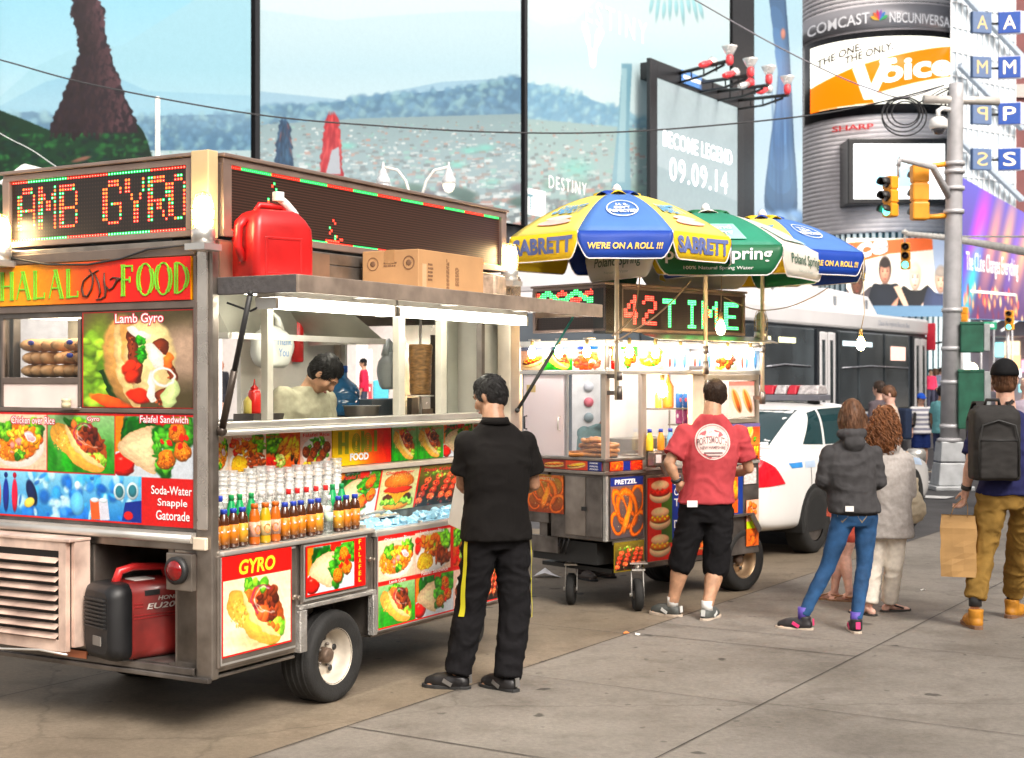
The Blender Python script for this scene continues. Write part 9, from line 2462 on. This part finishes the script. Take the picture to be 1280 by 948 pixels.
P4,J4,_,ax4=person('young woman in charcoal hooded sweatshirt and blue jeans with black high-top shoes',O4,1.58,8,
    {'head':(1065,519,.05),'neck':(1063,545,.0),'chest':(1062,584,0),'waist':(1064,615,0),'pel':(1068,640,0),'shL':(1036,563,-.01),'shR':(1092,563,.02),'elL':(1028,602,-.02),'wrL':(1046,610,.24),'elR':(1099,602,.02),'wrR':(1082,612,.26),
     'hipL':(1055,646,0),'hipR':(1083,646,.02),'knL':(1034,710,.03),'anL':(1004,769,-.01),'knR':(1080,708,.0),'anR':(1070,775,-.12)},(14,14),'light',('long','brown'),
    dict(m=cloth('charcoal',(.050,.048,.050),.9,.2,18),sleeve=1.9,e=.024,hem=.0,r=(.064,.054),hood=1,name='hooded_sweatshirt',wr=.009,band=cloth('charcoal_rib',(.030,.029,.031))),dict(m=denim,e=.004,w=(.088,.058,.045),name='jeans',wr=.004,drop=.0),dict(kind='hightop',m=mat('hightop_black',(.02,.018,.02),.55),sole=mat('sole_cream',(.55,.45,.36)),accent=mat('hightop_pink',(.75,.04,.18),.5),sock=mat('sock_purple',(.10,.06,.35),.6),sock_h=.06),(-72,-6),.0078)
jn=[c for c in P4.children if c.name.startswith('jeans')][0]
for px0 in (1056,1080):
    a4=lambda x,y:at(x,y,O4.y-.15)-O4
    press(jn,[a4(px0-6,645),a4(px0,653),a4(px0+6,645),a4(px0+6,647),a4(px0,655.5),a4(px0-6,647)],[(0,1,4,5),(1,2,3,4)],mat('stitch_tan',(.22,.18,.13),.7),'pocket_stitching',jn)
m=MB();q0=at(1062,634,O4.y-.145)-O4;m.box(q0.x-.028,q0.x+.028,q0.y-.002,q0.y+.004,q0.z-.03,q0.z+.006);m.build('pocket_phone',mat('phone_white',(.70,.68,.66),.3),P4)
O5=gp(1099,770)
P5,J5,_,_a=person('woman with long curly auburn hair, grey hooded sweater, white trousers and flip-flops',O5,1.60,22,
    {'head':(1106,527,.06),'neck':(1106,551,.02),'chest':(1109,595,0),'waist':(1110,632,0),'pel':(1108,655,0),'shL':(1086,570,-.03),'shR':(1131,571,.03),'elL':(1084,618,.03),'wrL':(1090,640,.26),'elR':(1136,618,.04),'wrR':(1132,650,.16),
     'hipL':(1097,660,0),'hipR':(1121,661,0),'knL':(1091,706,.02),'anL':(1086,757,-.02),'knR':(1117,706,.02),'anR':(1111,757,.14)},(20,8),'pink',('curly','auburn'),
    dict(m=cloth('heather_grey',(.36,.33,.31),.9,.12,40),sleeve=1.85,e=.026,hem=.10,r=(.072,.062),hood=1,name='hooded_sweater',wr=.008),dict(m=cloth('off_white',(.78,.71,.62)),e=.010,w=(.090,.072,.066),len=.93,wr=.006),dict(kind='sandal',m=mat('flipflop_black',(.02,.02,.02),.6),sole=mat('flipflop_sole',(.03,.028,.025),.7)),(-58,50),.0085)
O6=gp(1050,751)
person('girl mostly hidden behind the charcoal sweatshirt, bare legs, coral shorts and tan sandals',O6,1.50,-20,{'head':(1070,530,0),'neck':(1069,550,0),'chest':(1066,585,0),'waist':(1060,615,0),'pel':(1061,638,0),'shL':(1050,565,0),'shR':(1088,565,0),'elL':(1048,600,.05),'wrL':(1058,620,.1),'elR':(1088,600,0),'wrR':(1080,625,.1),'hipL':(1054,642,0),'hipR':(1069,642,0),'knL':(1048,698,.02),'anL':(1043,740,0),'knR':(1056,698,0),'anR':(1062,744,-.1)},None,'pink',('tail','brown'),
    dict(m=cloth('coral_top',(.60,.14,.10)),sleeve=.4),dict(m=cloth('coral',(.70,.13,.09)),len=.18,w=(.085,.085,.085),name='shorts'),dict(kind='sandal',m=mat('sandal_tan',(.30,.14,.06),.6),sole=mat('sandal_sole',(.25,.13,.07),.7),strap=1),(-55,-45),.009)
O7=gp(1222,786)
navy=cloth('navy',(.022,.024,.085));khaki=cloth('khaki',(.25,.145,.036),.85,.2,10)
P7,J7,_,_b=person('man in navy T-shirt, mustard trousers, black cap and yellow work boots, walking away',O7,1.86,4,
    {'head':(1256,474,.05),'neck':(1257,509,.02),'chest':(1262,562,0),'waist':(1262,592,0),'pel':(1260,612,.02),'shL':(1224,530,-.02),'shR':(1300,530,.04),'elL':(1214,578,-.06),'wrL':(1207,614,.02),'elR':(1312,585,0),'wrR':(1306,625,.1),
     'hipL':(1240,622,.0),'hipR':(1283,622,.04),'knL':(1229,690,.05),'anL':(1219,752,-.02),'knR':(1274,688,.22),'anR':(1266,747,.42)},(22,-2),'light',('cap','brown',('black',(.010,.010,.011)),1),
    dict(m=navy,sleeve=.80,e=.022,hem=.03,r=(.070,.076),wr=.007),dict(m=khaki,e=.012,w=(.100,.078,.064),wr=.011,drop=-.02),dict(kind='boot',m=mat('boot_tan',(.46,.19,.012),.6,0,.2,16),sole=mat('boot_sole',(.20,.10,.05),.7),sole_h=.032,sock=mat('sock_charcoal',(.03,.03,.032),.8),sock_h=.055),(-4,40),.0078,hands={'L':dict(curl=.75,t=(0,1,0))})
m=MB();c=J7['elL'].lerp(J7['wrL'],.86);d=(J7['wrL']-J7['elL']).normalized();m.tube([c-d*.016,c+d*.016],[.036,.034],16);m.build('wrist_band',black,P7)
bp=thing('backpack','dark grey rectangular backpack worn by the man in the black cap','backpack',at(1243,606,O7.y-.19),R(-4))
mb=MB();bm_=cloth('backpack_grey',(.030,.028,.027),.75,.2,12)
mb.box(-.155,.155,-.085,.10,.03,.50);mb.box(-.125,.125,-.12,-.06,.04,.30);mb.box(-.12,.12,-.105,.0,.31,.46);mb.box(-.12,.12,-.05,.08,.50,.53)
grow('pack_body',mb,bm_,bp,.012,16,.003,9)
m=MB();m.tube([(-.128,-.117,.06),(-.13,-.125,.29),(-.105,-.122,.40),(0,-.115,.432),(.105,-.122,.40),(.13,-.125,.29),(.128,-.117,.06)],.006,6);m.tube([(-.12,-.12,.30),(.12,-.12,.30)],.005,6);m.build('zip',black,bp)
m=MB();m.tube([(-.05,.06,.52),(-.04,.05,.565),(.04,.05,.565),(.05,.06,.52)],.012,8);m.build('top_handle',bm_,bp)
for sg in (-1,1):
    m=MB();pts=[V((sg*.08+.02,.08,.50)),V((sg*.10+.04,.14,.55)),V((sg*.11+.05,.24,.545)),V((sg*.13+.05,.32,.42)),V((sg*.14+.05,.28,.20)),V((sg*.13+.02,.10,.08))]
    for a,b in zip(pts[:-1],pts[1:]):m.beam(a,b,.058,.012,up=(0,.6,.8))
    m.build('shoulder_strap',bm_,bp)
hb=J7['wrL']+O7
pb=thing('paper_bag','brown paper shopping bag held by the man in the black cap','bag',at(1198,720,O7.y+.04),R(-18))
w_,d2b,h_=.125,.065,.415
mb=MB();vs=[];nz2=10
for j in range(nz2+1):
    z=h_*j/nz2;k=.93+.10*math.sin(j*1.1)*.5
    for x,y in ((-1,-1),(-.33,-1.08),(.33,-1.04),(1,-1),(1,1),(.33,1.05),(-.33,1.02),(-1,1)):vs.append((x*w_*(.9 if j==0 else k)+.012*noise.noise((x,y,z*9)),y*d2b*(1 if j<8 else 1-.25*(j-8))+.012*noise.noise((x*3,y,z*8+4)),z))
mb.add(vs,[(j*8+k,j*8+(k+1)%8,(j+1)*8+(k+1)%8,(j+1)*8+k) for j in range(nz2) for k in range(8)]);mb.add(vs[:8],[tuple(range(8))[::-1]])
o=mb.build('bag_body',mat('kraft_paper',(.40,.23,.085),.8,0,.12,7,.15,25),pb);q=o.modifiers.new('t','SOLIDIFY');q.thickness=.002
m=MB()
for y in (-.05,.05):m.tube([(-.05,y,h_-.01),(-.03,y*.6,h_+.06),(.045,y*.2,h_+.13),(.06,y*.6,h_+.06),(.06,y,h_-.01)],.003,6)
m.build('twisted_handles',mat('kraft_cord',(.34,.20,.09),.8),pb)
sb=thing('shoulder_bag','cream slouchy shoulder bag hanging beside the curly-haired woman','bag',at(1139,655,O5.y+.05),R(30))
mb=MB();mb.ball((0,0,.13),(.115,.055,.13),16);mb.ball((.02,0,.10),(.12,.06,.10),16);mb.box(-.05,.05,-.03,.03,.2,.33);grow('bag_body',mb,cloth('cream_leather',(.56,.48,.35),.55),sb,.011,5,.006,9)
m=MB();m.tube([(-.05,-.02,.32),(-.05,-.01,.42),(-.04,.0,.52),(.0,.02,.50),(.03,.03,.42),(.05,.02,.32)],.009,8);m.build('bag_strap',mat('strap_patterned',(.40,.28,.20),.6,0,.5,60),sb)
tb=thing('takeout_paper','white paper-wrapped takeaway held by the black-shirted man at the counter','takeaway',at(577,652,O1.y+.20),R(-30))
mb=MB();mb.hexa([(-.09,-.01,-.02),(.05,-.03,-.06),(.07,.01,-.06),(-.07,.04,-.02),(-.03,-.02,.22),(.08,-.03,.24),(.08,.01,.24),(-.03,.03,.22)]);mb.build('wrapper',mat('white_wrapper',(.82,.80,.76),.6,0,.05,9),tb,.006)
stripe=mat('cloth_stripes',(.50,.48,.50),.85)
nt_=stripe.node_tree;tc=nt_.nodes.new('ShaderNodeTexCoord');wv_=nt_.nodes.new('ShaderNodeTexWave');wv_.bands_direction='Z';wv_.inputs['Scale'].default_value=3.6;wv_.inputs['Distortion'].default_value=.4
rp2=nt_.nodes.new('ShaderNodeValToRGB');rp2.color_ramp.elements[0].position=.42;rp2.color_ramp.elements[1].position=.58;rp2.color_ramp.elements[0].color=(.22,.22,.28,1);rp2.color_ramp.elements[1].color=(.72,.70,.70,1)
nt_.links.new(tc.outputs['Object'],wv_.inputs[0]);nt_.links.new(wv_.outputs['Fac'],rp2.inputs[0]);nt_.links.new(rp2.outputs[0],nt_.nodes['Principled BSDF'].inputs['Base Color'])
tr_sh=dict(kind='shoe',m=mat('trainer_grey',(.07,.075,.07)),sole=mat('sole_cream',(.55,.45,.36)))
navs=cloth('navy_shorts',(.012,.025,.11))
OB=gp(1151,590)
person('boy in blue cap, grey striped T-shirt and navy shorts walking towards the camera',OB,1.43,172,{},(175,2),'light',('cap','brown',('blue',(.02,.09,.50)),1),dict(m=stripe,e=.03,r=(.075,.085),hem=.08),dict(m=navs,len=.46,w=(.11,.11,.11),name='shorts'),tr_sh,(-20,14),.013,build=1.1)
bb2=thing('backpack','dark backpack on the boy in the blue cap','backpack',OB+V((0,.12,.72)))
mb=MB();mb.box(-.17,.17,0,.14,0,.36);grow('pack_body',mb,cloth('pack_navy',(.02,.03,.06)),bb2,.02,5)
for sg in (-1,1):
    m=MB();pts=[V((sg*.13,.02,.33)),V((sg*.13,-.12,.42)),V((sg*.145,-.25,.34)),V((sg*.16,-.26,.15)),V((sg*.19,-.08,.02)),V((sg*.16,.05,.02))]
    for a,b in zip(pts[:-1],pts[1:]):m.beam(a,b,.05,.012,up=(0,.6,.8))
    m.build('shoulder_strap',bm_,bb2)
def far(label,px,D,H,face,skin,hair,tc_,bc,z=0.0,group=None,short=False,nm='shirt',vox=.018,**k):
    p=at(px,474,D);p.z=z
    return person(label,p,H,face,k.pop('px_',{}),k.pop('look',None),skin,hair,dict(m=cloth('far_%.2f_%.2f_%.2f'%tc_,tc_),sleeve=k.pop('sl',1.7),name=nm),dict(m=cloth('far_%.2f_%.2f_%.2f'%bc,bc),len=.3 if short else 1.0,w=(.10,.09,.09) if short else (.095,.075,.07),name='shorts' if short else 'trousers'),tr_sh,(-12,14),vox,group,detail=D<25,**k)
far('man in cream top bowing his head to the left, beyond the police car',1113,18.5,1.62,-75,'pink',('short','brown'),(.52,.40,.32),(.05,.06,.10),look=(-80,30),vox=.013,sl=.7)
bp3=thing('backpack','dark blue backpack on the bowing man beyond the police car','backpack',at(1128,530,18.6),R(-50));mb=MB();mb.box(-.11,.11,-.07,.07,-.20,.20);grow('pack_body',mb,cloth('pack_navy',(.02,.03,.06)),bp3,.02,5)
far('person with dark brown hair partly hidden before the bus door',1100,20.5,1.68,-40,'light',('short','dark'),(.10,.08,.09),(.04,.04,.05),vox=.014)
far('bald person in lilac top at the right edge behind the man in the black cap',1283,18.5,1.72,10,'pink',('none','dark'),(.45,.38,.45),(.05,.05,.06),vox=.014)
far('person facing the camera far behind the green cabinet',1240,37,1.66,180,'pink',('short','brown'),(.30,.28,.32),(.06,.06,.08))
far('person in teal top half hidden behind the signal pole',1177,24,1.60,60,'brown',('short','black'),(.15,.38,.40),(.05,.06,.12),vox=.014,sl=.6)
O9=at(738,474,12.25);O9.z=0
person('vendor in teal-grey shirt bending behind the glass of the hot dog cart',O9,1.62,130,{'head':(768,512,-.15),'neck':(757,528,-.1),'chest':(746,545,0),'waist':(740,585,0),'pel':(738,610,0),'shR':(730,538,-.12),'shL':(765,540,.1),'elR':(738,575,-.2),'wrR':(765,580,-.3),'elL':(775,570,0),'wrL':(785,580,-.1)},(120,30),'brown',('short','black'),dict(m=cloth('teal_grey',(.22,.36,.36)),e=.02),dict(m=cloth('dark_brown',(.04,.03,.028))),dict(kind='shoe',m=mat('shoe_brown',(.08,.06,.05),.6),sole=mat('sole_black',(.02,.02,.02))),vox=.011)
wb=thing('white_board','white panel with three round discs seen through the hot dog cart glass','board',at(733,552,13.2),R(4))
m=MB();m.box(-.13,.13,0,.03,-.6,.62);m.build('panel',mat('board_white',(.78,.78,.80),.4),wb)
m=MB();m.box(-.10,-.06,.005,.04,-1.13,-.6);m.box(.06,.10,.005,.04,-1.13,-.6);m.build('legs',steel,wb)
for k,(z,c_) in enumerate(((.50,(.62,.64,.72)),(.36,(.75,.16,.22)),(.22,(.30,.38,.42)))):
    m=MB();m.lathe([(.045,-.004),(.045,-.012),(0,-.012)],(.02,0,z),18,axis='Y');m.build('disc',mat('disc_%d'%k,c_,.5),wb)
far('woman with long red hair and black top seen through the left of the cart window',275,36,1.68,10,'light',('long','red'),(.02,.02,.025),(.03,.03,.04),.5,'people on the far plaza',True)
far('person in dark top and white shorts seen at the cart strut',290,37,1.66,170,'tan',('short','black'),(.06,.05,.12),(.75,.72,.70),.5,'people on the far plaza',True)
far('man in red jacket and black cap seen between the vendor and the meat',455,38,1.74,-90,'tan',('cap','dark',('black',(.010,.010,.011)),1),(.62,.02,.06),(.05,.06,.09),.5,'people on the far plaza')
far('woman in black top beside the hanging bag, holding a cyan bag',480,37,1.66,90,'tan',('tail','black'),(.03,.03,.035),(.06,.05,.06),.5,'people on the far plaza',sl=.6)
far('person in dark coat left of the red posters, far behind the vendor',442,39.5,1.70,180,'tan',('short','dark'),(.10,.08,.07),(.70,.45,.08),.5,'people on the far plaza')
cyb=thing('carrier_bag','cyan carrier bag held by the woman in black on the far plaza','bag',at(476,500,36.8));mb=MB();mb.box(-.20,.20,-.08,.08,0,.5);mb.box(-.03,.03,-.02,.02,.45,.62);grow('bag_body',mb,cloth('cyan',(.10,.48,.62)),cyb,.03,4)
pz=MB();p=at(1177,474,60);pz.box(p.x-6,p.x+4,55,66,-.1,.45);tag(pz.build('plaza',_mats['plaza_stone'],bevel=.02),kind='structure')
crowd=[(1163,57,(.75,.05,.12),'in crimson top close to the bus front'),(1169,58,(.20,.22,.30),'in dark blue top between two red tops past the bus'),(1176,58.5,(.62,.45,.48),'in dusty pink top left of the signal pole'),(1166,59,(.62,.03,.06),'in red shirt, leftmost of the far crowd past the bus front'),(1172,61,(.70,.08,.10),'in bright red top beside the bus mirror'),(1179,60,(.55,.58,.62),'in pale grey top left of the signal pole'),(1203,62,(.30,.32,.50),'in blue top between the green cabinets'),(1215,63,(.60,.30,.20),'in rust top behind the lower green cabinet'),(1236,61,(.62,.58,.20),'in mustard top right of the lower green cabinet')]
for k,(px,D,c_,lb) in enumerate(crowd):far('tiny distant person '+lb,px,D,1.66+.03*(k%3),[180,20,90,170,-60,0][k%6],['tan','light','brown'][k%3],(['short','long','short'][k%3],['black','brown','dark'][k%3]),c_,(.05,.05,.08),.45 if px<1200 else 0,'distant crowd past the signal pole',vox=.028)
for k,(px,py,c_,lb) in enumerate(((783,794,(.75,.22,.05),'tiny orange scrap lying on the paving joint'),(797,796,(.75,.72,.68),'tiny white scrap lying on the paving joint'),(1043,742,(.70,.68,.64),'white scrap on the ground behind the standing women'),(1154,740,(.72,.70,.68),'small white scrap on the open paving beside the paper bag'))):
    p=gp(px,py);t=thing('paper_scrap',lb,'litter',p+V((0,0,.013)),k*1.1,'scraps of litter on the paving');mm=MB()
    mm.add([(-.02,-.012,0),(.018,-.014,.004),(.022,.012,0),(0,.016,.012),(-.018,.01,.003)],[(0,1,3),(1,2,3),(0,3,4)]);o=mm.build('paper',mat('scrap_%d'%k,c_,.7),t);q=o.modifiers.new('t','SOLIDIFY');q.thickness=.002
